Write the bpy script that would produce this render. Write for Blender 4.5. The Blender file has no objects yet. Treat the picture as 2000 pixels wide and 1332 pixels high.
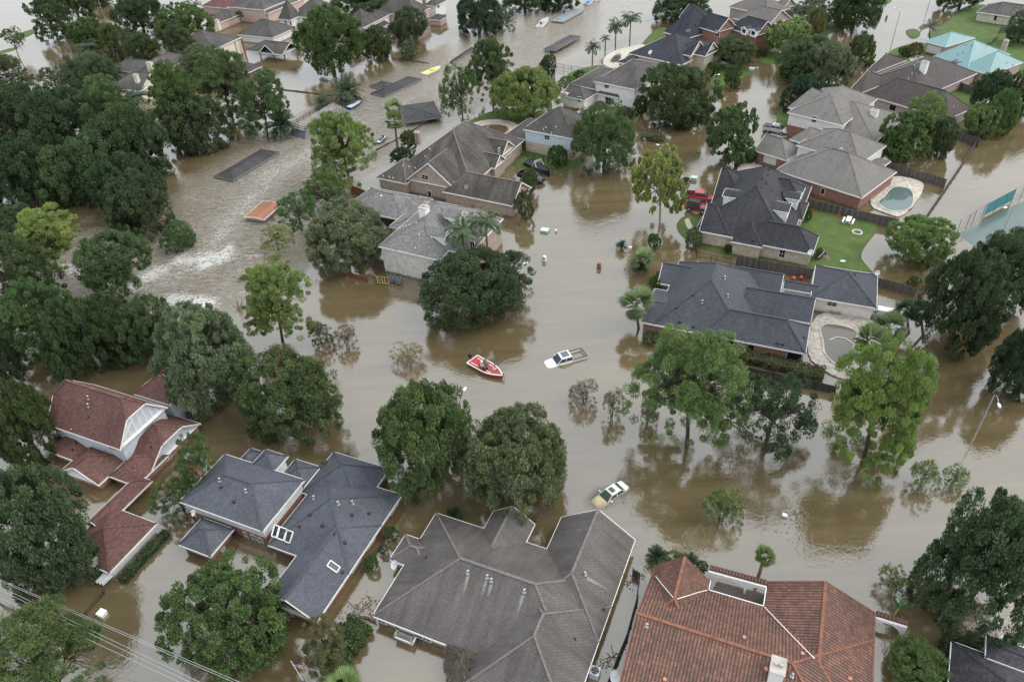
import bpy, bmesh, math, random
import numpy as np
from mathutils import Vector, Matrix
random.seed(7); rng=np.random.default_rng(11)
S=bpy.context.scene
# ---------------------------------------------------------------- camera, sky, sun, exposure
CAM_H=66.0; FOC=1450.0; NAD=(110.0,1834.0)
_d=np.array([NAD[0],NAD[1],FOC]);_d/=np.linalg.norm(_d)
_F=np.array([0,0,1.])-_d[2]*_d;_F/=np.linalg.norm(_F)
_U=-_d;_R=np.cross(_F,_U)
if _R[0]<0:_R=-_R
cd=bpy.data.cameras.new('camera');cam=bpy.data.objects.new('camera',cd);S.collection.objects.link(cam)
# rows: camera x, y(down), z(fwd) expressed in world (R,F,U components)
M3=np.array([_R,_F,_U])            # world = M3 @ camvec
cx,cy,cz=M3[:,0],M3[:,1],M3[:,2]
cam.matrix_world=Matrix(((cx[0],-cy[0],-cz[0],0),(cx[1],-cy[1],-cz[1],0),(cx[2],-cy[2],-cz[2],CAM_H),(0,0,0,1)))
cd.sensor_width=36;cd.lens=36*FOC/2000;cd.clip_start=.5;cd.clip_end=3000
S.camera=cam
SUN_EL,SUN_AZ=math.radians(46),math.radians(92)      # overcast: bright cloud, the sun a broad glow to the right
W=bpy.data.worlds.new("World");S.world=W;W.use_nodes=True
wn=W.node_tree.nodes;wl=W.node_tree.links;wn.clear()
sky=wn.new('ShaderNodeTexSky');sky.sky_type='NISHITA';sky.sun_disc=False
sky.sun_elevation=SUN_EL;sky.sun_rotation=SUN_AZ;sky.air_density=1;sky.dust_density=8;sky.ozone_density=1
cloud=wn.new('ShaderNodeMix');cloud.data_type='RGBA';cloud.inputs[0].default_value=.88;cloud.inputs[7].default_value=(7.0,7.45,7.9,1)
bg=wn.new('ShaderNodeBackground');bg.inputs['Strength'].default_value=.15
wo=wn.new('ShaderNodeOutputWorld')
wl.new(sky.outputs[0],cloud.inputs[6]);wl.new(cloud.outputs[2],bg.inputs['Color']);wl.new(bg.outputs[0],wo.inputs[0])
sd=bpy.data.lights.new('sun','SUN');sd.energy=1.2;sd.angle=math.radians(50);sd.color=(1,.97,.93)
so=bpy.data.objects.new('sun',sd);S.collection.objects.link(so)
so.rotation_euler=(math.pi/2-SUN_EL,0,math.pi-SUN_AZ)
S.view_settings.view_transform='Standard';S.view_settings.look='None';S.view_settings.exposure=0.48;S.view_settings.gamma=1
S.cycles.max_bounces=6;S.cycles.transparent_max_bounces=8;S.cycles.caustics_reflective=False;S.cycles.caustics_refractive=False
# ---------------------------------------------------------------- pixel (of the 2000x1332 photo) -> world
def ray(px,py):
    v=M3@np.array([px-1000.,py-666.,FOC]);return v/np.linalg.norm(v)
EYE=np.array([0,0,CAM_H])
def G(px,py,z=0.):
    w=ray(px,py);return EYE+w*((z-CAM_H)/w[2])
def PIX(p):
    q=(np.array(p,float)-EYE)@M3;return 1000+FOC*q[0]/q[2],666+FOC*q[1]/q[2]
def PXM(px,py,z=0.):                       # pixels per metre at that point
    q=(G(px,py,z)-EYE)@M3;return FOC/q[2]
def topz(px,py,gx,gy):
    """height of a vertical thing whose foot is pixel (px,py) on the water and whose top shows at pixel row gy"""
    b=G(px,py)
    lo,hi=0.,40.
    for _ in range(40):
        m=(lo+hi)/2
        if PIX((b[0],b[1],m))[1]>gy: lo=m
        else: hi=m
    return lo
# ---------------------------------------------------------------- materials
MATS={}
def nodes(name):
    m=bpy.data.materials.new(name);m.use_nodes=True;nt=m.node_tree;b=nt.nodes['Principled BSDF'];return m,nt,b
def N(nt,t,**k):
    n=nt.nodes.new(t)
    for a,v in k.items():
        if a.startswith('i_'): n.inputs[int(a[2:]) if a[2:].isdigit() else a[2:].replace('_',' ')].default_value=v
        else: setattr(n,a,v)
    return n
def ramp(nt,stops,src=None):
    r=nt.nodes.new('ShaderNodeValToRGB');e=r.color_ramp.elements
    while len(e)<len(stops): e.new(.5)
    for x,(p,c) in zip(e,stops): x.position=p;x.color=(*c,1) if len(c)==3 else c
    if src is not None: nt.links.new(src,r.inputs[0])
    return r
def mixc(nt,f,a,b,mode='MIX'):
    n=nt.nodes.new('ShaderNodeMix');n.data_type='RGBA';n.blend_type=mode
    for i,v in((0,f),(6,a),(7,b)):
        if hasattr(v,'is_output'): nt.links.new(v,n.inputs[i])
        else: n.inputs[i].default_value=v if not isinstance(v,tuple) else (*v,1) if len(v)==3 else v
    return n.outputs[2]
def mth(nt,op,a,b=0.,c=0.):
    n=nt.nodes.new('ShaderNodeMath');n.operation=op
    for i,v in enumerate((a,b,c)):
        if hasattr(v,'is_output'): nt.links.new(v,n.inputs[i])
        else: n.inputs[i].default_value=v
    return n.outputs[0]
def plain(name,c,rough=.6,metal=0.,var=.12,scale=3.,bump=0.):
    k=('p',name)
    if k in MATS: return MATS[k]
    m,nt,b=nodes(name);tc=N(nt,'ShaderNodeTexCoord')
    n=N(nt,'ShaderNodeTexNoise',i_Scale=scale,i_Detail=5.);nt.links.new(tc.outputs['Object'],n.inputs['Vector'])
    lo=tuple(x*(1-var) for x in c);hi=tuple(min(1,x*(1+var)) for x in c)
    r=ramp(nt,[(.3,lo),(.7,hi)],n.outputs['Fac']);nt.links.new(r.outputs[0],b.inputs['Base Color'])
    b.inputs['Roughness'].default_value=rough;b.inputs['Metallic'].default_value=metal
    if bump:
        bp=N(nt,'ShaderNodeBump',i_Strength=bump,i_Distance=.05);nt.links.new(n.outputs['Fac'],bp.inputs['Height']);nt.links.new(bp.outputs[0],b.inputs['Normal'])
    MATS[k]=m;return m
def shingle(name,c,var=.35,streak=.25,course=.22,light=None):
    """asphalt shingles: courses and tabs from the roof's UV (metres), weather streaks down the slope"""
    k=('s',name)
    if k in MATS: return MATS[k]
    m,nt,b=nodes(name);L=nt.links
    uv=N(nt,'ShaderNodeUVMap');uv.uv_map='uv'
    bk=N(nt,'ShaderNodeTexBrick',i_Scale=1.,offset=.5,squash=1.)
    bk.inputs['Color1'].default_value=(*[x*(1-var) for x in c],1);bk.inputs['Color2'].default_value=(*[x*(1+var) for x in c],1)
    bk.inputs['Mortar'].default_value=(*[x*.55 for x in c],1)
    bk.inputs['Mortar Size'].default_value=.022;bk.inputs['Brick Width'].default_value=.34;bk.inputs['Row Height'].default_value=course;bk.inputs['Bias'].default_value=-.1
    L.new(uv.outputs[0],bk.inputs['Vector'])
    mp=N(nt,'ShaderNodeMapping');mp.inputs['Scale'].default_value=(1.1,.12,1);L.new(uv.outputs[0],mp.inputs[0])
    st=N(nt,'ShaderNodeTexNoise',i_Scale=1.,i_Detail=6.,i_Roughness=.65);L.new(mp.outputs[0],st.inputs['Vector'])
    bl=N(nt,'ShaderNodeTexNoise',i_Scale=.22,i_Detail=4.);tc=N(nt,'ShaderNodeTexCoord');L.new(tc.outputs['Object'],bl.inputs['Vector'])
    gr=N(nt,'ShaderNodeTexNoise',i_Scale=9.,i_Detail=3.);L.new(uv.outputs[0],gr.inputs['Vector'])
    r1=ramp(nt,[(.3,(1-streak,)*3),(.72,(1+streak,)*3)],st.outputs['Fac'])
    r2=ramp(nt,[(.3,(1-streak*.8,)*3),(.7,(1+streak*.8,)*3)],bl.outputs['Fac'])
    r3=ramp(nt,[(.35,(.86,)*3),(.65,(1.14,)*3)],gr.outputs['Fac'])
    o=mixc(nt,1.,bk.outputs['Color'],r1.outputs[0],'MULTIPLY');o=mixc(nt,1.,o,r2.outputs[0],'MULTIPLY');o=mixc(nt,1.,o,r3.outputs[0],'MULTIPLY')
    L.new(o,b.inputs['Base Color']);b.inputs['Roughness'].default_value=.75;b.inputs['Specular IOR Level'].default_value=.35
    bp=N(nt,'ShaderNodeBump',i_Strength=.5,i_Distance=.03);L.new(bk.outputs['Fac'],bp.inputs['Height']);bp.invert=True
    L.new(bp.outputs[0],b.inputs['Normal'])
    MATS[k]=m;return m
def tilemat(name,c,c2,wid=.3,row=.4,metal=False):
    k=('t',name)
    if k in MATS: return MATS[k]
    m,nt,b=nodes(name);L=nt.links;uv=N(nt,'ShaderNodeUVMap');uv.uv_map='uv'
    sp=N(nt,'ShaderNodeSeparateXYZ');L.new(uv.outputs[0],sp.inputs[0])
    u=mth(nt,'MULTIPLY',sp.outputs[0],1/wid);v=mth(nt,'MULTIPLY',sp.outputs[1],1/row)
    fu=mth(nt,'FRACT',u);fv=mth(nt,'FRACT',v)
    if metal: hgt=mth(nt,'GREATER_THAN',fu,.86)
    else:
        su=mth(nt,'SINE',mth(nt,'MULTIPLY',fu,math.pi));hgt=mth(nt,'MULTIPLY',su,mth(nt,'SUBTRACT',1.15,mth(nt,'MULTIPLY',fv,.45)))
    wn_=N(nt,'ShaderNodeTexWhiteNoise');cb=N(nt,'ShaderNodeCombineXYZ');L.new(mth(nt,'FLOOR',u),cb.inputs[0]);L.new(mth(nt,'FLOOR',v),cb.inputs[1]);L.new(cb.outputs[0],wn_.inputs['Vector'])
    tc=N(nt,'ShaderNodeTexCoord');n=N(nt,'ShaderNodeTexNoise',i_Scale=.35,i_Detail=7.,i_Roughness=.7);L.new(tc.outputs['Object'],n.inputs['Vector'])
    n2=N(nt,'ShaderNodeTexNoise',i_Scale=2.2,i_Detail=5.,i_Roughness=.7);L.new(tc.outputs['Object'],n2.inputs['Vector'])
    o=mixc(nt,ramp(nt,[(.38,(0,0,0)),(.62,(1,1,1))],n.outputs['Fac']).outputs[0],c,c2)
    if not metal:
        o=mixc(nt,1.,o,ramp(nt,[(0,(.75,.78,.78)),(.5,(1,1,1)),(1,(1.3,1.25,1.2))],wn_.outputs['Value']).outputs[0],'MULTIPLY')
        o=mixc(nt,ramp(nt,[(.5,(0,0,0)),(.68,(.8,.8,.8))],n2.outputs['Fac']).outputs[0],o,(.07,.05,.045))
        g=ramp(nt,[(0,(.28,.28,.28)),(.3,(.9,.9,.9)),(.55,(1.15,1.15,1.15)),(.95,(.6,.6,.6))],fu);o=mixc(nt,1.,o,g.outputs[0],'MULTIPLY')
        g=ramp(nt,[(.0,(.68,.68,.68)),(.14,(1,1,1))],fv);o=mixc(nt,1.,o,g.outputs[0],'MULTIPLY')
    else:
        o=mixc(nt,mth(nt,'MULTIPLY',hgt,.75),o,tuple(x*.45 for x in c))
    L.new(o,b.inputs['Base Color']);b.inputs['Roughness'].default_value=.7 if not metal else .4
    bp=N(nt,'ShaderNodeBump',i_Strength=.8,i_Distance=.06);L.new(hgt,bp.inputs['Height']);L.new(bp.outputs[0],b.inputs['Normal'])
    MATS[k]=m;return m
def brick(name,c1,c2,mort=(.35,.33,.3),bw=.3,rh=.1,dirt=(.09,.065,.04)):
    """brick wall from UV in metres (v = height over the water), with a muddy tide mark near the water"""
    k=('b',name)
    if k in MATS: return MATS[k]
    m,nt,b=nodes(name);L=nt.links;uv=N(nt,'ShaderNodeUVMap');uv.uv_map='uv'
    bk=N(nt,'ShaderNodeTexBrick',i_Scale=1.,offset=.5);bk.inputs['Color1'].default_value=(*c1,1);bk.inputs['Color2'].default_value=(*c2,1);bk.inputs['Mortar'].default_value=(*mort,1)
    bk.inputs['Mortar Size'].default_value=.012;bk.inputs['Brick Width'].default_value=bw;bk.inputs['Row Height'].default_value=rh
    L.new(uv.outputs[0],bk.inputs['Vector'])
    n=N(nt,'ShaderNodeTexNoise',i_Scale=1.3,i_Detail=6.,i_Roughness=.7);L.new(uv.outputs[0],n.inputs['Vector'])
    o=mixc(nt,1.,bk.outputs['Color'],ramp(nt,[(.3,(.7,.7,.7)),(.7,(1.25,1.25,1.25))],n.outputs['Fac']).outputs[0],'MULTIPLY')
    sp=N(nt,'ShaderNodeSeparateXYZ');L.new(uv.outputs[0],sp.inputs[0])
    h=mth(nt,'ADD',sp.outputs[1],mth(nt,'MULTIPLY',n.outputs['Fac'],.35))
    o=mixc(nt,ramp(nt,[(.42,(.75,)*3),(.52,(.0,)*3)],h).outputs[0],o,dirt)
    L.new(o,b.inputs['Base Color']);b.inputs['Roughness'].default_value=.85
    MATS[k]=m;return m
def siding(name,c,rh=.2):
    k=('d',name)
    if k in MATS: return MATS[k]
    m,nt,b=nodes(name);L=nt.links;uv=N(nt,'ShaderNodeUVMap');uv.uv_map='uv'
    sp=N(nt,'ShaderNodeSeparateXYZ');L.new(uv.outputs[0],sp.inputs[0]);f=mth(nt,'FRACT',mth(nt,'MULTIPLY',sp.outputs[1],1/rh))
    n=N(nt,'ShaderNodeTexNoise',i_Scale=1.1,i_Detail=6.);L.new(uv.outputs[0],n.inputs['Vector'])
    o=mixc(nt,1.,tuple(c),ramp(nt,[(0,(.72,)*3),(.14,(1,1,1))],f).outputs[0],'MULTIPLY')
    o=mixc(nt,1.,o,ramp(nt,[(.3,(.86,.85,.83)),(.7,(1.05,)*3)],n.outputs['Fac']).outputs[0],'MULTIPLY')
    h=mth(nt,'ADD',sp.outputs[1],mth(nt,'MULTIPLY',n.outputs['Fac'],.3))
    o=mixc(nt,ramp(nt,[(.35,(.6,)*3),(.45,(.0,)*3)],h).outputs[0],o,(.12,.09,.06))
    L.new(o,b.inputs['Base Color']);b.inputs['Roughness'].default_value=.6
    MATS[k]=m;return m
def glassm():
    if 'glass' in MATS: return MATS['glass']
    m,nt,b=nodes('window_glass');b.inputs['Base Color'].default_value=(.012,.015,.02,1);b.inputs['Roughness'].default_value=.05;MATS['glass']=m;return m
WHITE=plain('white_paint',(.78,.78,.77),.5,0,.06);TRIM=plain('white_trim',(.74,.73,.71),.5,0,.08)
DARK=plain('dark_metal',(.03,.03,.035),.45,.3);GALV=plain('galvanised',(.42,.43,.45),.35,.7);CONC=plain('concrete',(.42,.38,.34),.8,0,.2,1.5,.1)
# ---------------------------------------------------------------- mesh building
class MB:
    def __init__(s): s.v=[];s.f=[];s.uv=[]
    def poly(s,pts,uv=None):
        i=len(s.v);s.v+= [tuple(map(float,p)) for p in pts];s.f.append(list(range(i,i+len(pts))));s.uv.append(uv or [(0,0)]*len(pts));return s
    def wallpoly(s,pts):                              # uv in metres: run, height
        p=np.array(pts,float);e=p[1]-p[0];e[2]=0;L=np.linalg.norm(e)
        if L<1e-6: e=p[2]-p[1];e[2]=0;L=np.linalg.norm(e)
        e/=max(L,1e-9);o=p[0]
        return s.poly(pts,[(float((q-o)@e)+float(o[0]+o[1]),float(q[2])) for q in p])
    def roofpoly(s,pts,u):                            # u = eave direction; uv in metres along eave / up the slope
        p=np.array(pts,float);u=np.array([u[0],u[1],0.]);n=np.cross(p[1]-p[0],p[2]-p[0])
        if np.linalg.norm(n)<1e-9 and len(p)>3:n=np.cross(p[1]-p[0],p[3]-p[0])
        n/=max(np.linalg.norm(n),1e-9);w=np.cross(n,u)
        if w[2]<0:w=-w
        return s.poly(pts,[(float(q@u),float(q@w)) for q in p])
    def box(s,c,sz,rz=0.,tilt=None):
        c=np.array(c,float);x,y,z=[d/2 for d in sz];ca,sa=math.cos(rz),math.sin(rz)
        P=[]
        for dz in(-z,z):
            for dx,dy in((-x,-y),(x,-y),(x,y),(-x,y)): P.append(c+np.array([dx*ca-dy*sa,dx*sa+dy*ca,dz]))
        return s.hexa(P)
    def hexa(s,P):
        for f in((3,2,1,0),(4,5,6,7),(0,1,5,4),(1,2,6,5),(2,3,7,6),(3,0,4,7)): s.wallpoly([P[i] for i in f])
        return s
    def beam(s,p,q,w,h,up=(0,0,1)):
        p=np.array(p,float);q=np.array(q,float);d=q-p;L=np.linalg.norm(d)
        if L<1e-6:return s
        d/=L;up=np.array(up,float);sd_=np.cross(d,up)
        if np.linalg.norm(sd_)<1e-4: sd_=np.cross(d,np.array([1.,0,0]))
        sd_/=np.linalg.norm(sd_);u2=np.cross(sd_,d);P=[]
        for e in(p,q): pass
        P=[p-sd_*w/2-u2*h/2,q-sd_*w/2-u2*h/2,q+sd_*w/2-u2*h/2,p+sd_*w/2-u2*h/2,p-sd_*w/2+u2*h/2,q-sd_*w/2+u2*h/2,q+sd_*w/2+u2*h/2,p+sd_*w/2+u2*h/2]
        return s.hexa(P)
    def tube(s,pts,rads,n=6,cap=True):
        pts=[np.array(p,float) for p in pts]
        if not hasattr(rads,'__len__'): rads=[rads]*len(pts)
        rings=[]
        for i,p in enumerate(pts):
            d=pts[min(i+1,len(pts)-1)]-pts[max(i-1,0)];d/=max(np.linalg.norm(d),1e-9)
            a=np.cross(d,[0,0,1.]) if abs(d[2])<.95 else np.cross(d,[1.,0,0]);a/=np.linalg.norm(a);b=np.cross(d,a)
            i0=len(s.v)
            for k in range(n):
                t=2*math.pi*k/n;s.v.append(tuple(p+(a*math.cos(t)+b*math.sin(t))*rads[i]))
            rings.append(i0)
        for r0,r1 in zip(rings,rings[1:]):
            for k in range(n):
                s.f.append([r0+k,r0+(k+1)%n,r1+(k+1)%n,r1+k]);s.uv.append([(k/n,0),((k+1)/n,0),((k+1)/n,1),(k/n,1)])
        if cap:
            s.f.append([rings[0]+k for k in range(n)][::-1]);s.uv.append([(0,0)]*n)
            s.f.append([rings[-1]+k for k in range(n)]);s.uv.append([(0,0)]*n)
        return s
    def ell(s,c,r,n=10,m=6,rot=None):
        c=np.array(c,float);i0=len(s.v)
        for j in range(m+1):
            t=math.pi*j/m
            for k in range(n):
                a=2*math.pi*k/n;q=np.array([r[0]*math.sin(t)*math.cos(a),r[1]*math.sin(t)*math.sin(a),r[2]*math.cos(t)])
                if rot is not None:q=rot@q
                s.v.append(tuple(c+q))
        for j in range(m):
            for k in range(n):
                s.f.append([i0+j*n+k,i0+(j+1)*n+k,i0+(j+1)*n+(k+1)%n,i0+j*n+(k+1)%n]);s.uv.append([(0,0)]*4)
        return s
    def prism(s,poly,z0,z1):
        n=len(poly)
        s.poly([(x,y,z1) for x,y in poly],[(x,y) for x,y in poly])
        s.poly([(x,y,z0) for x,y in poly][::-1])
        for i in range(n):
            a,b=poly[i],poly[(i+1)%n];s.wallpoly([(a[0],a[1],z0),(b[0],b[1],z0),(b[0],b[1],z1),(a[0],a[1],z1)])
        return s
    def mesh(s,name,mat,smooth=False):
        me=bpy.data.meshes.new(name);me.from_pydata(s.v,[],s.f)
        ul=me.uv_layers.new(name='uv')
        ul.data.foreach_set('uv',np.array([c for f in s.uv for c in f],dtype=np.float32).ravel())
        for m in(mat if isinstance(mat,(list,tuple)) else [mat]): me.materials.append(m)
        if smooth: me.polygons.foreach_set('use_smooth',[True]*len(me.polygons))
        me.update();return me
    def build(s,name,mat,parent=None,smooth=False,label=None):
        o=bpy.data.objects.new(name,s.mesh(name,mat,smooth));S.collection.objects.link(o)
        if parent is not None: adopt(o,parent)
        if label:o['label']=label
        return o
def adopt(o,p):
    """parent while keeping the vertices where they are (meshes are written in world coordinates)"""
    o.parent=p;o.matrix_parent_inverse=WM(p).inverted()
def WM(o):
    m=o.matrix_basis.copy()
    if o.parent is not None: m=WM(o.parent)@o.matrix_parent_inverse@m
    return m
def tag(o,label=None,cat=None,group=None,kind=None):
    if label:o['label']=label
    if cat:o['category']=cat
    if group:o['group']=group
    if kind:o['kind']=kind
    return o
def thing(name,label,cat,loc=(0,0,0),rz=0,group=None):
    o=bpy.data.objects.new(name,None);o.empty_display_size=.3;S.collection.objects.link(o)
    o.location=tuple(map(float,loc));o.rotation_euler=(0,0,rz);return tag(o,label,cat,group)
def copy_tree(o,parent=None):
    c=o.copy();S.collection.objects.link(c)
    if parent is not None: c.parent=parent
    for ch in list(o.children): copy_tree(ch,c)
    return c
# ---------------------------------------------------------------- houses: hip / gable wings over a pixel-traced plan
class House:
    def __init__(s,name,label,crop,ang,roof,wall,E=2.5,cat='house',group=None,base=-1.3,trim=None,group_=None):
        s.ox,s.oy,s.s=crop;s.E=E;s.roofm=roof;s.wallm=wall;s.base=base
        if isinstance(ang,(int,float)): th=math.radians(ang)
        else:
            p,q=s.g(ang[0],E),s.g(ang[1],E);th=math.atan2(q[1]-p[1],q[0]-p[0])
        s.th=th;s.ua=np.array([math.cos(th),math.sin(th)]);s.ub=np.array([-math.sin(th),math.cos(th)])
        s.name=name;s.label=label;s.cat=cat;s.grp=group;s.w=[];s.tris=[]
        s.R=MB();s.T=MB();s.C=MB();s.walls={};s.root=None;s.trimm=trim or TRIM
    def px(s,p): return (p[0]/s.s+s.ox,p[1]/s.s+s.oy)
    def g(s,p,z): return G(*s.px(p),z)
    def la(s,P): return float(P[:2]@s.ua)
    def lb(s,P): return float(P[:2]@s.ub)
    def P(s,a,b,z): return np.array([*(a*s.ua+b*s.ub),z])
    def wall(s,m):
        return s.walls.setdefault(m.name,(m,MB()))[1]
    def wing(s,axis,a,b,r=None,E=None,t=None,f=(0,0),hw=None,wall=None,gab=None,ov=.35,base=None,walls=True,dbg=True,rise=None,low=None):
        """axis: ridge direction 'a' (to the right) or 'b' (away). a=(left,right), b=(near,far): pixels on the eaves; ('r',p) marks a ridge end; None mirrors."""
        i=len(s.w);E=(s.E if E is None else E)+.004*i;wall=wall or s.wallm
        swap=axis=='b'
        lon,cro=(b,a) if swap else (a,b)
        ll=s.lb if swap else s.la;lc=s.la if swap else s.lb
        c=[None if x is None else lc(s.g(x,E)) for x in cro]
        def solve(fn,lo=E+.05,hi=E+12):
            f0=fn(lo)
            zs=np.linspace(lo,hi,400);v=np.array([fn(z) for z in zs]);k=np.where(np.sign(v[:-1])!=np.sign(v[1:]))[0]
            if len(k)==0: return zs[np.argmin(abs(v))]
            k=k[0];return zs[k]+(zs[k+1]-zs[k])*v[k]/(v[k]-v[k+1])
        if hw is not None:
            t=t or .7;z=E+hw*t
            if c[0] is None and c[1] is None: cc=lc(s.g(r,z));c=[cc-hw,cc+hw]
            elif c[0] is None: c[0]=c[1]-2*hw
            elif c[1] is None: c[1]=c[0]+2*hw
            hgt=hw*t
        elif None in c:
            t=t or .7
            k=0 if c[0] is not None else 1;sg=1 if k==0 else -1
            z=solve(lambda z:(lc(s.g(r,z))-c[k])*sg-(z-E)/t);hgt=z-E;c[1-k]=c[k]+sg*2*hgt/t
        else:
            if c[0]>c[1]: c=c[::-1]
            if rise is not None: hgt=rise
            elif t is not None: hgt=t*(c[1]-c[0])/2
            else: hgt=solve(lambda z:lc(s.g(r,z))-(c[0]+c[1])/2)-E
        w=(c[1]-c[0])/2;cm=(c[0]+c[1])/2;l=[]
        for j,x in enumerate(lon):
            if isinstance(x,tuple) and x[0]=='r': l.append(ll(s.g(x[1],E+hgt))+(-1 if j==0 else 1)*w*(1-f[j]))
            else: l.append(ll(s.g(x,E)))
        if l[0]>l[1]: l=l[::-1]
        e=.003*i;l=[l[0]-e,l[1]+e];c=[c[0]-e,c[1]+e]
        if dbg: print(f'{s.name[:14]:14s} w{i} {axis} len {l[1]-l[0]:.1f} wid {2*w:.1f} rise {hgt:.1f} pitch {hgt/max(w,.01):.2f}')
        Q=(lambda u,v,z:s.P(v,u,z)) if swap else (lambda u,v,z:s.P(u,v,z))
        ins=[min((1-f[j])*w,(l[1]-l[0])/2-.01 if f[1-j]<1 else (l[1]-l[0])-.02) for j in(0,1)]
        zt=E+hgt;RL=Q(l[0]+ins[0],cm,zt);RR=Q(l[1]-ins[1],cm,zt)
        ul=s.ub if swap else s.ua;uc=s.ua if swap else s.ub
        A=[Q(l[0],c[0],E),Q(l[1],c[0],E),Q(l[1],c[1],E),Q(l[0],c[1],E)]
        def mid(j,k): return Q(l[j],c[0]+f[j]*w if k==0 else c[1]-f[j]*w,E+f[j]*hgt)
        n=[A[0],A[1]];  # near slope
        if 0<f[1]<1:n.append(mid(1,0))
        n+=[RR,RL]
        if 0<f[0]<1:n.append(mid(0,0))
        fa=[A[2],A[3]]
        if 0<f[0]<1:fa.append(mid(0,1))
        fa+=[RL,RR]
        if 0<f[1]<1:fa.append(mid(1,1))
        if swap:n=n[::-1];fa=fa[::-1]
        polys=[(n,ul),(fa,ul)]
        for j,(rp,c0,c1) in enumerate(((RL,A[3],A[0]),(RR,A[1],A[2]))):
            if f[j]<1:
                q=[c0,c1,rp] if f[j]==0 else [mid(j,1 if j==0 else 0),mid(j,0 if j==0 else 1),rp]
                if swap:q=q[::-1]
                polys.append((q,uc))
        for q,u in polys:
            s.R.roofpoly(q,u)
            for k in range(1,len(q)-1): s.tris.append((q[0],q[k],q[k+1]))
        bt=[p-np.array([0,0,.02]) for p in A];s.T.poly(bt if swap else bt[::-1])
        # fascia along eaves and rakes
        up=np.array([0,0,1.])
        def fas(p,q): s.T.beam(p-up*.10,q-up*.10,.06,.24)
        fas(A[0],A[1]);fas(A[2],A[3])
        for j in(0,1):
            if f[j]==0: fas(*((A[3],A[0]) if j==0 else (A[1],A[2])))
            else:
                top=RL if j==0 else RR
                for k in(0,1):
                    cn=A[(0,3)[k]] if j==0 else A[(1,2)[k]]
                    s.T.beam(cn-up*.07,(mid(j,k) if f[j]<1 else top)-up*.07,.07,.2)
                if f[j]<1: s.T.beam(mid(j,0)-up*.07,mid(j,1)-up*.07,.07,.2)
        # ridge and hip caps
        s.C.beam(RL+up*.02,RR+up*.02,.28,.07)
        for j in(0,1):
            if f[j]<1:
                top=RL if j==0 else RR
                for k in(0,1):
                    cn=A[(0,3)[k]] if j==0 else A[(1,2)[k]]
                    s.C.beam((cn if f[j]==0 else mid(j,k))+up*.015,top+up*.015,.22,.06)
        # walls
        iv=[l[0]+ov,l[1]-ov];ic=[c[0]+ov,c[1]-ov];zb=s.base if base is None else base
        wd=dict(E=E,l=iv,c=ic,swap=swap,Q=Q,zb=zb,f=f,hgt=hgt,A=A,RL=RL,RR=RR)
        if walls:
            X=s.wall(wall);B=[Q(iv[0],ic[0],0),Q(iv[1],ic[0],0),Q(iv[1],ic[1],0),Q(iv[0],ic[1],0)]
            for k in range(4):
                p,q=B[k],B[(k+1)%4]
                if swap:p,q=q,p
                zm=zb
                if low: zm=low[1];s.wall(low[0]).wallpoly([(p[0],p[1],zb),(q[0],q[1],zb),(q[0],q[1],zm),(p[0],p[1],zm)])
                X.wallpoly([(p[0],p[1],zm),(q[0],q[1],zm),(q[0],q[1],E-.03),(p[0],p[1],E-.03)])
            sl=hgt/w
            for j in(0,1):
                if f[j]>0:
                    GX=s.wall(gab or wall);u=iv[j];fh=f[j]*hgt-.06
                    zz=E+ov*sl-.06
                    q=[Q(u,ic[0],E-.03),Q(u,ic[1],E-.03),Q(u,ic[1],zz)]
                    wf=max((zt-.06-E-f[j]*hgt)/sl if f[j]<1 else 0,0)
                    if f[j]<1:q+=[Q(u,cm+wf,E+f[j]*hgt-.06),Q(u,cm-wf,E+f[j]*hgt-.06)]
                    else:q+=[Q(u,cm,zt-.06)]
                    q+=[Q(u,ic[0],zz)]
                    if (j==0)!=swap:q=q[::-1]
                    GX.wallpoly(q)
        s.w.append(wd);return i
    def hit(s,p,z=0):
        """point where the pixel's ray meets the roof; also the slope normal"""
        d=ray(*s.px(p));best=None
        for a,b,c in s.tris:
            e1,e2=b-a,c-a;h=np.cross(d,e2);k=e1@h
            if abs(k)<1e-9:continue
            q0=EYE-a;u=(q0@h)/k
            if u<-.001 or u>1.001:continue
            q=np.cross(q0,e1);v=(d@q)/k
            if v<-.001 or u+v>1.001:continue
            t=(e2@q)/k
            if best is None or t<best[0]:
                n=np.cross(e1,e2);n/=np.linalg.norm(n);n=n if n[2]>0 else -n;best=(t,EYE+d*t,n)
        if best is None: return s.g(p,s.E+1),np.array([0,0,1.])
        return best[1],best[2]
    def face(s,wi,side):
        w=s.w[wi];sw=w['swap'];l,c=w['l'],w['c']
        # side n/f/l/r in image sense: n = low b, f = high b, l = low a, r = high a
        a,b=(c,l) if sw else (l,c)
        if side=='n': p,q=s.P(a[0],b[0],0),s.P(a[1],b[0],0);n=-s.ub
        elif side=='f': p,q=s.P(a[1],b[1],0),s.P(a[0],b[1],0);n=s.ub
        elif side=='l': p,q=s.P(a[0],b[1],0),s.P(a[0],b[0],0);n=-s.ua
        else: p,q=s.P(a[1],b[0],0),s.P(a[1],b[1],0);n=s.ua
        return p,q,np.array([n[0],n[1],0])
    def onwall(s,wi,side,p):
        a,b,n=s.face(wi,side);d=ray(*s.px(p));t=((a-EYE)@n)/(d@n);return EYE+d*t,n
    def start(s):
        if s.root is None:
            pts=np.array(s.R.v);c=pts.mean(0);s.root=thing(s.name,s.label,s.cat,(c[0],c[1],0),s.th,s.grp)
        return s.root
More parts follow.
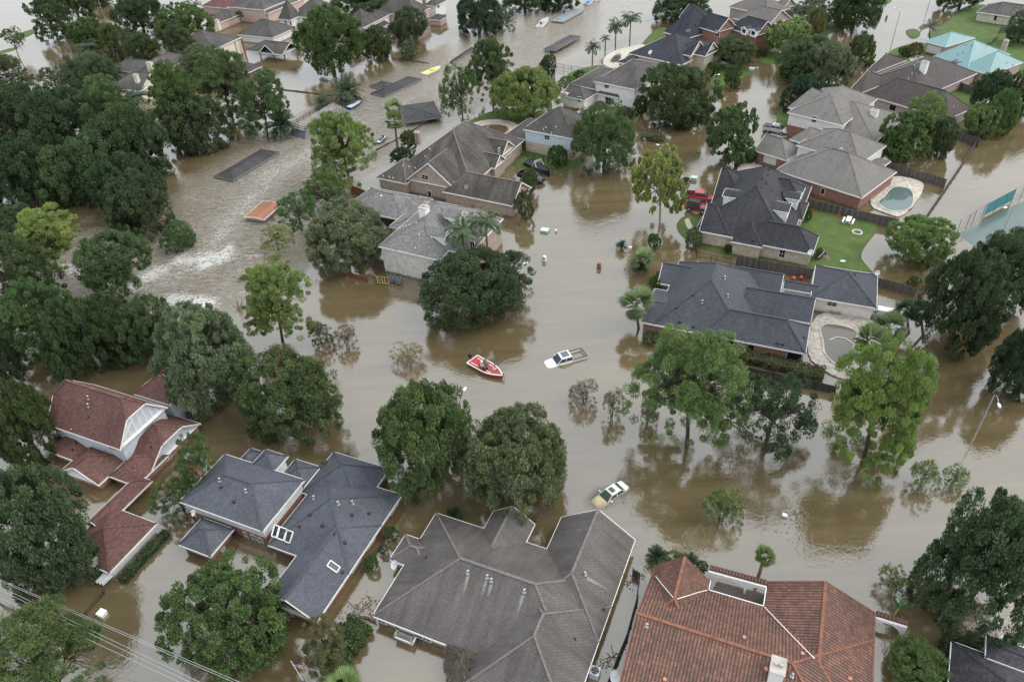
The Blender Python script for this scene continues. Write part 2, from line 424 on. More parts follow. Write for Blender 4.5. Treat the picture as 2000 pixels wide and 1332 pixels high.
    def win(s,wi,side,p,w=.9,h=1.3,kind='window',z=None,fr=None,mull=True,arch=False):
        s.start();P,n=s.onwall(wi,side,p)
        if z is not None:P[2]=z
        u=np.array([-n[1],n[0],0]);up=np.array([0,0,1.])
        m=MB();o=P+n*.02;t=.055
        for sg in(-1,1): m.beam(o+u*sg*(w/2)-up*(h/2+t/2),o+u*sg*(w/2)+up*(h/2+t/2),t,.08,up=n)
        for sg in(-1,1): m.beam(o-u*w/2+up*sg*h/2,o+u*w/2+up*sg*h/2,.08,t)
        if mull and kind=='window':
            m.beam(o-u*w/2+n*.006,o+u*w/2+n*.006,.05,.025)
            m.beam(o-up*h/2+n*.004,o+up*h/2+n*.004,.03,.05,up=n)
        fo=m.build(kind,fr or WHITE,s.root)
        g=MB();q=P+n*.012;g.wallpoly([q-u*w/2-up*h/2,q+u*w/2-up*h/2,q+u*w/2+up*h/2,q-u*w/2+up*h/2])
        if kind=='garage_door':g.build('door_panel',siding('garage_panel',(.62,.6,.56),.5),fo)
        elif kind=='door':g.build('door_panel',DARK,fo)
        else:g.build('pane',glassm(),fo)
        return fo
    def chimney(s,p,ht=1.6,w=.9,d=.7,mat=None,cap=True,base=None,name='chimney'):
        s.start();P,n=s.hit(p) if base is None else (s.g(p,base),None)
        m=MB();m.box((P[0],P[1],P[2]+ht/2-.7),(w,d,ht+1.4),s.th);o=m.build(name,mat or WHITE,s.root)
        m=MB();m.box((P[0],P[1],P[2]+ht+.04),(w+.14,d+.14,.09),s.th)
        if cap:
            for sx in(-.22,.22) if w>1.0 else (0,): m.box((P[0]+sx*s.ua[0],P[1]+sx*s.ua[1],P[2]+ht+.2),(.26,.26,.3),s.th)
        m.build('chimney_cap',CONC if mat else GALV,o)
    def vents(s,pts,kind='pipe',mat=None):
        s.start()
        for p in pts:
            P,n=s.hit(p);m=MB()
            if kind=='pipe': m.tube([P-[0,0,.1],P+[0,0,.45]],.06,8);m.tube([P+[0,0,.42],P+[0,0,.52],P+[0,0,.6]],[.14,.14,.03],8);m.box(P+n*.02,(.32,.32,.05),s.th)
            elif kind=='box': m.box(P+[0,0,.03],(.26,.26,.2),s.th);m.box(P+[0,0,.14],(.3,.3,.04),s.th)
            else: m.tube([P-[0,0,.1],P+[0,0,.3]],.05,7);m.box(P+n*.015,(.26,.26,.04),s.th)
            m.build('roof_vent',mat or {'pipe':GALV,'box':DARK,'stub':DARK}[kind],s.root)
    def dish(s,p,off=None,rad=.42,at=None):
        s.start();P=s.hit(p)[0] if at is None else s.g(p,at)
        m=MB();make_dish(m,P,rad);m.build('satellite_dish',plain('dish_grey',(.55,.56,.57),.5),s.root,True)
    def skylight(s,corners):
        s.start();P=[s.hit(c) for c in corners];n=P[0][1];q=[a+n*.07 for a,_ in P];m=MB()
        for i in range(len(q)): m.beam(q[i],q[(i+1)%len(q)],.1,.12,up=n)
        o=m.build('skylight',TRIM,s.root);g=MB();g.poly([a+n*.02 for a in q]);g.build('pane',glassm(),o)
    def dormer(s,p,side,w=2.2,ht=1.5,rise=.45,pitch=.75,wall=None,winsz=None,shed=False,rot=0.):
        """p = pixel of the middle of the dormer's front foot on the roof; it runs back into the slope"""
        s.start();P,_=s.hit(p);n2={'n':-s.ub,'f':s.ub,'l':-s.ua,'r':s.ua}[side];n=np.array([*n2,0]);u=np.array([-n[1],n[0],0]);up=np.array([0,0,1.])
        rz=rise*w/2;zt=P[2]+ht;L=(ht+.1)/pitch;Lr=(ht+rz+.1)/pitch;f0=[P-u*w/2-up*.3,P+u*w/2-up*.3,P+u*w/2+up*ht,P+up*(ht+rz),P-u*w/2+up*ht]
        m=MB();m.wallpoly(f0)
        for sg in(-1,1):
            a=P+u*sg*w/2;m.wallpoly([a-up*.3,a+up*ht,a+up*ht-n*L] if sg>0 else [a+up*ht,a-up*.3,a+up*ht-n*L])
        d=m.build('dormer',wall or WHITE,s.root)
        m=MB();t_=MB();ov=.22
        for sg in(-1,1):
            e=P+u*sg*(w/2+ov)+up*(ht-ov*rise)+n*ov;r=P+up*(ht+rz)+n*ov;q=[e,r,P+up*(ht+rz)-n*Lr,P+u*sg*(w/2+ov)+up*(ht-ov*rise)-n*L]
            m.roofpoly([x+up*.05 for x in(q if sg<0 else q[::-1])],n[:2]);t_.beam(e,r,.06,.14);t_.beam(e,e-n*(L*.95),.06,.12)
        m.build('dormer_roof',s.roofm,d);t_.build('dormer_trim',s.trimm,d)
        if winsz:
            q=P+n*.02+up*(ht*.5);ww,hh=winsz;g=MB();g.wallpoly([q-u*ww/2-up*hh/2,q+u*ww/2-up*hh/2,q+u*ww/2+up*hh/2,q-u*ww/2+up*hh/2]);g.build('window',glassm(),d)
    def streak(s,p,q,w):
        """washed pale streak down the slope below a vent: a thin stain lying on the shingles"""
        if 'streak' not in MATS:
            m,nt,b=nodes('pale_streak');uv=N(nt,'ShaderNodeUVMap');uv.uv_map='uv';sp=N(nt,'ShaderNodeSeparateXYZ');nt.links.new(uv.outputs[0],sp.inputs[0])
            n=N(nt,'ShaderNodeTexNoise',i_Scale=9.,i_Detail=5.);nt.links.new(uv.outputs[0],n.inputs['Vector'])
            e=mth(nt,'SUBTRACT',1.,mth(nt,'ABSOLUTE',mth(nt,'SUBTRACT',mth(nt,'MULTIPLY',sp.outputs[0],2.),1.)));a=mth(nt,'MULTIPLY',mth(nt,'MULTIPLY',e,mth(nt,'SUBTRACT',1.,sp.outputs[1])),mth(nt,'MULTIPLY',n.outputs['Fac'],1.9))
            nt.links.new(ramp(nt,[(.1,(0,0,0)),(.55,(.75,)*3)],a).outputs[0],b.inputs['Alpha']);b.inputs['Base Color'].default_value=(.3,.285,.26,1);b.inputs['Roughness'].default_value=.9;MATS['streak']=m
        s.start();K=8;m=MB();P=[s.hit((p[0]+(q[0]-p[0])*k/K,p[1]+(q[1]-p[1])*k/K)) for k in range(K+1)];d=P[-1][1]-P[0][1]
        d=P[-1][0]-P[0][0]
        for k in range(K):
            n=P[k][1];sd=np.cross(d,n);sd/=np.linalg.norm(sd);a,b=P[k][0]+n*.02,P[k+1][0]+n*.02
            m.poly([a-sd*w/2,a+sd*w/2,b+sd*w/2,b-sd*w/2],[(0,k/K),(1,k/K),(1,(k+1)/K),(0,(k+1)/K)])
        m.build('pale_streak',MATS['streak'],s.root)
    def finish(s,roofname='roof',capm=None):
        s.start();s.R.build(roofname,s.roofm,s.root);s.T.build('roof_trim',s.trimm,s.root);s.C.build('ridge_cap',capm or s.roofm,s.root)
        for nm,(m,x) in s.walls.items():
            x.build('wall',m,s.root,label=None)
        return s
def make_dish(m,P,rad=.42):
    """offset dish with arm, looking south-west"""
    P=np.array(P,float);d=np.array([-.55,-.45,.7]);d/=np.linalg.norm(d);a=np.cross(d,[0,0,1]);a/=np.linalg.norm(a);b=np.cross(d,a)
    c=P+np.array([0,0,.75]);m.tube([P-[0,0,.2],c-d*.1],.035,6)
    rs=[];K=10
    for j,(r,dz) in enumerate(((.02,-.12),(.5,-.08),(1,.04))):
        i0=len(m.v);rs.append(i0)
        for k in range(K):
            t=2*math.pi*k/K;m.v.append(tuple(c+(a*math.cos(t)*.9+b*math.sin(t))*rad*r+d*dz))
    for r0,r1 in zip(rs,rs[1:]):
        for k in range(K): m.f.append([r0+k,r0+(k+1)%K,r1+(k+1)%K,r1+k]);m.uv.append([(0,0)]*4)
    m.beam(c-b*rad*.9,c+d*.45-b*rad*.2,.04,.04);m.box(c+d*.46-b*rad*.2,(.1,.1,.1))
# ---------------------------------------------------------------- the houses
RB=brick('red_brick',(.2,.065,.045),(.27,.1,.07),(.3,.26,.23))
RB2=brick('orange_brick',(.3,.11,.06),(.4,.17,.1),(.38,.32,.28))
TB=brick('tan_brick',(.42,.33,.25),(.52,.42,.33),(.48,.43,.37))
PB=brick('pink_tan_brick',(.33,.25,.2),(.4,.31,.25),(.4,.34,.3))
WB=brick('whitewashed_brick',(.62,.59,.56),(.74,.72,.69),(.6,.57,.53),bw=.4,rh=.16)
SB=brick('stone_brick',(.36,.29,.23),(.5,.42,.35),(.4,.36,.32))
PKB=brick('mauve_brick',(.36,.27,.25),(.42,.32,.3),(.4,.34,.32))
WS=siding('white_siding',(.76,.76,.76));BS=siding('pale_grey_blue_siding',(.55,.6,.66),.18);LB=siding('pale_blue_siding',(.55,.64,.72))
CS=siding('cream_siding',(.7,.66,.55));GS=siding('grey_siding',(.5,.48,.46),.3);PKS=siding('pink_stucco',(.55,.42,.38),5.)
NAVY=shingle('navy_shingle',(.1,.107,.13),.16,.15);GREY=shingle('grey_brown_shingle',(.118,.106,.1),.1,.28)
SLATE=shingle('slate_blue_shingle',(.072,.077,.094),.2,.12);BLACK=shingle('charcoal_shingle',(.04,.04,.046),.3,.2)
TAUPE=shingle('taupe_shingle',(.18,.168,.155),.12,.12);BRN=shingle('weathered_brown_shingle',(.085,.075,.066),.25,.45)
LGREY=shingle('light_grey_shingle',(.2,.195,.19),.3,.12);DBR=shingle('dark_brown_shingle',(.085,.07,.066),.25,.12)
FARG=shingle('far_grey_shingle',(.1,.092,.09),.25,.3);NVB=shingle('navy_black_shingle',(.035,.037,.05),.3,.2)
FARN=shingle('far_brown_shingle',(.085,.078,.072),.25,.3)
RED=shingle('red_brown_shingle',(.14,.07,.059),.25,.15)
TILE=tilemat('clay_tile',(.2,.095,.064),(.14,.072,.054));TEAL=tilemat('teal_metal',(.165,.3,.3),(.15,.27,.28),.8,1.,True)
CLAYCAP=plain('clay_ridge',(.21,.085,.052),.8,0,.3,2)
# --- navy house, near left
h=House('navy_roof_house','red brick house with navy roof and white upper storey, three roof windows side by side',(330,860,3.506),((70,420),(640,625)),NAVY,RB,1.5)
h.wing('a',((670,715),(1655,285)),((670,715),None),(850,315),t=.62)                      #0 main
h.wing('b',((655,1078),(1655,285)),((1030,1255),('r',(1130,590))),(752,1138),f=(1,0),gab=RB)       #1 long near wing
h.wing('b',((1042,183),(1515,190)),((1040,400),(1130,78)),(1140,215),t=.72)                         #2 far hip
h.wing('a',((70,420),(640,625)),((640,625),(390,95)),(330,215),E=3.1,wall=WS,low=(RB,1.5))                 #3 upper storey
h.wing('a',((62,708),(445,605)),((290,800),(445,605)),(240,560),t=.75)                            #4 garage
h.wing('b',(None,(795,130)),((720,225),(795,100)),(665,85),E=3.0,t=.85,wall=WS)                             #5 dormer
h.wing('b',((845,150),(1035,185)),((950,340),(940,150)),(940,150),t=.5)
h.wing('b',((490,125),(640,95)),((640,225),(550,48)),(600,60),E=2.2,t=.9)
h.chimney((165,165),1.1,1.5,.8,RB2,base=4.6)
for p in((350,280),(530,355),(995,400),(1160,440),(1258,435)): h.vents([p],'pipe')
h.vents([(358,322),(447,422),(968,510),(893,590),(1050,585),(1130,640),(1205,703),(1252,513),(1370,502),(1190,905)],'box')
h.skylight([(725,580),(757,593),(735,668),(703,657)]);h.skylight([(762,595),(806,610),(785,688),(742,672)]);h.skylight([(812,612),(853,627),(828,702),(795,690)])
h.skylight([(1105,822),(1170,870),(1147,905),(1080,858)])
h.dish((185,525),at=2.2)
for p,w in(((530,655),.5),((588,675),.7),((635,695),.5)): h.win(3,'n',p,w,1.5)
h.win(4,'r',(370,745),.5,.35,mull=False)
for p in((1540,470),(1385,720),(1285,870)): h.win(1,'r',p,1.7,.75,z=.85)
h.win(1,'n',(800,1190),1.8,1.2,z=1.2);h.win(1,'n',(770,1225),.5,1,z=.4);h.win(1,'n',(815,1235),.5,1,z=.4);h.win(1,'n',(860,1250),.5,1,z=.4)
h.finish(capm=plain('navy_cap',(.06,.065,.08),.85,0,.2,4));NAVYH=h
# --- grey house, near centre
h=House('grey_roof_house','large house with weathered grey brown shingle roof and pale streaks below its vents',(700,980,3.571),((95,795),(620,1000)),GREY,TB,1.5)
h.wing('a',((95,795),(1930,265)),((95,795),(525,70)),(690,385))
h.wing('b',((830,1060),(1930,265)),(('r',(1220,930)),(1240,550)),(1300,760))
h.wing('b',((1320,315),(1930,265)),(('r',(1500,500)),(1930,265)),(1650,110),f=(0,1))
h.wing('b',((870,195),(1165,290)),(('r',(940,300)),(940,65)),(1065,55),f=(0,1))
h.wing('a',((262,330),(520,400)),((310,437),(430,260)),(450,350),t=.6)
h.wing('a',((245,940),(375,985)),((375,985),(400,930)),(300,900),E=.9,t=.2,ov=.1)
h.vents([(765,500),(900,530),(928,555)],'pipe');h.vents([(1158,630),(1580,510)],'pipe');h.vents([(1710,750),(1510,955),(472,390),(430,268)],'stub')
h.dish((258,468),at=1.9,rad=.5);h.dish((1790,1250),at=.9,rad=.55)
for p in((170,850),(285,890),(420,940),(480,965)): h.win(0,'n',p,.9,1.0,z=.65)
for p,q,wd in(((765,515),(718,690),.5),((893,545),(850,690),.45),((928,575),(893,690),.5),((1150,650),(1092,830),.55),((1592,530),(1790,640),.6)): h.streak(p,q,wd)
h.finish(capm=plain('pinkish_ridge',(.15,.132,.122),.85,0,.25,4));GREYH=h
# --- tile house, near right
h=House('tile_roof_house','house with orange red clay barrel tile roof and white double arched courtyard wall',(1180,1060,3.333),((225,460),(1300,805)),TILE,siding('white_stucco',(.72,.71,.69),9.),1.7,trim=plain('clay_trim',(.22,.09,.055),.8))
h.wing('a',((322,170),(1765,455)),(None,(680,305)),(225,460),t=.52,f=(1,0))
h.wing('b',((1038,405),(1765,455)),(('r',(1380,770)),(1765,455)),(1440,285),f=(0,1))
h.wing('b',((312,212),(683,300)),(('r',(460,360)),(335,150)),(510,158),f=(0,1))
h.vents([(277,545),(1222,870)],'pipe');h.vents([(912,617),(1290,723),(395,890),(1600,885),(1052,822)],'box',plain('clay_box',(.5,.22,.14),.8))
h.dish((70,890),at=.9,rad=.55)
h.chimney((1115,855),1.4,1.1,1.5,WHITE)
for pts in([(335,222),(372,270),(410,315),(450,362)],[(474,370),(540,350),(600,330),(668,312)],[(1042,422),(1150,535),(1260,650),(1368,758)]):
    m=MB();Q=[h.hit(p)[0]+np.array([0,0,.14]) for p in sum([[(a[0]+(b[0]-a[0])*k/6,a[1]+(b[1]-a[1])*k/6) for k in range(7)] for a,b in zip(pts,pts[1:])],[])]
    for a,b in zip(Q,Q[1:]): m.beam(a,b,.08,.04)
    m.build('valley_flashing',TRIM,h.root)
m=MB();Q=[h.g(p,1.72) for p in((693,245),(682,306),(1036,411),(1056,290))]
for a,b in zip(Q,Q[1:]): m.beam(a,b,.09,.12)
m.build('gutter',WHITE,h.root)
h.finish(capm=CLAYCAP);TILEH=h
# --- red house, left
h=House('red_roof_house','two storey house with red brown shingle roof, clipped gables and pale half timbered end wall',(60,720,3.028),((95,330),(530,480)),RED,BS,1.4)
h.wing('a',((95,330),(530,480)),((95,330),(892,255)),(565,180),E=4.2,f=(.62,.62),low=(BS,1.4))
h.wing('a',((480,590),(715,605)),((715,605),(990,320)),(700,318),f=(0,.6),wall=RB2,gab=BS)
h.wing('a',((455,640),(625,695)),((625,695),None),(592,512),t=.62,wall=RB2)
h.wing('b',((175,605),(400,690)),((400,690),(390,440)),(240,592),f=(1,0),gab=BS,wall=RB2)
h.wing('a',((95,465),(380,455)),((245,540),None),(200,385),t=.5,wall=RB2)
h.wing('b',((505,742),(545,832)),((430,960),(600,620)),(580,640),t=.8,E=1.45,walls=False,f=(1,0))
h.wing('a',((322,960),(745,915)),((480,1215),(745,915)),(430,940),wall=siding('ribbed_metal_siding',(.6,.62,.62),.4))
h.wing('b',((600,155),(865,170)),((740,190),(690,68)),(745,110),E=4.0,t=.75,f=(0,1))
h.chimney((345,400),1.7,.9,.7,RB2,base=2.6)
h.vents([(345,180),(345,225)],'pipe');h.vents([(342,288),(250,480),(715,465),(268,440)],'stub')
h.dish((275,390),at=3.5);h.dish((400,1165),at=1.7,rad=.6)
h.win(0,'n',(200,368),1.4,.4,mull=False);h.win(0,'n',(485,472),1.2,.4,mull=False)
h.win(1,'r',(812,528),1.0,.7,z=.85);
P,Q2,n=h.face(0,'r');g=MB()
w=h.w[0];r0,r1=w['A'][1],w['A'][2]
for k in range(1,8):
    q=P+(Q2-P)*k/8+n*.03;hh=min(k,8-k)/4*w['hgt'];hh=min(hh,w['hgt']*.62)
    g.beam(q+[0,0,w['E']-.02],q+[0,0,w['E']+max(hh-.1,.2)],.14,.05,up=n)
g.beam(P+n*.032+[0,0,w['E']],Q2+n*.032+[0,0,w['E']],.05,.3);g.beam(P+n*.035+[0,0,w['E']],P+(Q2-P)*.55+n*.035+[0,0,w['E']+w['hgt']*.62],.05,.16)
g.build('half_timber_batten',WHITE,h.start())
h.finish();REDH=h
# --- slate house, right
h=House('slate_roof_house','brick house with slate blue shingle roof in many wings beside a flooded pool',(1220,490,3.704),((115,515),(1310,745)),SLATE,RB,2.4)
h.wing('b',((312,280),None),((115,515),(420,82)),(620,235),t=.75)
h.wing('a',((620,400),(1310,745)),((1310,745),(1340,545)),(1110,485))
h.wing('a',((115,515),(560,300)),((115,515),(248,278)),(208,365),f=(1,0))
h.wing('a',((240,233),(600,235)),((240,233),None),(275,85),t=.75,f=(1,0))
h.wing('a',((780,330),(1345,525)),((1345,525),None),(1380,345),t=.8,f=(0,1),gab=CS)
h.wing('a',((700,200),(1125,300)),((1125,300),None),(1142,168),t=.8,f=(0,1),gab=CS)
h.wing('a',((1145,270),(1450,330)),((1350,308),None),(1410,255),E=2.3,t=.6,f=(1,0),wall=WS)
h.wing('a',((1348,328),(1822,415)),((1822,415),(1835,172)),(1620,152),E=2.5,wall=siding('cream_white_siding',(.74,.71,.66),6.))
h.wing('a',((115,515),(1310,745)),((1310,745),None),(620,235),t=.75,f=(0,0),dbg=True) if False else None
h.vents([(722,205),(743,335),(560,380)],'pipe');h.vents([(495,322),(377,412),(398,517),(497,552),(1105,672),(1143,678),(1297,628),(1665,175)],'box')
h.dish((1820,190),at=2.6,rad=.42)
for p in((635,635),(685,645),(760,680),(912,710)): h.win(1,'n',p,.9,1.3,z=1.3,mull=False,fr=TB)
h.win(1,'n',(1225,770),1.9,1.4,z=1.3,mull=False)
h.win(7,'n',(1500,383),1.3,.75)
h.finish(capm=plain('slate_cap',(.05,.052,.065),.8));SLATEH=h
# --- charcoal house
h=House('charcoal_roof_house','house with steep charcoal black roof and white triangular dormers beside a green lawn',(1350,310,5.793),((90,820),(460,890)),BLACK,TB,2.6,base=-.3)
h.wing('b',(None,None),((90,820),('r',(850,85))),(740,300),hw=7.5,t=.79)
h.wing('a',((90,818),(740,300)),((90,818),None),(222,510),t=.85,f=(1,0))
h.wing('a',((228,500),(850,120)),((228,500),None),(345,100),t=.85,f=(1,0))
h.wing('b',((450,930),(805,1005)),((805,1005),(760,500)),(697,730),t=.85)
h.wing('a',((740,600),(1375,1085)),((1375,1085),(1455,880)),(1230,770))
h.wing('a',((850,250),(1235,470)),((1235,470),(1305,325)),(1115,235),E=4.6,wall=WS,low=(TB,2.6))
h.wing('a',((1100,600),(1258,697)),((1258,697),(1352,498)),(1200,500),E=2.7,t=.35)
h.dormer((1085,680),'r',3.0,2.0,.3,.79);h.dormer((375,490),'l',2.6,1.8,.3,.79);h.dormer((1205,535),'r',2.6,1.8,.3,.79)
h.vents([(808,240),(850,290),(880,130)],'pipe',DARK);h.vents([(866,188),(787,328),(910,362),(702,930)],'box')
h.win(1,'n',(340,918),.9,1.5);h.win(4,'n',(1030,1075),.9,1.4)
h.dish((1340,1105),at=2.2,rad=.5)
h.finish();BLACKH=h
# --- weathered brown brick house with ladder (centre top)
h=House('brown_brick_house','tan brick house with dark weathered brown roof, a ladder leaning on its long garage wing',(660,230,4.0375),((1020,622),(1375,695)),BRN,PB,2.6)
h.wing('b',(None,(925,567)),((925,567),(890,300)),(665,392),E=2.9,t=.78,f=(1,0))
h.wing('a',((302,475),(700,400)),((622,540),(525,322)),(545,340),f=(0,0))
h.wing('b',(None,None),((800,480),(930,90)),(830,150),E=2.9,hw=8.6,t=.72,f=(0,0))
h.wing('a',((900,150),(1305,300)),((1300,310),None),(1262,170),E=3.6,t=.8,f=(0,1))
h.wing('a',((900,300),(1240,402)),((1240,402),None),(1265,292),E=3.0,t=.8,f=(0,1))
h.wing('a',((850,560),(1378,697)),((1378,697),None),(1395,500),t=.75,f=(0,1))
h.chimney((628,160),1.2,1.0,.8,PB,base=3.6)
h.vents([(357,462),(407,470),(437,478),(515,380),(560,388),(610,398),(690,308),(725,250)],'stub',plain('pale_vent',(.6,.6,.6)))
h.win(0,'n',(687,470),1.5,.9);h.win(0,'n',(880,635),.9,1.5);h.win(0,'n',(725,612),.8,1.8,'door')
h.win(3,'r',(1270,265),.7,1.3)
h.dish((925,545),at=2.6)
h.finish(capm=plain('brown_cap',(.15,.135,.12),.8));BROWNH=h
# --- whitewashed brick house
h=House('white_brick_house','two storey whitewashed brick house with light grey shingle roof and square white chimney',(660,230,4.0375),((315,1015),(800,1125)),LGREY,WB,5.0)
h.wing('b',((315,1015),(800,1125)),((800,1125),('r',(810,672))),(632,830))
h.wing('a',((52,710),(640,700)),((450,797),None),(240,562),E=2.5,t=.5,wall=GS,walls=False)
h.wing('a',((430,790),(690,690)),((450,797),(600,610)),(600,640),E=2.5,t=.4,wall=GS)
h.wing('b',((400,860),(720,900)),((400,860),(640,655)),(700,690),E=3.0,t=.4)
h.wing('a',((700,850),(1050,1060)),((1050,1085),(1160,765)),(1000,790),wall=PB)
h.dormer((870,985),'r',2.3,1.5,.7,.59,winsz=(.9,1.0));h.dormer((985,840),'r',2.3,1.5,.7,.59,winsz=(.9,1.0))
h.chimney((685,770),1.5,1.3,1.3,WHITE)
h.vents([(342,620)],'box',WHITE);h.vents([(612,1030),(642,920),(490,872),(515,860),(540,855),(565,845),(618,830)],'stub',plain('pale_vent',(.6,.6,.6)))
h.win(4,'n',(1062,1010),.8,1.6);h.win(4,'r',(1118,985),.8,1.6);h.win(0,'r',(910,1040),.9,1.1)
h.finish();WHITEBH=h
# --- taupe pair at right
h=House('taupe_roof_house','two storey red brick and white siding house with taupe hip roof and white box chimney',(1460,150,4.545),((390,293),(780,383)),TAUPE,RB,5.2,base=-.3)
h.wing('b',((390,293),(840,440)),((830,430),(625,85)),(700,190),hw=None,t=.55,wall=WS,low=(RB,2.6))
h.wing('a',((560,300),(1245,490)),((1185,598),(1420,350)),(930,330),E=3.2,t=.45)
h.wing('a',((470,200),(620,250)),((430,290),(530,120)),(560,150),E=4.9,t=.5)
h.chimney((1120,345),1.0,1.4,1.2,WHITE)
h.vents([(770,105),(797,130),(757,190),(743,230),(688,330),(825,295),(785,335),(880,338),(910,360)],'stub',plain('rust_vent',(.25,.17,.14)))
h.win(0,'n',(592,378),.9,1.3)
h.finish();T1=h
h=House('taupe_gable_house','brick house with taupe roof, white gable dormer and columned porch facing a pool',(1460,150,4.545),((245,830),(1010,1075)),TAUPE,RB,2.7,base=-.3)
h.wing('a',((245,830),(1015,1077)),((1015,1077),None),(690,615),t=.6)
h.wing('a',((345,660),(1000,775)),((1000,775),(1152,590)),(805,440),E=4.8,wall=WS,rise=3.)
h.wing('a',((60,657),(520,640)),((60,657),None),(145,500),E=2.6,t=.65,f=(1,0))
h.wing('a',((960,850),(1275,750)),((1112,945),(1275,750)),(1100,780),E=2.6,t=.22,walls=False)
h.wing('a',((400,540),(620,560)),((520,600),(600,470)),(560,480),E=4.2,t=.5)
for p in((1085,1010),(1135,945),(1180,890),(1225,830)):
    b=h.g(p,2.4);m=MB();m.tube([(b[0],b[1],0),(b[0],b[1],.15),(b[0],b[1],2.45),(b[0],b[1],2.6)],[.2,.14,.13,.2],8);m.build('porch_column',WHITE,h.start())
h.vents([(745,490),(745,540),(890,575),(912,610)],'stub',plain('rust_vent',(.25,.17,.14)))
h.dish((823,680),at=5.0);h.win(0,'n',(668,1018),.7,1.2,mull=False);h.win(2,'n',(200,735),2.6,1.7,'garage_door')
h.finish();T2=h
# --- dark brown roof, upper right
h=House('dark_brown_roof_house','mauve brick house with dark brown shingle roof and tall slanting white chimney',(1640,40,5.5556),((260,800),(900,990)),DBR,PKB,2.6,base=-.3)
h.wing('a',((260,803),(1180,1075)),((900,992),(1375,940)),(670,630))
h.wing('b',((640,500),(1185,710)),((900,850),(760,388)),(690,600),hw=None,t=.5)
h.wing('a',((135,740),(700,600)),((150,760),None),(190,505),t=.55,f=(1,0))
h.wing('a',((340,525),(760,420)),((370,560),None),(660,395),t=.4,f=(1,0))
h.chimney((900,560),2.2,1.4,1.0,WHITE)
h.vents([(760,430),(845,455),(785,585),(745,635),(1232,940),(868,465),(808,498)],'stub',plain('pale_vent',(.6,.6,.6)))
h.win(0,'n',(370,880),1.2,1.2);h.win(0,'n',(575,950),1.6,1.3,mull=False)
h.finish()
# --- teal metal roof
h=House('teal_roof_house','house with bright teal standing seam metal roof',(1640,40,5.5556),((975,412),(1600,585)),TEAL,PKB,2.8,base=-.3)
h.wing('a',((975,412),(1960,330)),((975,412),None),(1600,248),t=.45)
h.wing('a',((1305,510),(1998,455)),((1600,582),(1998,455)),(1690,345),t=None,rise=3.2)
h.wing('a',((880,240),(1500,180)),((1190,300),(1160,112)),(1170,112),t=.3,f=(0,0))
h.chimney((1790,275),1.2,1.1,.8,PKB)
h.vents([(1640,235),(1592,280)],'stub',GALV);h.vents([(1370,270),(1435,280),(1340,355),(1283,370),(1315,455),(1715,340),(1812,465),(1877,492),(1805,545)],'stub')
h.win(1,'n',(1345,585),.9,1.2);h.win(1,'n',(1400,600),.9,1.2);h.win(2,'n',(1020,320),4.,1.9,'garage_door',fr=PKB)
h.finish(capm=plain('teal_cap',(.2,.42,.42),.5))
# --- cream brick house, far upper right
h=House('cream_brick_house','cream brick house with grey roof at the edge of a lawn, far upper right corner',(1500,0,4.0),((1630,92),(1930,135)),FARG,brick('cream_brick',(.55,.5,.4),(.62,.57,.47)),2.7,base=-.3)
h.wing('a',((1632,92),(2300,190)),((1930,138),None),(1850,20),t=.5)
h.win(0,'n',(1778,142),.8,1.5,mull=False)
h.finish()
# --- pale blue and brick two storey house
h=House('blue_siding_house','two storey tan brick and pale blue siding house with brown hip roof and white porch',(980,120,4.545),((185,605),(480,662)),FARN,TB,5.1,base=-.3)
h.wing('b',((185,605),(640,690)),((635,690),(825,520)),(555,375),wall=LB,low=(TB,2.5))
h.wing('a',((480,662),(640,690)),((640,688),(740,590)),(590,560),wall=TB,t=.6)
h.wing('a',((25,655),(215,690)),((215,695),(250,505)),(150,590),E=2.7,t=.2,walls=False)
for p in((55,765),(140,785)):
    b=h.g(p,.05);m=MB();m.box((b[0],b[1],1.35),(.2,.2,2.6),h.th);m.build('porch_column',WHITE,h.start())
h.vents([(370,605),(392,590),(480,585),(440,640)],'stub',plain('pale_vent',(.6,.6,.6)));h.win(0,'n',(402,677),1.2,.9)
h.finish()
# --- white two storey house
h=House('white_stucco_house','white two storey house with mottled brown grey hip roof and white chimney',(980,120,4.545),((830,180),(1120,238)),FARN,WS,5.2,base=-.3)
h.wing('a',((795,190),(1230,225)),((1115,238),(1390,20)),(1150,10),rise=3.2,f=(0,0))
h.wing('a',((825,290),(1035,325)),((1035,325),(1050,265)),(930,258),E=2.7,t=.6)
h.wing('a',((1115,320),(1220,300)),((1180,335),(1230,280)),(1170,252),E=2.9,t=.8)
h.wing('a',((520,310),(850,280)),((600,320),None),(520,190),E=2.6,t=.5,f=(1,0))
h.wing('b',((600,200),(850,240)),((780,240),(960,60)),(800,130),E=2.7,t=.3)
h.chimney((560,315),.9,1.9,1.0,WHITE,base=2.2)
h.win(0,'n',(932,222),1.2,.9);h.win(1,'n',(945,365),1.6,1.7,z=1.3);h.win(0,'n',(1060,345),.6,.7,z=1.6)
h.win(3,'n',(687,340),.9,1.2)
h.finish()
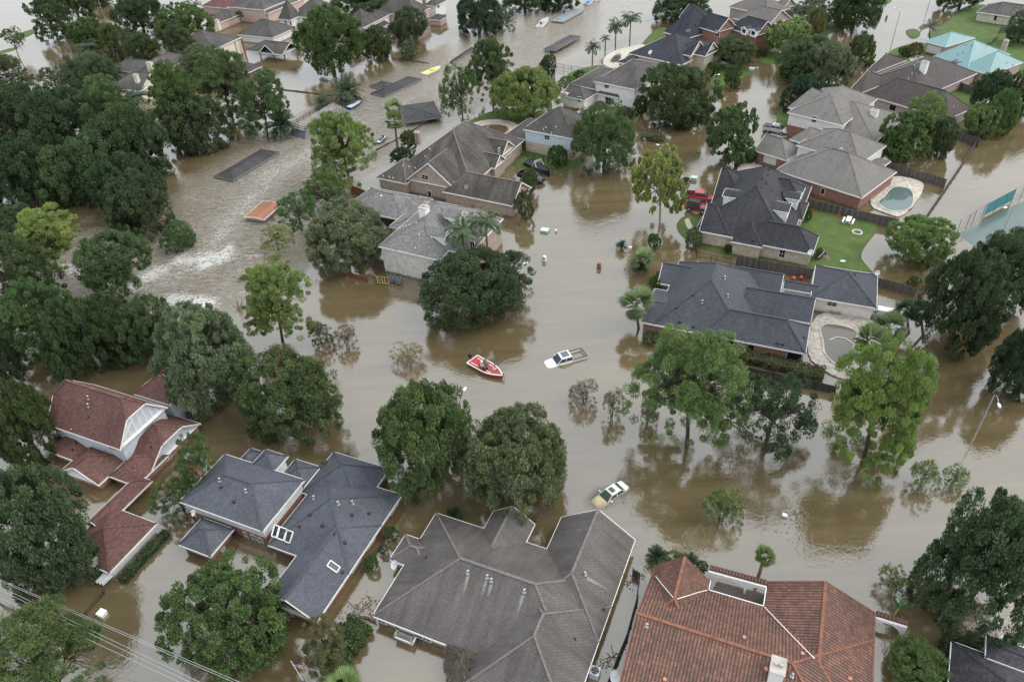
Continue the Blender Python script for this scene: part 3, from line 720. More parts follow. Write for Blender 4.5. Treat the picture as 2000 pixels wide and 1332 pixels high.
# --- stone front house with black roof (far)
h=House('stone_front_house','house with black shingle roof and tan stone gabled front beside parked black car',(1180,0,5.263),((260,545),(700,640)),NVB,SB,4.8,base=-.3)
h.wing('a',((265,545),(860,640)),((700,650),(1150,480)),(780,365),E=3.6,rise=4.2)
h.wing('a',((600,560),(1050,575)),((930,560),(1180,470)),(1080,420),E=4.8,rise=2.2,f=(0,0))
h.wing('a',((800,560),(895,580)),((895,580),None),(990,425),t=.8,f=(0,1))
h.wing('a',((940,545),(1050,570)),((1045,570),(1150,500)),(1100,460),f=(0,1),t=.8)
h.wing('b',((135,640),(280,640)),((200,655),(270,570)),(210,575),E=2.8,t=.5)
h.win(3,'r',(1072,560),1.2,1.5);h.win(3,'r',(1060,670),1.2,1.3)
h.dish((472,570),at=4.6,rad=.6)
h.vents([(845,330),(862,330),(880,330)],'pipe')
h.finish()
# --- red brick house with navy black roof (far)
h=House('gabled_red_brick_house','big red brick house with navy black roof, white trimmed gables and twin dormers',(1180,0,5.263),((610,330),(750,375)),NVB,RB,5.0,base=-.3)
h.wing('a',((610,330),(1240,290)),((750,375),(770,180)),(1120,40),E=3.4,rise=6.2)
h.wing('a',((700,300),(1300,300)),((1120,325),None),(1340,205),t=.8,f=(0,1))
h.wing('a',((1240,290),(1560,375)),((1560,375),None),(1690,222),E=4.6,t=.8,f=(0,1))
h.wing('a',((760,180),(1000,200)),((780,180),None),(840,30),E=4.0,t=.8,f=(1,0))
h.win(1,'n',(1165,350),1.6,1.5);h.dormer((1432,350),'n',1.9,1.3,.5,.8,winsz=(1.1,.9));h.dormer((1527,372),'n',1.9,1.3,.5,.8,winsz=(1.1,.9))
h.win(2,'r',(1670,320),.9,2.);h.win(1,'n',(1160,470),1.8,1.8,z=1.4)
h.vents([(850,250),(850,130),(985,212),(868,232),(937,262),(1002,283)],'box')
h.finish()
h=House('tan_gable_house','pinkish brick house with tan grey roof behind the navy roofed brick house',(1180,0,5.263),((1520,130),(1740,180)),shingle('tan_grey_shingle',(.16,.148,.135),.2,.12),PKB,4.2,base=-.3)
h.wing('a',((1000,160),(1690,160)),((1690,165),None),(1660,-30),t=.6)
h.wing('a',((1500,130),(1760,250)),((1740,290),None),(1940,130),E=3.4,t=.6,f=(0,1))
h.wing('a',((1600,100),(1830,105)),((1830,105),None),(1900,-20),E=4.0,t=.7,f=(0,1))
h.finish()
# --- far left group
C4=(360,0,3.7037)
h=House('porch_house','two storey cream house with brown hip roof and red column balcony above the flood',C4,-24.,FARN,CS,4.6)
h.wing('b',((90,240),(215,362)),((215,362),(435,272)),(200,195),rise=3.)
h.wing('a',((235,408),(365,405)),((290,430),(365,405)),(300,378),E=1.9,t=.5)
h.win(0,'r',(275,368),1.6,1.1)
for p in((385,400),(440,385)):
    b=h.g(p,.3);m=MB();m.tube([(b[0],b[1],-1),(b[0],b[1],4.5)],.28,8);m.build('porch_column',plain('red_wood',(.25,.1,.07)),h.start())
h.dish((157,222),at=6.0);h.chimney((245,185),1.5,1.0,.8,CS,base=6.)
h.finish()
h=House('timber_pavilion','open timber boat pavilion with brown gabled roof standing in the water',C4,-27.,FARN,TB,2.3,cat='pavilion')
h.wing('a',((440,370),(820,345)),((720,400),None),(640,300),t=.5,f=(0,1),walls=False)
h.wing('b',((540,380),(650,392)),((590,385),(600,330)),(585,338),t=.8,f=(1,0),walls=False)
for p in((560,440),(655,440),(730,435),(825,440)):
    b=h.g(p,0);m=MB();m.box((b[0],b[1],.9),(.25,.25,3.),h.th);m.build('post',plain('timber_post',(.2,.13,.09)),h.start())
h.finish()
h=House('turret_house','white house with brown roof and eight sided turret bay over the flood',C4,-27.,FARN,WS,4.2)
h.wing('a',((690,135),(830,120)),((740,145),(830,110)),(770,0),rise=5.)
h.wing('a',((760,120),(1050,100)),((900,130),None),(900,-20),rise=4.)
h.wing('a',((395,245),(765,220)),((610,275),None),(560,140),E=2.2,t=.6)
h.win(0,'n',(735,170),.7,1.5);h.win(0,'n',(770,165),.7,1.5);h.win(1,'n',(865,145),.9,1.3);h.dish((827,98),at=5.2)
h.finish()
h=House('stone_chimney_house','pale brick house with stacked grey brown roofs and stone chimney near the top edge',C4,-27.,FARG,PKS,3.0)
h.wing('a',((155,180),(420,100)),((200,185),None),(230,60),E=2.6,t=.45)
h.wing('a',((340,40),(660,40)),((520,70),None),(520,-30),E=4.6,t=.5)
h.wing('b',((500,90),(700,60)),((600,100),(760,-20)),(640,20),E=3.4,t=.5)
h.chimney((425,50),2.8,1.4,1.1,SB,base=3.)
h.win(1,'n',(540,72),.8,.5)
h.finish()
h=House('steep_gable_house','brown shingled house with steep hipped roof and white louvred gable',C4,-27.,FARN,WS,1.8)
h.wing('a',((1220,190),(1470,180)),((1300,270),(1470,170)),(1315,35),rise=6.)
h.wing('b',((1270,170),(1400,150)),((1330,260),(1340,90)),(1335,90),E=4.0,t=1.,f=(1,0),gab=WS,wall=WS)
h.wing('a',((1290,290),(1500,230)),((1340,300),None),(1330,180),E=1.8,t=.5)
h.finish()
h=House('pink_stucco_house','pink stucco two storey house with brown roof and white sided annex at the far bank',C4,-27.,FARN,PKS,4.2)
h.wing('a',((1440,65),(1775,60)),((1600,110),(1775,60)),(1530,-40),rise=4.)
h.wing('a',((1740,40),(1860,25)),((1850,50),None),(1790,-20),E=4.0,t=.5,wall=WS)
h.wing('a',((1770,140),(1905,120)),((1800,145),(1905,120)),(1840,75),E=2.0,t=.5)
h.win(0,'n',(1700,100),2.2,1.2);h.win(1,'n',(1838,48),.8,.9);h.chimney((1735,10),1.8,1.,.8,RB2,base=5.)
h.finish()
h=House('maroon_roof_house','house with faded maroon roof at the top edge behind trees',C4,-27.,shingle('maroon_shingle',(.14,.06,.06)),PKS,2.8)
h.wing('a',((140,40),(345,45)),((220,55),None),(230,-40),t=.5);h.finish()
C5=(180,90,5.5556)
h=House('twin_chimney_house','cream house with taupe roofs and two tall cream chimneys among dark trees',C5,-24.,FARG,CS,3.2)
h.wing('a',((230,430),(640,440)),((400,480),None),(380,262),E=3.2,t=.6,f=(0,1),gab=CS)
h.wing('a',((310,210),(720,260)),((450,290),None),(400,138),t=.6,f=(0,0))
h.wing('b',((620,190),(860,230)),((720,300),(840,90)),(740,200),t=.5)
h.chimney((630,215),.8,1.6,1.,CS,base=6.);h.chimney((482,350),.8,1.1,.9,CS,base=5.6)
h.vents([(520,165),(600,155),(720,180),(530,290),(545,265),(570,245)],'stub')
h.finish()
h=House('brick_cabin','small red brick house with brown roof among trees by the flooded canal',C5,-27.,FARN,RB,2.2)
h.wing('a',((1540,210),(1690,295)),((1690,290),(1835,220)),(1610,160),t=.6);h.win(0,'r',(1780,285),.7,1.);h.finish()
h=House('hidden_grey_house','grey roofed house almost hidden by the dark trees on the left',(0,0,4.0),-24.,FARG,CS,2.8)
h.wing('a',((360,760),(660,770)),((520,810),None),(560,700),t=.5);h.finish()
# --- bottom right corner
h=House('purple_grey_roof_house','brick house with dark purple grey shingle roof cut off by the lower right corner',(1500,999,4.0),-30.,shingle('purple_grey_shingle',(.055,.052,.062),.3,.4),RB,1.7)
h.wing('b',((1425,1110),(2500,1500)),((1500,1900),(1440,1010)),(1600,1100),hw=None,rise=3.2)
h.wing('a',((1700,1100),(2050,1180)),((1890,1210),(1870,1015)),(1880,1110),E=2.5,t=.5,f=(0,1))
h.finish()
# ---------------------------------------------------------------- ground, flood water
def soft(d,a,b): return np.clip((b-d)/(b-a),0,1)
def segdist(X,Y,pts):
    best=np.full(X.shape,1e9)
    for (x0,y0),(x1,y1) in zip(pts,pts[1:]):
        dx,dy=x1-x0,y1-y0;t=np.clip(((X-x0)*dx+(Y-y0)*dy)/(dx*dx+dy*dy),0,1)
        best=np.minimum(best,np.hypot(X-x0-t*dx,Y-y0-t*dy))
    return best
bed=MB();bed.poly([(-1500,-300,-1.6),(1500,-300,-1.6),(1500,2600,-1.6),(-1500,2600,-1.6)])
tag(bed.build('ground',plain('mud',(.11,.075,.04),.9)),kind='structure')
def water_material():
    m,nt,b=nodes('flood_water');L=nt.links;tc=N(nt,'ShaderNodeTexCoord')
    at=N(nt,'ShaderNodeAttribute');at.attribute_name='flow';fo=N(nt,'ShaderNodeAttribute');fo.attribute_name='foam'
    cl=N(nt,'ShaderNodeAttribute');cl.attribute_name='silt'
    big=N(nt,'ShaderNodeTexNoise',i_Scale=.035,i_Detail=4.);L.new(tc.outputs['Object'],big.inputs['Vector'])
    silt=ramp(nt,[(.3,(.116,.086,.043)),(.7,(.138,.106,.058))],big.outputs['Fac']).outputs[0]
    ms=N(nt,'ShaderNodeMapping');ms.inputs['Rotation'].default_value=(0,0,.5);ms.inputs['Scale'].default_value=(.05,.3,1);L.new(tc.outputs['Object'],ms.inputs[0])
    sn=N(nt,'ShaderNodeTexNoise',i_Scale=1.,i_Detail=7.,i_Roughness=.65,i_Distortion=1.2);L.new(ms.outputs[0],sn.inputs['Vector'])
    silt=mixc(nt,1.,silt,ramp(nt,[(.32,(.82,.82,.8)),(.5,(1,1,1)),(.68,(1.2,1.18,1.15))],sn.outputs['Fac']).outputs[0],'MULTIPLY')
    silt=mixc(nt,at.outputs['Fac'],silt,(.245,.205,.145))
    # foam: fine torn noise, only where the current breaks
    mp=N(nt,'ShaderNodeMapping');mp.inputs['Rotation'].default_value=(0,0,.65);mp.inputs['Scale'].default_value=(.8,2.2,1);L.new(tc.outputs['Object'],mp.inputs[0])
    f1=N(nt,'ShaderNodeTexNoise',i_Scale=.75,i_Detail=9.,i_Roughness=.68,i_Distortion=2.2);L.new(mp.outputs[0],f1.inputs['Vector'])
    f2=N(nt,'ShaderNodeTexNoise',i_Scale=2.4,i_Detail=8.,i_Roughness=.75,i_Distortion=1.);L.new(mp.outputs[0],f2.inputs['Vector'])
    rg=mth(nt,'POWER',mth(nt,'SUBTRACT',1.,mth(nt,'ABSOLUTE',mth(nt,'SUBTRACT',mth(nt,'MULTIPLY',f1.outputs['Fac'],2.),1.))),9.)   # thin torn filaments
    F=fo.outputs['Fac'];body=mth(nt,'MULTIPLY',mth(nt,'MULTIPLY',F,F),mth(nt,'MULTIPLY',f2.outputs['Fac'],.72))
    fm=mth(nt,'ADD',mth(nt,'MULTIPLY',mth(nt,'MULTIPLY',F,rg),mth(nt,'MULTIPLY',f2.outputs['Fac'],2.)),body)
    fr=ramp(nt,[(.3,(0,0,0)),(.62,(.9,.9,.9))],fm)
    col=mixc(nt,fr.outputs[0],silt,(.78,.77,.73));L.new(col,b.inputs['Base Color'])
    b.inputs['IOR'].default_value=2.45
    rr=mth(nt,'ADD',.035,mth(nt,'MULTIPLY',at.outputs['Fac'],.1));rr=mth(nt,'ADD',rr,mth(nt,'MULTIPLY',fr.outputs[0],.5));L.new(rr,b.inputs['Roughness'])
    # ripples: fine wind ripple + slow swell; rougher in the current
    r1=N(nt,'ShaderNodeTexNoise',i_Scale=2.6,i_Detail=4.,i_Roughness=.55,i_Distortion=.4);L.new(tc.outputs['Object'],r1.inputs['Vector'])
    r2=N(nt,'ShaderNodeTexNoise',i_Scale=.55,i_Detail=3.,i_Distortion=.8);L.new(tc.outputs['Object'],r2.inputs['Vector'])
    ar=N(nt,'ShaderNodeTexNoise',i_Scale=.05,i_Detail=3.);L.new(tc.outputs['Object'],ar.inputs['Vector'])
    am=ramp(nt,[(.38,(.25,)*3),(.65,(1,)*3)],ar.outputs['Fac'])
    hh=mth(nt,'ADD',mth(nt,'MULTIPLY',r1.outputs['Fac'],.025),mth(nt,'MULTIPLY',r2.outputs['Fac'],.045));hh=mth(nt,'MULTIPLY',hh,am.outputs[0])
    mp2=N(nt,'ShaderNodeMapping');mp2.inputs['Rotation'].default_value=(0,0,.65);mp2.inputs['Scale'].default_value=(.55,1.7,1);L.new(tc.outputs['Object'],mp2.inputs[0])
    r3=N(nt,'ShaderNodeTexNoise',i_Scale=.9,i_Detail=6.,i_Roughness=.6,i_Distortion=1.8);L.new(mp2.outputs[0],r3.inputs['Vector'])
    hh=mth(nt,'ADD',hh,mth(nt,'MULTIPLY',mth(nt,'MULTIPLY',r3.outputs['Fac'],at.outputs['Fac']),.95))
    bp=N(nt,'ShaderNodeBump',i_Strength=1.,i_Distance=1.);L.new(hh,bp.inputs['Height']);L.new(bp.outputs[0],b.inputs['Normal'])
    # thin water over the drowned car is not quite opaque
    tr=nt.nodes.new('ShaderNodeBsdfTransparent');tr.inputs[0].default_value=(1.,.92,.72,1);mx=nt.nodes.new('ShaderNodeMixShader')
    L.new(mth(nt,'MULTIPLY',cl.outputs['Fac'],.8),mx.inputs[0]);L.new(b.outputs[0],mx.inputs[1]);L.new(tr.outputs[0],mx.inputs[2])
    L.new(mx.outputs[0],nt.nodes['Material Output'].inputs['Surface']);return m
FLOWPX=[(1290,-15),(1130,30),(960,110),(800,195),(650,275),(540,335),(450,430),(390,510),(300,560),(150,540),(20,560)]
FLOWP=[G(*p)[:2] for p in FLOWPX]
FOAM=[((355,508),(440,500),2.2),((430,500),(445,485),1.2),((250,565),(310,530),2.4),((335,585),(400,595),2.2),((395,598),(420,604),1.),((100,525),(160,530),1.6),((440,450),(395,505),3.,.55),((360,385),(470,400),1.2,.45),((470,500),(530,500),.9,.6),((420,470),(445,430),1.4,.5),((345,515),(360,490),1.3),((420,512),(400,518),1.6),((250,572),(262,560),1.2),((520,335),(470,420),3.5,.5),((640,275),(700,250),2.5,.45),((800,195),(760,225),2.5,.45)]
SEDAN=((1196,965),None)
def water():
    xs=np.concatenate([np.linspace(-900,-160,20),np.arange(-158,118,.9),np.linspace(120,900,20)]);ys=np.concatenate([np.linspace(-150,10,8),np.arange(12,255,.9),np.linspace(257,330,40),np.linspace(340,1800,24)])
    X,Y=np.meshgrid(xs,ys);ny,nx=X.shape
    flow=soft(segdist(X,Y,FLOWP),7.,21.)**1.3*.9;foam=np.zeros_like(X)
    for a,b,r,*wt in FOAM:
        p,q=G(*a)[:2],G(*b)[:2];foam=np.maximum(foam,soft(segdist(X,Y,[p,q])+rng.normal(size=X.shape)*.3,0,r*1.9)*(wt[0] if wt else .95))
    foam=np.maximum(foam,soft(segdist(X,Y,FLOWP[4:9]),0,13)*.5)
    foam=np.maximum(foam,soft(segdist(X,Y,FLOWP[:5]),0,11)*.36)
    p,q=G(1172,976)[:2],G(1182,970)[:2];p2,q2=G(1220,950)[:2],G(1212,952)[:2]
    v=np.stack([X.ravel(),Y.ravel(),np.zeros(X.size)],1)
    i=np.arange(ny*nx).reshape(ny,nx);f=np.stack([i[:-1,:-1],i[:-1,1:],i[1:,1:],i[1:,:-1]],-1).reshape(-1,4)
    me=bpy.data.meshes.new('water');me.vertices.add(len(v));me.vertices.foreach_set('co',v.ravel());me.loops.add(f.size);me.polygons.add(len(f))
    me.loops.foreach_set('vertex_index',f.ravel());me.polygons.foreach_set('loop_start',np.arange(0,f.size,4));me.polygons.foreach_set('loop_total',np.full(len(f),4));me.update()
    silt=np.maximum(soft(segdist(X,Y,[p,q]),.5,1.7),soft(segdist(X,Y,[p2,q2]),.3,1.2)*.8)
    for n_,a in(('flow',flow),('foam',foam),('silt',silt)):
        at=me.attributes.new(n_,'FLOAT','POINT');at.data.foreach_set('value',a.ravel().astype(np.float32))
    me.materials.append(water_material());o=bpy.data.objects.new('water',me);S.collection.objects.link(o);tag(o,kind='structure')
water()
def grassmat(name='lawn_grass',c=(.07,.115,.022)):
    k=('g',name)
    if k in MATS:return MATS[k]
    m,nt,b=nodes(name);L=nt.links;tc=N(nt,'ShaderNodeTexCoord')
    n=N(nt,'ShaderNodeTexNoise',i_Scale=.5,i_Detail=8.,i_Roughness=.7);L.new(tc.outputs['Object'],n.inputs['Vector'])
    n2=N(nt,'ShaderNodeTexNoise',i_Scale=14.,i_Detail=3.);L.new(tc.outputs['Object'],n2.inputs['Vector'])
    o=ramp(nt,[(.3,tuple(x*.7 for x in c)),(.55,c),(.72,(c[0]*1.7,c[1]*1.25,c[2]*1.4))],n.outputs['Fac']).outputs[0]
    o=mixc(nt,1.,o,ramp(nt,[(.3,(.7,)*3),(.7,(1.3,)*3)],n2.outputs['Fac']).outputs[0],'MULTIPLY')
    ge=N(nt,'ShaderNodeNewGeometry');sp=N(nt,'ShaderNodeSeparateXYZ');L.new(ge.outputs['Position'],sp.inputs[0])
    o=mixc(nt,ramp(nt,[(.01,(.8,)*3),(.09,(0,)*3)],sp.outputs[2]).outputs[0],o,(.075,.07,.03))
    L.new(o,b.inputs['Base Color']);b.inputs['Roughness'].default_value=.9
    bp=N(nt,'ShaderNodeBump',i_Strength=.6,i_Distance=.05);L.new(n2.outputs['Fac'],bp.inputs['Height']);L.new(bp.outputs[0],b.inputs['Normal'])
    MATS[k]=m;return m
def smoothpoly(P,it=2):
    for _ in range(it):
        P=[q for a,b in zip(P,P[1:]+P[:1]) for q in(a*.75+b*.25,a*.25+b*.75)]
    return P
def mound(name,pix,mat,z=.13,edge=1.3,it=2,kind='structure'):
    """a low bank rising out of the water: sheet with a sloping rim"""
    P=smoothpoly([G(*p)[:2] for p in pix],it);c=sum(P)/len(P);m=MB();n=len(P)
    out=[];
    for i,p in enumerate(P):
        d=P[(i+1)%n]-P[i-1];nn=np.array([d[1],-d[0]]);nn/=max(np.linalg.norm(nn),1e-6)
        if nn@(p-c)<0 and False: nn=-nn
        out.append(nn)
    ar=sum(P[i][0]*P[(i+1)%n][1]-P[(i+1)%n][0]*P[i][1] for i in range(n));sg=1 if ar>0 else -1
    ring=[(p+o*sg*edge*.6) for p,o in zip(P,out)];inn=[(p-o*sg*edge*.4) for p,o in zip(P,out)]
    m.poly([(x,y,z) for x,y in (inn if ar>0 else inn[::-1])])
    for i in range(n):
        j=(i+1)%n;q=[(*ring[i],-.14),(*ring[j],-.14),(*inn[j],z),(*inn[i],z)]
        m.poly(q if ar>0 else q[::-1])
    return tag(m.build(name,mat),kind=kind)
def slab(name,pix,mat,z=.16,it=2,th=.2,zz=None,kind='structure',**k):
    P=smoothpoly([G(*p,z)[:2] for p in pix],it);m=MB();ar=sum(P[i][0]*P[(i+1)%len(P)][1]-P[(i+1)%len(P)][0]*P[i][1] for i in range(len(P)))
    m.prism([tuple(p) for p in(P if ar>0 else P[::-1])],z-th,z);return tag(m.build(name,mat),kind=kind,**k)
GR=grassmat()
LAWNS=[[(1566,420),(1590,398),(1650,405),(1712,432),(1714,450),(1690,478),(1678,500),(1690,518),(1712,540),(1600,528),(1500,522),(1420,500),(1355,482),(1318,448),(1330,425),(1350,420),(1380,440),(1480,420)],
 [(1728,112),(1745,95),(1800,80),(1815,95),(1800,120),(1760,128),(1735,125)],[(1800,70),(1850,45),(1870,22),(1905,5),(2010,25),(2100,60),(2100,180),(2020,170),(1900,110),(1850,90)],
 [(1850,168),(1890,178),(1935,205),(1930,225),(1890,232),(1850,225),(1825,195)],[(1515,218),(1550,205),(1560,235),(1550,262),(1490,265),(1490,252),(1520,245)],
 [(1385,168),(1390,150),(1370,128),(1400,95),(1450,128),(1480,140),(1450,152),(1430,165),(1405,172)],[(1478,112),(1495,100),(1535,105),(1565,120),(1530,128),(1490,125)],
 [(1255,85),(1275,62),(1300,52),(1310,62),(1295,90),(1270,100),(1240,105)],[(890,258),(915,240),(960,215),(1010,218),(1045,225),(1010,268),(940,260)],
 [(990,285),(1040,270),(1140,300),(1130,330),(1080,335),(1040,330),(1000,330)],[(24,76),(45,62),(72,56),(70,64),(48,76)],[(-10,104),(20,94),(42,93),(15,104)],
 [(1100,150),(1130,135),(1180,125),(1195,140),(1180,160),(1130,170)],[(1130,235),(1180,215),(1240,205),(1270,215),(1255,225),(1200,232)],[(1765,60),(1790,55),(1800,70),(1780,80)],
 [(1625,50),(1660,30),(1672,48),(1650,60)],[(1715,8),(1730,-5),(1745,-3),(1735,10)],[(1595,60),(1620,40),(1650,45),(1640,60),(1610,70)],[(1840,260),(1862,225),(1880,240),(1890,262),(1860,270)],
 [(1640,105),(1700,112),(1712,122),(1690,128),(1650,125)],[(1440,300),(1480,295),(1490,315),(1450,320),(1425,312)],[(1730,285),(1760,275),(1800,300),(1760,310)]]
for l in LAWNS: mound('lawn',l,GR)
PAVE=plain('flagstone',(.44,.4,.345),.8,0,.35,1.8,.1);PALE=plain('pale_deck',(.5,.45,.385),.8,0,.25,2.5,.05)
slab('pool_deck',[(1690,400),(1728,340),(1805,352),(1803,375),(1785,400),(1760,425),(1735,418)],PAVE,.2)
slab('pool_deck',[(1570,690),(1592,600),(1712,622),(1706,655),(1690,700),(1700,735),(1650,742),(1610,725)],PAVE,.2)
slab('pool_deck',[(905,252),(930,237),(970,232),(1012,240),(1020,262),(985,272),(950,268)],PALE,.22)
slab('pool_deck',[(1175,125),(1185,105),(1225,92),(1262,85),(1255,95),(1220,110),(1215,130),(1195,135)],PALE,.22)
def poolwater(pix,c,z=.235,rim=PAVE):
    m,nt,b=nodes('pool_water');b.inputs['Base Color'].default_value=(*c,1);b.inputs['Roughness'].default_value=.03;b.inputs['IOR'].default_value=1.6
    P=smoothpoly([G(*p,z)[:2] for p in pix],2);ar=sum(P[i][0]*P[(i+1)%len(P)][1]-P[(i+1)%len(P)][0]*P[i][1] for i in range(len(P)))
    if ar<0:P=P[::-1]
    w=MB();w.poly([(x,y,z) for x,y in P]);o=w.build('pool_water',m);tag(o,kind='structure')
    r=MB()
    for a,b_ in zip(P,P[1:]+P[:1]): r.beam((*a,z+.02),(*b_,z+.02),.3,.1)
    tag(r.build('pool_coping',rim),kind='structure')
poolwater([(1712,394),(1728,385),(1735,372),(1748,364),(1775,367),(1785,378),(1784,402),(1770,412),(1740,414),(1722,405)],(.1,.145,.14))
poolwater([(1601,640),(1612,632),(1635,634),(1662,640),(1678,652),(1668,668),(1672,700),(1655,722),(1630,712),(1608,690),(1608,668),(1602,652)],(.14,.125,.1))
poolwater([(923,258),(940,246),(970,243),(995,248),(990,262),(960,266),(930,264)],(.1,.085,.045),rim=plain('terracotta_rim',(.45,.22,.16),.8))
poolwater([(945,264),(958,260),(972,264),(960,269)],(.12,.1,.06),.3,rim=plain('terracotta_rim',(.45,.22,.16),.8))
poolwater([(1187,122),(1200,108),(1212,104),(1216,112),(1206,124)],(.1,.09,.07))
slab('driveway',[(1120,222),(1150,206),(1185,212),(1175,232),(1150,240)],CONC,.12,1)
slab('driveway',[(1440,320),(1478,318),(1500,330),(1478,345),(1440,340)],CONC,.14,1)
slab('driveway',[(1495,262),(1545,245),(1552,262),(1530,270)],CONC,.15,1)
slab('driveway',[(1335,385),(1390,375),(1395,410),(1350,420)],CONC,.14,1)
slab('driveway',[(1395,122),(1430,118),(1450,128),(1420,133)],CONC,.16,1)
slab('driveway',[(1770,112),(1800,108),(1815,120),(1790,128)],CONC,.16,1)
slab('garden_path',[(1335,430),(1346,425),(1350,440),(1362,448),(1372,460),(1362,465),(1345,450)],PAVE,.15,2)
slab('patio',[(685,425),(720,420),(760,440),(740,458),(700,450)],CONC,.12,1)
slab('flooded_court',[(1872,458),(1980,402),(2060,365),(2090,440),(1990,472),(1905,482)],plain('court_teal',(.09,.13,.12),.2,0,.1,.3),.02,0,.1)
# ---------------------------------------------------------------- vegetation
def leafmat(name,rough=.5,trans=.33):
    m,nt,b=nodes(name);L=nt.links
    oi=N(nt,'ShaderNodeObjectInfo');at=N(nt,'ShaderNodeAttribute');at.attribute_name='tint'
    r=ramp(nt,[(0,(.45,.5,.5)),(.5,(1,1,1)),(1,(1.75,1.6,1.35))],at.outputs['Fac'])
    o=mixc(nt,1.,oi.outputs['Color'],r.outputs[0],'MULTIPLY');L.new(o,b.inputs['Base Color'])
    b.inputs['Roughness'].default_value=rough;b.inputs['Specular IOR Level'].default_value=.3
    t=nt.nodes.new('ShaderNodeBsdfTranslucent');L.new(o,t.inputs[0]);mx=nt.nodes.new('ShaderNodeMixShader');mx.inputs[0].default_value=trans
    L.new(b.outputs[0],mx.inputs[1]);L.new(t.outputs[0],mx.inputs[2]);L.new(mx.outputs[0],nt.nodes['Material Output'].inputs['Surface']);return m
LEAF=leafmat('leaf');BARK=plain('bark',(.085,.068,.052),.9,0,.4,6);PBARK=plain('palm_bark',(.16,.125,.09),.9,0,.35,8);GBARK=plain('grey_bark',(.3,.28,.25),.9,0,.3,6)
def leaf_mesh(name,C,D,L,W,tint,mat=LEAF,rs=None):
    """diamond leaves: centre C, long axis D (unit), length L, width W"""
    n=len(C);r=rng.normal(size=(n,3)) if rs is None else rs;s=np.cross(D,r);s/=np.linalg.norm(s,axis=1,keepdims=True)+1e-9
    L=np.broadcast_to(L,(n,))[:,None];W=np.broadcast_to(W,(n,))[:,None]
    v=np.stack([C-D*L*.5,C-D*L*.05+s*W*.5,C+D*L*.5,C-D*L*.05-s*W*.5],1).reshape(-1,3)
    me=bpy.data.meshes.new(name);me.vertices.add(4*n);me.vertices.foreach_set('co',v.astype(np.float32).ravel());me.loops.add(4*n);me.polygons.add(n)
    me.loops.foreach_set('vertex_index',np.arange(4*n));me.polygons.foreach_set('loop_start',np.arange(0,4*n,4));me.polygons.foreach_set('loop_total',np.full(n,4))
    me.update();a=me.attributes.new('tint','FLOAT','FACE');a.data.foreach_set('value',np.clip(tint,0,1).astype(np.float32));me.materials.append(mat);return me
def unit(v): return v/(np.linalg.norm(v,axis=-1,keepdims=True)+1e-9)
def crown_proto(name,seed,lobes=9,lobe_r=.5,lobe_d=.5,clumps=90,cr=(.1,.2),per=150,leaf=(.05,.03),droop=0.,fill=.15,flat=1.,bottom=-.75,vert=.25,top=1.,uneven=.15):
    g=np.random.default_rng(seed)
    d=unit(g.normal(size=(lobes,3)));d[:,2]=np.where(d[:,2]<-.45,-d[:,2],d[:,2]);lc=d*lobe_d*(1+uneven*g.normal(size=(lobes,1)));lr=lobe_r*(1+.22*g.normal(size=lobes));lc=np.vstack([lc,[[0,0,.12]]]);lr=np.append(lr,.68)
    cc=[];ct=[]
    while len(cc)<clumps:
        k=g.integers(len(lc));dd=unit(g.normal(size=3));dd[2]=dd[2]*.85+vert;dd=unit(dd);p=lc[k]+dd*lr[k]*(1 if g.random()>fill else g.random())
        ins=[np.linalg.norm(p-lc[j])<lr[j]*.72 for j in range(len(lc)) if j!=k]
        if p[2]<bottom or (sum(ins)>0 and g.random()>.12): continue
        cc.append(p);ct.append(g.normal()*.13+.5)
    cc=np.array(cc);mx=np.abs(cc[:,:2]).max();C=[];D=[];T=[]
    for p,t in zip(cc,ct):
        r=g.uniform(*cr);n=int(per*g.uniform(.6,1.3));q=unit(g.normal(size=(n,3)))
        rad=r*(.45+.6*g.random((n,1))**.6);o=q*rad*np.array([1,1,flat])
        C.append(p+o);dd=unit(q*.75+g.normal(size=(n,3))*.6+np.array([0,0,-droop]));D.append(dd);T.append(t+g.normal(size=n)*.1+q[:,2]*.0)
    C=np.vstack(C);D=np.vstack(D);T=np.concatenate(T)
    rad=np.percentile(np.abs(C[:,:2]),99);C[:,:2]/=rad;lo,hi=np.percentile(C[:,2],.5),np.percentile(C[:,2],99.5);C[:,2]=(C[:,2]-lo)/(hi-lo)
    n=len(C);Ls=leaf[0]*g.uniform(.7,1.35,n);me=leaf_mesh(name,C,D,Ls,Ls*leaf[1]/leaf[0],T)
    return me,lc/np.array([rad,rad,1])
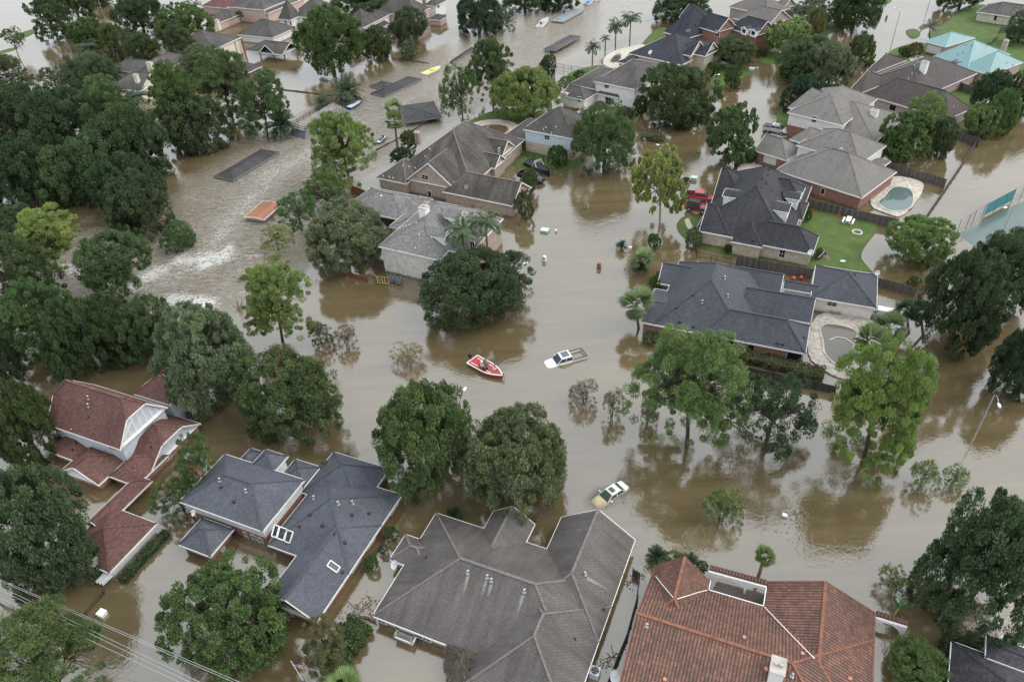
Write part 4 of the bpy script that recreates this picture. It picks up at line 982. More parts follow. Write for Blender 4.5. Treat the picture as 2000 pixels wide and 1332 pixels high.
def trunk_proto(name,lobes,seed,r=.06,mat=BARK,fork=.3,twigs=3,multi=1,bare=0):
    g=np.random.default_rng(seed);m=MB()
    for s in range(multi):
        a=2*math.pi*s/multi+g.random();sp=.12 if multi>1 else 0
        p=np.array([math.cos(a)*sp*.3,math.sin(a)*sp*.3,-.12]);q=np.array([math.cos(a)*sp,math.sin(a)*sp,fork])
        tp=np.array([g.normal()*.05+math.cos(a)*sp*2.5,g.normal()*.05+math.sin(a)*sp*2.5,.85]);rr=r/(multi**.5)
        m.tube([p,(p+q)/2+g.normal(size=3)*.012,q,(q+tp)/2+g.normal(size=3)*.02,tp],[rr*1.25,rr,rr*.85,rr*.5,rr*.15],7)
        for l in lobes[s::multi]:
            e=np.array([l[0]*.95,l[1]*.95,.5+l[2]*.42]);z=fork+(.75-fork)*g.random()*.6;b=q+(tp-q)*((z-fork)/(.85-fork))
            mid=(b+e)/2+np.array([0,0,.04]);m.tube([b,mid,e],[rr*.5,rr*.3,rr*.08],5)
            for k in range(twigs):
                e2=mid+(e-mid)*g.random()+unit(g.normal(size=3)+np.array([l[0],l[1],.4]))*.28;m.tube([mid+(e-mid)*.2*g.random(),e2],[rr*.2,rr*.05],4)
    return m.mesh(name,mat,True)
PROTO={}
def proto(kind,n=3,tr=None,**k):
    PROTO[kind]=[]
    for i in range(n):
        me,lc=crown_proto(kind+'_crown',hash_(kind)+i*17,**k);PROTO[kind].append((me,trunk_proto(kind+'_trunk',lc,i+5,**(tr or {}))))
def hash_(s): return sum(ord(c)*(i+3) for i,c in enumerate(s))
proto('oak',5,lobes=15,lobe_r=.45,lobe_d=.55,clumps=470,cr=(.05,.125),per=165,leaf=(.03,.02),fill=.22,bottom=-.42,uneven=.09)
proto('round',4,lobes=16,lobe_r=.46,lobe_d=.5,clumps=480,cr=(.05,.115),per=160,leaf=(.029,.017),fill=.2,bottom=-.45,uneven=.06)
proto('willow',3,lobes=14,lobe_r=.48,lobe_d=.5,clumps=520,cr=(.05,.115),per=150,leaf=(.055,.014),droop=.45,fill=.1,bottom=-.5,uneven=.07)
proto('pine',4,lobes=26,lobe_r=.3,lobe_d=.64,clumps=520,cr=(.05,.12),per=150,leaf=(.038,.011),fill=.25,flat=.5,bottom=-.5,vert=.3,uneven=.14,tr=dict(r=.04,fork=.4,twigs=4))
proto('airy',4,lobes=15,lobe_r=.36,lobe_d=.6,clumps=210,cr=(.05,.11),per=100,leaf=(.034,.02),fill=.25,bottom=-.7,uneven=.15,tr=dict(r=.045,fork=.3,twigs=5))
proto('sparse',4,lobes=12,lobe_r=.4,lobe_d=.55,clumps=170,cr=(.06,.13),per=34,leaf=(.055,.028),fill=.3,bottom=-.5,uneven=.15,tr=dict(r=.06,fork=.12,twigs=7,multi=4,mat=BARK))
proto('ball',2,lobes=10,lobe_r=.55,lobe_d=.4,clumps=200,cr=(.07,.12),per=70,leaf=(.07,.04),fill=.0,bottom=-1,uneven=.03,vert=.1,tr=dict(r=.04))
proto('broad',3,lobes=15,lobe_r=.42,lobe_d=.58,clumps=330,cr=(.05,.11),per=60,leaf=(.06,.048),fill=.12,bottom=-.6,uneven=.08,tr=dict(mat=GBARK,r=.04))
# leaves standing on end: a conical crown
def frond_fan(m_C,m_D,m_L,m_W,m_R,m_T,base,d,up,ln,g,tn):
    """one fan frond: petiole end + radiating strips"""
    side=unit(np.cross(d,up));hub=base+d*ln*.45
    for a in np.linspace(-1.25,1.25,15):
        dd=unit(d*math.cos(a)+side*math.sin(a)+np.array([0,0,-.18*abs(a)-.1]));l=ln*(.62-.1*abs(a))
        m_C.append(hub+dd*l*.5);m_D.append(dd);m_L.append(l);m_W.append(ln*.1);m_R.append(up+g.normal(size=3)*.25);m_T.append(tn+g.normal()*.1)
def palm_crown(name,kind,seed):
    g=np.random.default_rng(seed);C,D,L,W,R,T=[],[],[],[],[],[];m=MB();up=np.array([0,0,1.])
    if kind=='fan':
        for i in range(36):
            e=math.radians(g.uniform(-38,78));a=i*2.399;d=np.array([math.cos(a)*math.cos(e),math.sin(a)*math.cos(e),math.sin(e)])
            frond_fan(C,D,L,W,R,T,np.zeros(3),d,unit(np.cross(np.cross(d,up),d)),g.uniform(.85,1.05),g,.45+.012*math.degrees(e)*.6)
    else:
        n={'queen':17,'date':46,'sago':40,'pindo':34}[kind];arch={'queen':1.25,'date':.75,'sago':.62,'pindo':1.15}[kind]
        for i in range(n):
            a=i*2.399+g.normal()*.1;e=math.radians(g.uniform({'queen':5,'date':-25,'sago':-5,'pindo':0}[kind],80 if kind!='queen' else 75));K=13 if kind=='queen' else 11
            d=np.array([math.cos(a)*math.cos(e),math.sin(a)*math.cos(e),math.sin(e)]);p=np.zeros(3);ln=g.uniform(.9,1.1);st=ln/K
            tn=.5+g.normal()*.08
            for k in range(K):
                d=unit(d+np.array([0,0,-arch/K*(1+k/K)]));q=p+d*st;sd=unit(np.cross(d,up+g.normal(size=3)*.05))
                w=math.sin(math.pi*min(1,(k+1.2)/(K+.8)))**.6*{'queen':.36,'date':.28,'sago':.24,'pindo':.3}[kind]
                C.append((p+q)/2);D.append(d);L.append(st*1.4);W.append(.02);R.append(up);T.append(tn+.15)
                if k>0:
                    for sgn in(-1,1):
                        for j in(.25,.75):
                            dd=unit(sd*sgn+d*.75+np.array([0,0,-.55 if kind=='queen' else .12]));C.append(p+d*st*j+dd*w*.5);D.append(dd);L.append(w);W.append(.045);R.append(np.cross(dd,sd)+g.normal(size=3)*.3);T.append(tn+g.normal()*.08)
                p=q
    return leaf_mesh(name,np.array(C),np.array(D),np.array(L),np.array(W),np.array(T),rs=np.array(R))
def palm_trunk(name,r=.14,n=12):
    m=MB();g=np.random.default_rng(3);m.tube([(g.normal()*.01,g.normal()*.01,i/n-.04) for i in range(n+1)],[r*(1.25-.35*i/n)*(1.07 if i%2 else 1) for i in range(n+1)],8);return m.mesh(name,PBARK)
def skirt(name):
    g=np.random.default_rng(8);C,D,L,W,R,T=[],[],[],[],[],[]
    for i in range(150):
        a=g.uniform(0,6.28);d=unit(np.array([math.cos(a)*.55,math.sin(a)*.55,-1.]));C.append(d*g.uniform(.15,.55));D.append(d);L.append(.55);W.append(.07);R.append(g.normal(size=3));T.append(g.uniform(.2,.9))
    return leaf_mesh(name,np.array(C),np.array(D),np.array(L),np.array(W),np.array(T),rs=np.array(R))
PALM={k:[palm_crown('frond_crown',k,s) for s in(1,2)] for k in('fan','queen','date','sago','pindo')};PT=palm_trunk('palm_trunk');SK=skirt('dead_fronds')
def inst(name,me,parent,loc,sc,rz=0,col=None):
    o=bpy.data.objects.new(name,me);S.collection.objects.link(o);o.parent=parent;o.location=loc;o.scale=sc;o.rotation_euler=(0,0,rz)
    if col is not None:o.color=(*col,1)
    return o
def lean(o,dx,dy,h,H):
    v=Vector((dx,dy,h));q=Vector((0,0,1)).rotation_difference(v.normalized());rz=o.rotation_euler.z
    o.rotation_euler=(q.to_matrix()@Matrix.Rotation(rz,3,'Z')).to_euler();o.scale.z=H*v.length/h
TC=[0]
COL=dict(dk=(.066,.104,.046),md=(.09,.138,.053),gy=(.125,.165,.095),br=(.165,.245,.085),yl=(.215,.26,.09),lt=(.16,.23,.08),pk=(.26,.24,.16),dd=(.05,.08,.04),ol=(.14,.15,.065),bg=(.13,.17,.12),gr=(.1,.17,.06))
def tree(kind,box,label,col='md',g=None,base=None,name='tree',cat='tree',group=None,trunk=True,hmul=1.):
    x0,y0,x1,y1=box;px,py=(x0+x1)/2,(y0+y1)/2;i=TC[0];TC[0]+=1
    g={'pine':1.5,'airy':1.2,'sparse':.4,'ball':-.1}.get(kind,.5) if g is None else g
    zc=4.
    for _ in range(6):
        s=PXM(px,py,zc);R=(x1-x0)/2/s;sn=-ray(px,py)[2];cs=math.sqrt(1-sn*sn);hh=((y1-y0)/2/s)**2-(R*sn)**2
        hz=max(math.sqrt(max(hh,0))/cs,.5*R);hz=min(hz,1.5*R)*hmul;zc=hz+g
    if base is not None:
        B=G(*base);zc=topz(base[0],base[1],0,py);g=max(zc-hz,.2)
    P=G(px,py,zc)
    if base is None:B=np.array([P[0],P[1],0.])
    t=thing(name,label,cat,(B[0],B[1],0),0,group);pr=PROTO[kind][i%len(PROTO[kind])];rz=(i*1.7)%6.28
    c=1.13*np.array(COL[col] if isinstance(col,str) else col)*rng.uniform(.88,1.14)*np.array([rng.uniform(.9,1.12),1,rng.uniform(.85,1.15)])
    off=(P[0]-B[0],P[1]-B[1])
    inst('crown',pr[0],t,(off[0],off[1],g),(R*1.01,R*1.01,2*hz*(1.08 if kind=='pine' else 1)),rz,c)
    if trunk:
        H=g+2*hz;o=inst('trunk',pr[1],t,(0,0,0),(R,R,H),rz)
        if base is not None and (abs(off[0])+abs(off[1]))>.3:
            lean(o,off[0],off[1],zc,H)
    return t
def palm(kind,c,rad,label,base=None,col=(.11,.16,.07),h=None,skirt_=False,name='palm_tree',group=None):
    """c = crown centre pixel, rad = frond reach in pixels; base = foot pixel or h = height of the crown centre"""
    i=TC[0];TC[0]+=1
    if base is not None: h=max(topz(base[0],base[1],0,c[1]),.3);B=G(*base)
    else: B=G(*c,h)
    P=G(*c,h);R=rad/PXM(*c,h);t=thing(name,label,'palm' if name=='palm_tree' else 'plant',(B[0],B[1],0),0,group);off=(P[0]-B[0],P[1]-B[1])
    inst('crown',PALM[kind][i%2],t,(*off,h),(R,R,R),i*1.3,np.array(col)*1.55*rng.uniform(.9,1.1))
    o=inst('trunk',PT,t,(0,0,0),(1.1,1.1,h) if kind!='sago' else (1.6,1.6,h),0)
    if abs(off[0])+abs(off[1])>.2: lean(o,off[0],off[1],h,h)
    if skirt_: inst('dead_fronds',SK,t,(*off,h),(R*.8,R*.8,R*1.2),0,(.2,.15,.09))
    return t
# ---------------------------------------------------------------- trees, palms, shrubs: crown boxes in photo pixels
FL='trees in the flood';SH='shrubs and bushes'
TREES=[
('pine',(58,0,135,76),'tall dark pine beside a leaning pale pole and grass spit, upper left','dk',.5),
('oak',(104,-28,182,38),'dark spreading tree at the top edge left of the pale lamp pole','dk',.1),
('oak',(168,-22,222,10),'tree cut by the top edge beside the flooded far road','dk',.1),
('round',(222,-12,322,72),'large dark tree at the top with pale water glinting at its foot','dk',.1),
('oak',(142,38,215,92),'bushy mid green tree beside a street lamp in the far flood','md',.1),
('round',(195,48,256,112),'rounded green tree above the feathery palm clump, upper left','md',.1),
('round',(240,62,308,118),'round dense tree just above the roof with two cream chimneys','dk',.1),
('oak',(305,12,412,82),'broad tree left of the maroon roof with a palm at its side','md',.1),
('oak',(320,52,390,122),'dense tree hugging the left side of the red columned balcony house','dk',.1),
('airy',(76,130,130,182),'loose grey green tree against white water, left of the dark roof','gy',.8),
('round',(125,106,226,180),'dark round tree left of the twin chimney roof','dk',.1),
('oak',(356,88,428,142),'paler grey green tree below the red columned balcony','gy',.1),
('pine',(-60,110,44,182),'dark pine crown at the left edge against white water','dk',.6),
('oak',(-30,168,110,290),'very dark broad tree at the left edge under the pine crown','dd',.1),
('oak',(40,175,180,310),'dark tree in the left wood with a grey roof peeping above it','dk',.1),
('pine',(140,160,268,290),'tall yellowish green pine in the middle of the left wood','md',1.),
('oak',(175,215,322,350),'dark round tree at the right corner of the left wood by the canal','dk',.1),
('oak',(-40,270,110,400),'very dark tree at the left edge of the frame, lower in the left wood','dd',.1),
('oak',(80,270,230,400),'big dark tree in the lower middle of the left wood','dk',.1),
('oak',(190,300,310,420),'dark tree overhanging the muddy canal bank, lower right of the left wood','dd',.1),
('pine',(300,135,405,272),'bright tufted pine right of the twin chimney roof','md',1.),
('pine',(380,112,492,232),'broad bright pine in front of the brick cabin','md',1.5),
('oak',(322,185,442,290),'dark spreading tree with foliage reaching the muddy canal','dk',.1),
('pine',(468,152,562,262),'pine leaning over the deck with its bare trunk in the rapids','md',3.,(522,268)),
('oak',(572,18,706,126),'great spreading tree on twin trunks in the white flood, centre top','md',2.),
('oak',(640,-28,765,34),'dark trees behind the steep white gabled roof','dk',.1),
('round',(757,20,834,82),'dark rounded tree before the pink stucco house','dk',.1),
('oak',(706,52,762,116),'tangled dark bush tree below the steep white gable','md',.2),
('ball',(783,80,816,114),'small round bush standing alone in the far canal','gy',0.),
('oak',(880,-10,986,66),'dark wide tree right of the white sided annex','dd',.1),
('airy',(955,14,1006,62),'light grey green tree at the far canal edge','gy',.3),
('oak',(985,-30,1065,22),'dark tree on the far bank above the white pontoon boat','dk',.1),
('oak',(1050,-32,1132,16),'dark tree on the far bank left of the blue boats','dd',.1),
('airy',(860,128,936,226),'slender loose tree with bare trunk, standing in white water by the dock roofs','md',3.,(905,245)),
('pine',(914,86,1004,192),'bushy pine beside the canal, right of the slender loose tree','md',1.5),
('willow',(965,134,1096,232),'bright green feathery willow above the brown hipped roof','lt',.1),
('round',(1053,108,1087,148),'small dark tree by the iron pool fence','dk',.1),
('oak',(1244,126,1402,238),'broad dark oak in front of the white two storey house','dk',.1),
('round',(1120,212,1242,332),'round dense oak right of the pale blue sided house','md',.1),
('broad',(1378,208,1474,312),'oak on the street corner left of the taupe garage','md',.5),
('broad',(1242,300,1340,418),'yellowish egg shaped tree with pale trunk alone in the flooded street','yl',2.,(1288,440)),
('pine',(606,228,732,362),'bright open pine over the sunken dock roof, centre left','br',2.,(686,365)),
('airy',(582,336,684,412),'green tree behind the grey carport roof','gr',1.5,(645,418)),
('airy',(536,376,622,446),'low green tree next to the rusty barge roof','gr',1.,(590,450)),
('airy',(506,438,570,484),'thin yellowish sapling left of the big live oak','yl',1.,(544,488)),
('willow',(588,406,750,532),'big dark live oak beside the whitewashed brick house','gy',.1),
('oak',(828,482,1036,632),'big dark live oak hiding the corner of the whitewashed brick house and a lamp','dk',.1),
('oak',(198,342,328,458),'dark green tree below the left wood at the edge of the rapids','dk',.1),
('round',(317,434,380,490),'small leaning tree in the rapids','gr',.1),
('oak',(155,448,296,562),'tree with grey dead twigs leaning over white rapids','md',1.5,(250,576)),
('pine',(26,412,156,522),'yellow green pine with a blue scrap under it, left','yl',2.,(120,544)),
('pine',(-30,398,70,490),'dark pine behind the yellow green pine at the left edge','dk',1.),
('pine',(-45,470,105,620),'dense dark pine at the left edge under the yellow green pine','dk',.8),
('pine',(-10,555,142,705),'dark pine at the left with a trunk slanting down to dark water','md',1.),
('pine',(468,516,608,652),'bright yellow green pine standing alone in the middle left flood','yl',2.,(552,668)),
('oak',(84,585,205,738),'dark tree behind the red roof, leftmost of three','dk',.1),
('oak',(150,572,268,706),'dark tree behind the red roof, middle of three','dk',.1),
('oak',(225,576,342,704),'dark tree behind the red roof, rightmost of three with reddish water by it','md',.1),
('willow',(290,596,502,798),'great grey green willow oak above the half timbered gable','gy',.1),
('oak',(455,686,668,868),'large dark green tree between the willow oak and the navy roof','md',.1),
('airy',(597,626,648,674),'small dark sapling beside the bright yellow green pine','gy',.3),
('oak',(737,750,924,950),'big tree wrapped round a street lamp in the lower centre','md',.6),
('willow',(904,784,1116,988),'big feathery round tree in the lower centre left of the sunken cream sedan','gy',.2),
('pine',(1246,648,1446,868),'largest bright pine, in front of the slate roofed house','br',2.,(1341,872)),
('airy',(1422,715,1602,892),'dark tree with bare white twigs right of the largest bright pine','dk',.8),
('pine',(1604,700,1800,952),'tall bright pine at lower right near the kidney pool','br',1.5,(1686,900)),
('willow',(1735,422,1850,512),'pale spreading willow on many stems in the flooded back garden','lt',.1),
('oak',(1812,470,1960,700),'huge dark oak on the right beside the teal court','dk',1.),
('oak',(1885,445,2030,600),'dark oak at the right edge over the teal court','dk',1.5),
('oak',(1935,620,2040,795),'very dark tree at the right edge above the lone lamp','dd',.1),
('oak',(1828,960,2040,1245),'huge dark oak at the lower right edge','dk',.1),
('willow',(1736,1250,1852,1350),'bright green weeping bush at the bottom edge beside the tiled roof','gr',.1),
('ball',(1835,1234,1886,1278),'dark clipped ball bush by the purple grey roof corner','dk',0.),
('sparse',(1715,1105,1790,1172),'pale thin tree above the banana plant','lt',.0),
('sparse',(1372,944,1456,1034),'pale drowned tree alone in the flood, right of the cream sedan','lt',-.3),
('sparse',(1778,898,1836,960),'bare straggly sapling below the tall bright pine, left of a pair','lt',0.),
('sparse',(1845,902,1892,952),'bare straggly sapling below the lone lamp, right of a pair','lt',0.),
('oak',(-25,745,98,905),'dark tree at the left edge beside the red roofed house','dk',.1),
('oak',(-40,640,40,790),'dark tree at the left edge above the red roofed house','dd',.1),
('oak',(-25,900,182,1150),'huge dark oak at the lower left corner of the red garage','dk',.1),
('airy',(338,848,432,965),'thin dark tree between the red house and the orange brick chimney','md',.3),
('airy',(298,925,392,1010),'low straggly tree left of the navy roof','md',.2),
('oak',(312,1092,562,1318),'big fluffy green tree at the bottom, left of the navy gable end','md',.1),
('pine',(-60,1215,228,1400),'dark pine crown at the bottom left corner','md',4.),
('airy',(583,1203,684,1312),'olive shrub tree against the ivy hedge at the bottom','ol',.1),
('oak',(1282,-28,1392,36),'dark tree on the far bank left of the navy black roof','dk',.1),
('round',(1395,74,1476,126),'rounded tree over the parked black car','md',.8),
('broad',(1414,128,1447,170),'small upright tree on the front lawn by the white mailbox','md',.5),
('broad',(1504,44,1592,108),'light green tree by the tan gabled house','lt',.4),
('oak',(1524,72,1652,158),'large bushy tree on the street right of the brick house','md',.1),
('willow',(1582,92,1668,172),'grey green tree next to the large bushy street tree','gy',.1),
('oak',(1628,-28,1720,56),'dark oak beside the far street at top right','dk',.1),
('round',(1548,0,1628,50),'grey green tree beside the tan grey gabled roof','gy',.1),
('round',(1575,18,1616,78),'slim dark reddish tree below the grey green tree','ol',.1),
('broad',(1655,70,1706,120),'small glossy tree near the dark brown roof','md',.4),
('oak',(1530,150,1602,215),'dark hedge like tree behind the taupe roof','dd',.2),
('broad',(1724,222,1822,312),'broad leafed tree at the gable of the taupe house','md',.3),
('oak',(1812,225,1866,312),'dark tree right of the broad leafed tree','dk',.1),
('airy',(1775,182,1852,256),'tall yellowish tree in front of the dark brown roof','lt',1.),
('willow',(1884,208,1948,264),'light green bush tree at the flooded fence corner','lt',.1),
('round',(1935,178,1992,264),'bright green conical tree at the right, by the flooded fence','gr',.1),
('oak',(1908,142,1978,216),'dark tree below the teal roof corner','dk',.1),
('oak',(1975,132,2050,222),'brownish dark tree at the right edge below the teal roof','ol',.1),
('oak',(1840,-35,1925,12),'dark tree at the top edge beside the far street end','dk',1.),
('round',(1970,26,2030,84),'dark tree at the right edge by the wooden fence','dk',.1),
('airy',(20,57,2,57),'',None,0) if False else None,
]
for t in TREES:
    if t: tree(t[0],t[1],t[2],t[3],t[4],t[5] if len(t)>5 else None,group=None)
tree('airy',(3,56,42,88),'little pine on a bare stem left of the grass spit','md',3.,(37,112))
CR='crepe myrtles in the flooded street'
for b,l in(((648,630,698,678),'sparse reddish crepe myrtle right of the dark sapling'),((762,666,830,714),'sparse pink flowered crepe myrtle left of the red boat'),((1112,738,1172,794),'sparse crepe myrtle below the white pickup, upper left of a pair'),((1170,758,1221,818),'sparse crepe myrtle below the white pickup, lower right of a pair'),((1243,778,1288,826),'sparse crepe myrtle half behind the largest bright pine')):
    tree('sparse',b,l,'pk',.2,name='crepe_myrtle',cat='tree',group=CR)
SHR=[((749,1026,777,1057),'clipped bright green ball shrub by the navy house wall, upper of two','gr'),((711,1084,739,1115),'clipped bright green ball shrub by the navy house wall, lower of two','gr'),
((785,908,838,958),'dark round shrub at the right corner of the navy house','md'),((1266,456,1290,488),'bright egg shaped shrub alone in the street','gr'),((938,444,978,482),'dark clipped lollipop bush under the palms','dk'),
((1292,1078,1338,1110),'pale green bush between two sagos at the tiled roof','lt'),((1355,1094,1382,1124),'grey green bush right of the sagos at the tiled roof','gy'),
((1070,284,1107,328),'dark bush at the brick corner of the pale blue sided house','md'),((1004,372,1046,432),'flowering pale bush at the end of the brown garage','gy'),((1018,330,1050,378),'narrow green conifer beside the black pickup','md'),
((778,256,818,300),'banana like bush beside the brick chimney','md'),((762,288,802,322),'dark bush left of the brown house chimney','dk'),((1454,292,1482,320),'round bush beside the taupe garage','dk'),
((1338,446,1372,484),'garden bush at the charcoal roof corner','gy'),((1412,478,1432,496),'small dark bush under the charcoal house window','dk'),((1160,198,1182,214),'grey shrub before the white house bay window','gy'),
((1236,188,1270,226),'dark green cone bush between white house and broad oak','dk'),((1205,210,1238,228),'low bush at the white house front','md'),((1085,208,1110,230),'shrub','md') if False else None,
((1768,1240,1780,1250),'x','md') if False else None,((1885,1240,1926,1264),'small leafy bush behind the purple grey roof','gy'),((1255,648,1292,672),'low olive bush at the slate house corner','ol'),
((1264,528,1292,588),'dark bushes along the slate house entrance','md'),((1690,118,1712,134),'low bush near the dark brown roof','md'),((1755,92,1780,112),'dark bush by the teal roof garage, left of two','dk'),((1772,85,1802,112),'brownish bush by the teal roof garage, right of two','ol'),
((1772,538,1798,560),'bright bush at the wooden fence end','gr'),((1252,260,1276,274),'low flooded garden bush island, left clump','gy'),((1272,265,1298,276),'low flooded garden bush island, right clump','gy'),
((1230,130,1262,148),'shrubs','md') if False else None,((740,1060,758,1084),'small leafy weed in the channel beside the navy house','gy'),((622,900,652,932),'grey bush behind the navy roof','gy'),((1380,122,1405,150),'palmetto like bush by the stone front','md'),
((1120,138,1145,160),'bright leafy garden plants by the white house','gr'),((1090,150,1125,172),'bright ground plants left of the white house','lt'),((1475,96,1500,112),'dark hedge by the red brick wall','dk'),
((1030,345,1048,358),'x','md') if False else None,((1330,346,1348,360),'small dark sago bush in the street','dk'),((1570,408,1588,436),'bush at the charcoal house patio','md'),((1592,480,1608,512),'grey bush at the charcoal house rear corner','gy')]
for s in SHR:
    if s: tree('ball',s[0],s[1],s[2],-.05,name='shrub',cat='shrub',trunk=False)
PALMS=[('date',(678,180),36,'date palm beside the wooden deck and white boat',(678,200),(.06,.085,.05)),('date',(548,248),34,'dark date palm at the left end of the sloping dock',(548,268),(.03,.055,.03)),('date',(630,204),22,'small palm half hidden behind the deck',(630,212),(.06,.09,.05)),
('fan',(768,212),21,'shaggy fan palm left of the covered dock, taller crown of two',(776,290),(.085,.115,.055)),('fan',(771,236),23,'shaggy fan palm left of the covered dock, lower crown of two',(778,298),(.085,.115,.055)),('queen',(1203,52),22,'tall queen palm by the far pool, left of the pair',(1202,88),(.06,.085,.05)),('queen',(1232,38),26,'tall queen palm by the far pool, right of the pair',(1230,82),(.06,.085,.05)),
('queen',(1158,92),20,'short queen palm at the left of the far pool',(1157,122),(.06,.085,.05)),('queen',(1182,76),12,'small queen palm beside the far pool',(1182,98),(.05,.08,.04)),
('queen',(902,452),42,'queen palm in front of the white brick house, left of two',None,(.065,.105,.05)),('queen',(948,436),42,'queen palm in front of the white brick house, right of two',None,(.065,.1,.045)),
('fan',(1243,592),42,'fan palm at the corner of the slate roof',(1247,642),(.1,.14,.07)),('fan',(1254,506),27,'pale fan palm in the street above a dark sago',(1252,532),(.1,.14,.07)),
('fan',(1706,668),42,'large fan palm beside the kidney pool',(1716,738),(.07,.1,.05)),('fan',(1738,640),36,'dark fan palm behind the large fan palm',(1745,702),(.055,.085,.045)),('fan',(1790,742),34,'fan palm right of the tall bright pine',(1790,800),(.05,.08,.045)),
('fan',(1770,605),26,'dark fan palm left of the huge dark oak',(1775,650),(.045,.07,.04)),('fan',(1798,610),26,'dark fan palm touching the huge dark oak',(1803,655),(.04,.065,.035)),
('pindo',(1816,56),22,'blue grey pindo palm beside the teal garage roof',(1816,80),(.11,.13,.1)),('pindo',(1857,138),22,'blue grey pindo palm between teal roof and fence',(1857,158),(.11,.13,.1)),
('fan',(1494,1085),24,'slender fan palm above the tiled courtyard',(1479,1136),(.07,.1,.04)),('fan',(668,1345),48,'pale fan palm cut by the bottom edge',(668,1372),(.1,.15,.06)),
('queen',(172,96),30,'feathery palm clump left of the far lamp',(175,118),(.06,.09,.05)),('queen',(228,146),26,'dark feathery palm beside the twin chimney roof',(232,168),(.04,.07,.04)),('queen',(268,190),30,'dark feathery palm below the twin chimney roof',(270,218),(.035,.06,.035)),
('queen',(378,14),22,'palm crown beside the maroon roof',(380,40),(.07,.1,.06)),('fan',(468,30),10,'little palm at the stone chimney house',(472,52),(.06,.08,.03)),('queen',(300,222),22,'small dark palm between wood and pines',(300,236),(.035,.06,.035))]
for k,c,r,l,b,col in PALMS: palm(k,c,r,l,b,col,8.8 if b is None else None,skirt_=(k=='fan' and r>20))
for c,r,l in(((1214,481),13,'dark sago alone in the street near the conical shrub'),((1250,526),18,'dark sago under the pale fan palm'),((886,1004),19,'dark sago behind the grey roof edge'),((1282,1086),23,'dark sago at the tiled roof, left of two'),((1345,1098),22,'dark sago at the tiled roof, right of two'),((1655,700),10,'reddish sago at the pool edge')):
    palm('sago',c,r,l,None,(.022,.045,.018),.7,name='sago_palm')
# clipped hedges: leaf boxes
def hedge(pix,w,h,label,col='ol',n=2600,name='hedge',z0=0.,leafs=(.2,.12)):
    P=[G(*p)[:2] for p in pix];C=[];D=[];tot=sum(np.linalg.norm(b-a) for a,b in zip(P,P[1:]))
    for a,b in zip(P,P[1:]):
        d=(b-a);L=np.linalg.norm(d);d/=L;nn=np.array([-d[1],d[0]]);k=int(n*L/tot)
        u=rng.random(k)*L;wob=1+.12*np.sin(u*2.1)+.1*np.sin(u*5.3+1);s=rng.uniform(-1,1,k);zz=rng.random(k);face=rng.integers(0,3,k)
        s=np.where(face==1,1,np.where(face==2,-1,s))*w/2*wob;zz=np.where(face==0,1,zz)*h*wob
        pos=a+u[:,None]*d+s[:,None]*nn;C.append(np.column_stack([pos,z0+zz]));D.append(unit(rng.normal(size=(k,3))+np.column_stack([nn[0]*np.sign(s)*(face>0),nn[1]*np.sign(s)*(face>0),(face==0)*1.])))
    C=np.vstack(C)+rng.normal(size=(sum(len(c) for c in C),3))*.06;D=np.vstack(D);T=.5+.18*np.sin(C[:,0]*1.3)*np.sin(C[:,1]*1.7)+rng.normal(size=len(C))*.15
    c=C.mean(0);t=thing(name,label,'hedge',(c[0],c[1],0))
    o=bpy.data.objects.new('foliage',leaf_mesh('foliage',C-np.array([c[0],c[1],0]),D,leafs[0]*rng.uniform(.7,1.3,len(C)),leafs[1],T));S.collection.objects.link(o);o.parent=t;o.color=(*COL[col],1)
    m=MB()
    for a,b in zip(P,P[1:]): m.beam((a[0],a[1],z0+h*.45),(b[0],b[1],z0+h*.45),w*.8,h*.85)
    m.build('branches',plain('hedge_core',(.02,.03,.012),.9),t)
hedge([(1405,690),(1500,712),(1608,738)],2.0,1.1,'long olive hedge under the slate house windows','ol',5200,leafs=(.24,.14))
hedge([(648,1312),(672,1268),(708,1222)],2.6,1.3,'thick ivy hedge with pale leaf edges at the bottom','md',4200,leafs=(.22,.16))
hedge([(240,1138),(285,1088),(328,1042)],.9,.7,'low dark hedge along the red garage wall','dk',2600)
hedge([(1265,592),(1280,560),(1290,540)],1.2,1.0,'dark planting along the slate house entrance path','md',1500)
def boards(name,c):
    k=('f',name)
    if k in MATS:return MATS[k]
    m,nt,b=nodes(name);L=nt.links;uv=N(nt,'ShaderNodeUVMap');uv.uv_map='uv';sp=N(nt,'ShaderNodeSeparateXYZ');L.new(uv.outputs[0],sp.inputs[0])
    u=mth(nt,'MULTIPLY',sp.outputs[0],1/.16);w=N(nt,'ShaderNodeTexWhiteNoise');w.noise_dimensions='1D';L.new(mth(nt,'FLOOR',u),w.inputs['W'])
    o=mixc(nt,1.,tuple(c),ramp(nt,[(0,(.55,)*3),(1,(1.35,)*3)],w.outputs['Value']).outputs[0],'MULTIPLY')
    o=mixc(nt,1.,o,ramp(nt,[(0,(.3,)*3),(.12,(1,)*3)],mth(nt,'FRACT',u)).outputs[0],'MULTIPLY')
    n=N(nt,'ShaderNodeTexNoise',i_Scale=3.,i_Detail=5.);L.new(uv.outputs[0],n.inputs['Vector']);o=mixc(nt,1.,o,ramp(nt,[(.3,(.75,)*3),(.7,(1.2,)*3)],n.outputs['Fac']).outputs[0],'MULTIPLY')
    L.new(o,b.inputs['Base Color']);b.inputs['Roughness'].default_value=.9;MATS[k]=m;return m
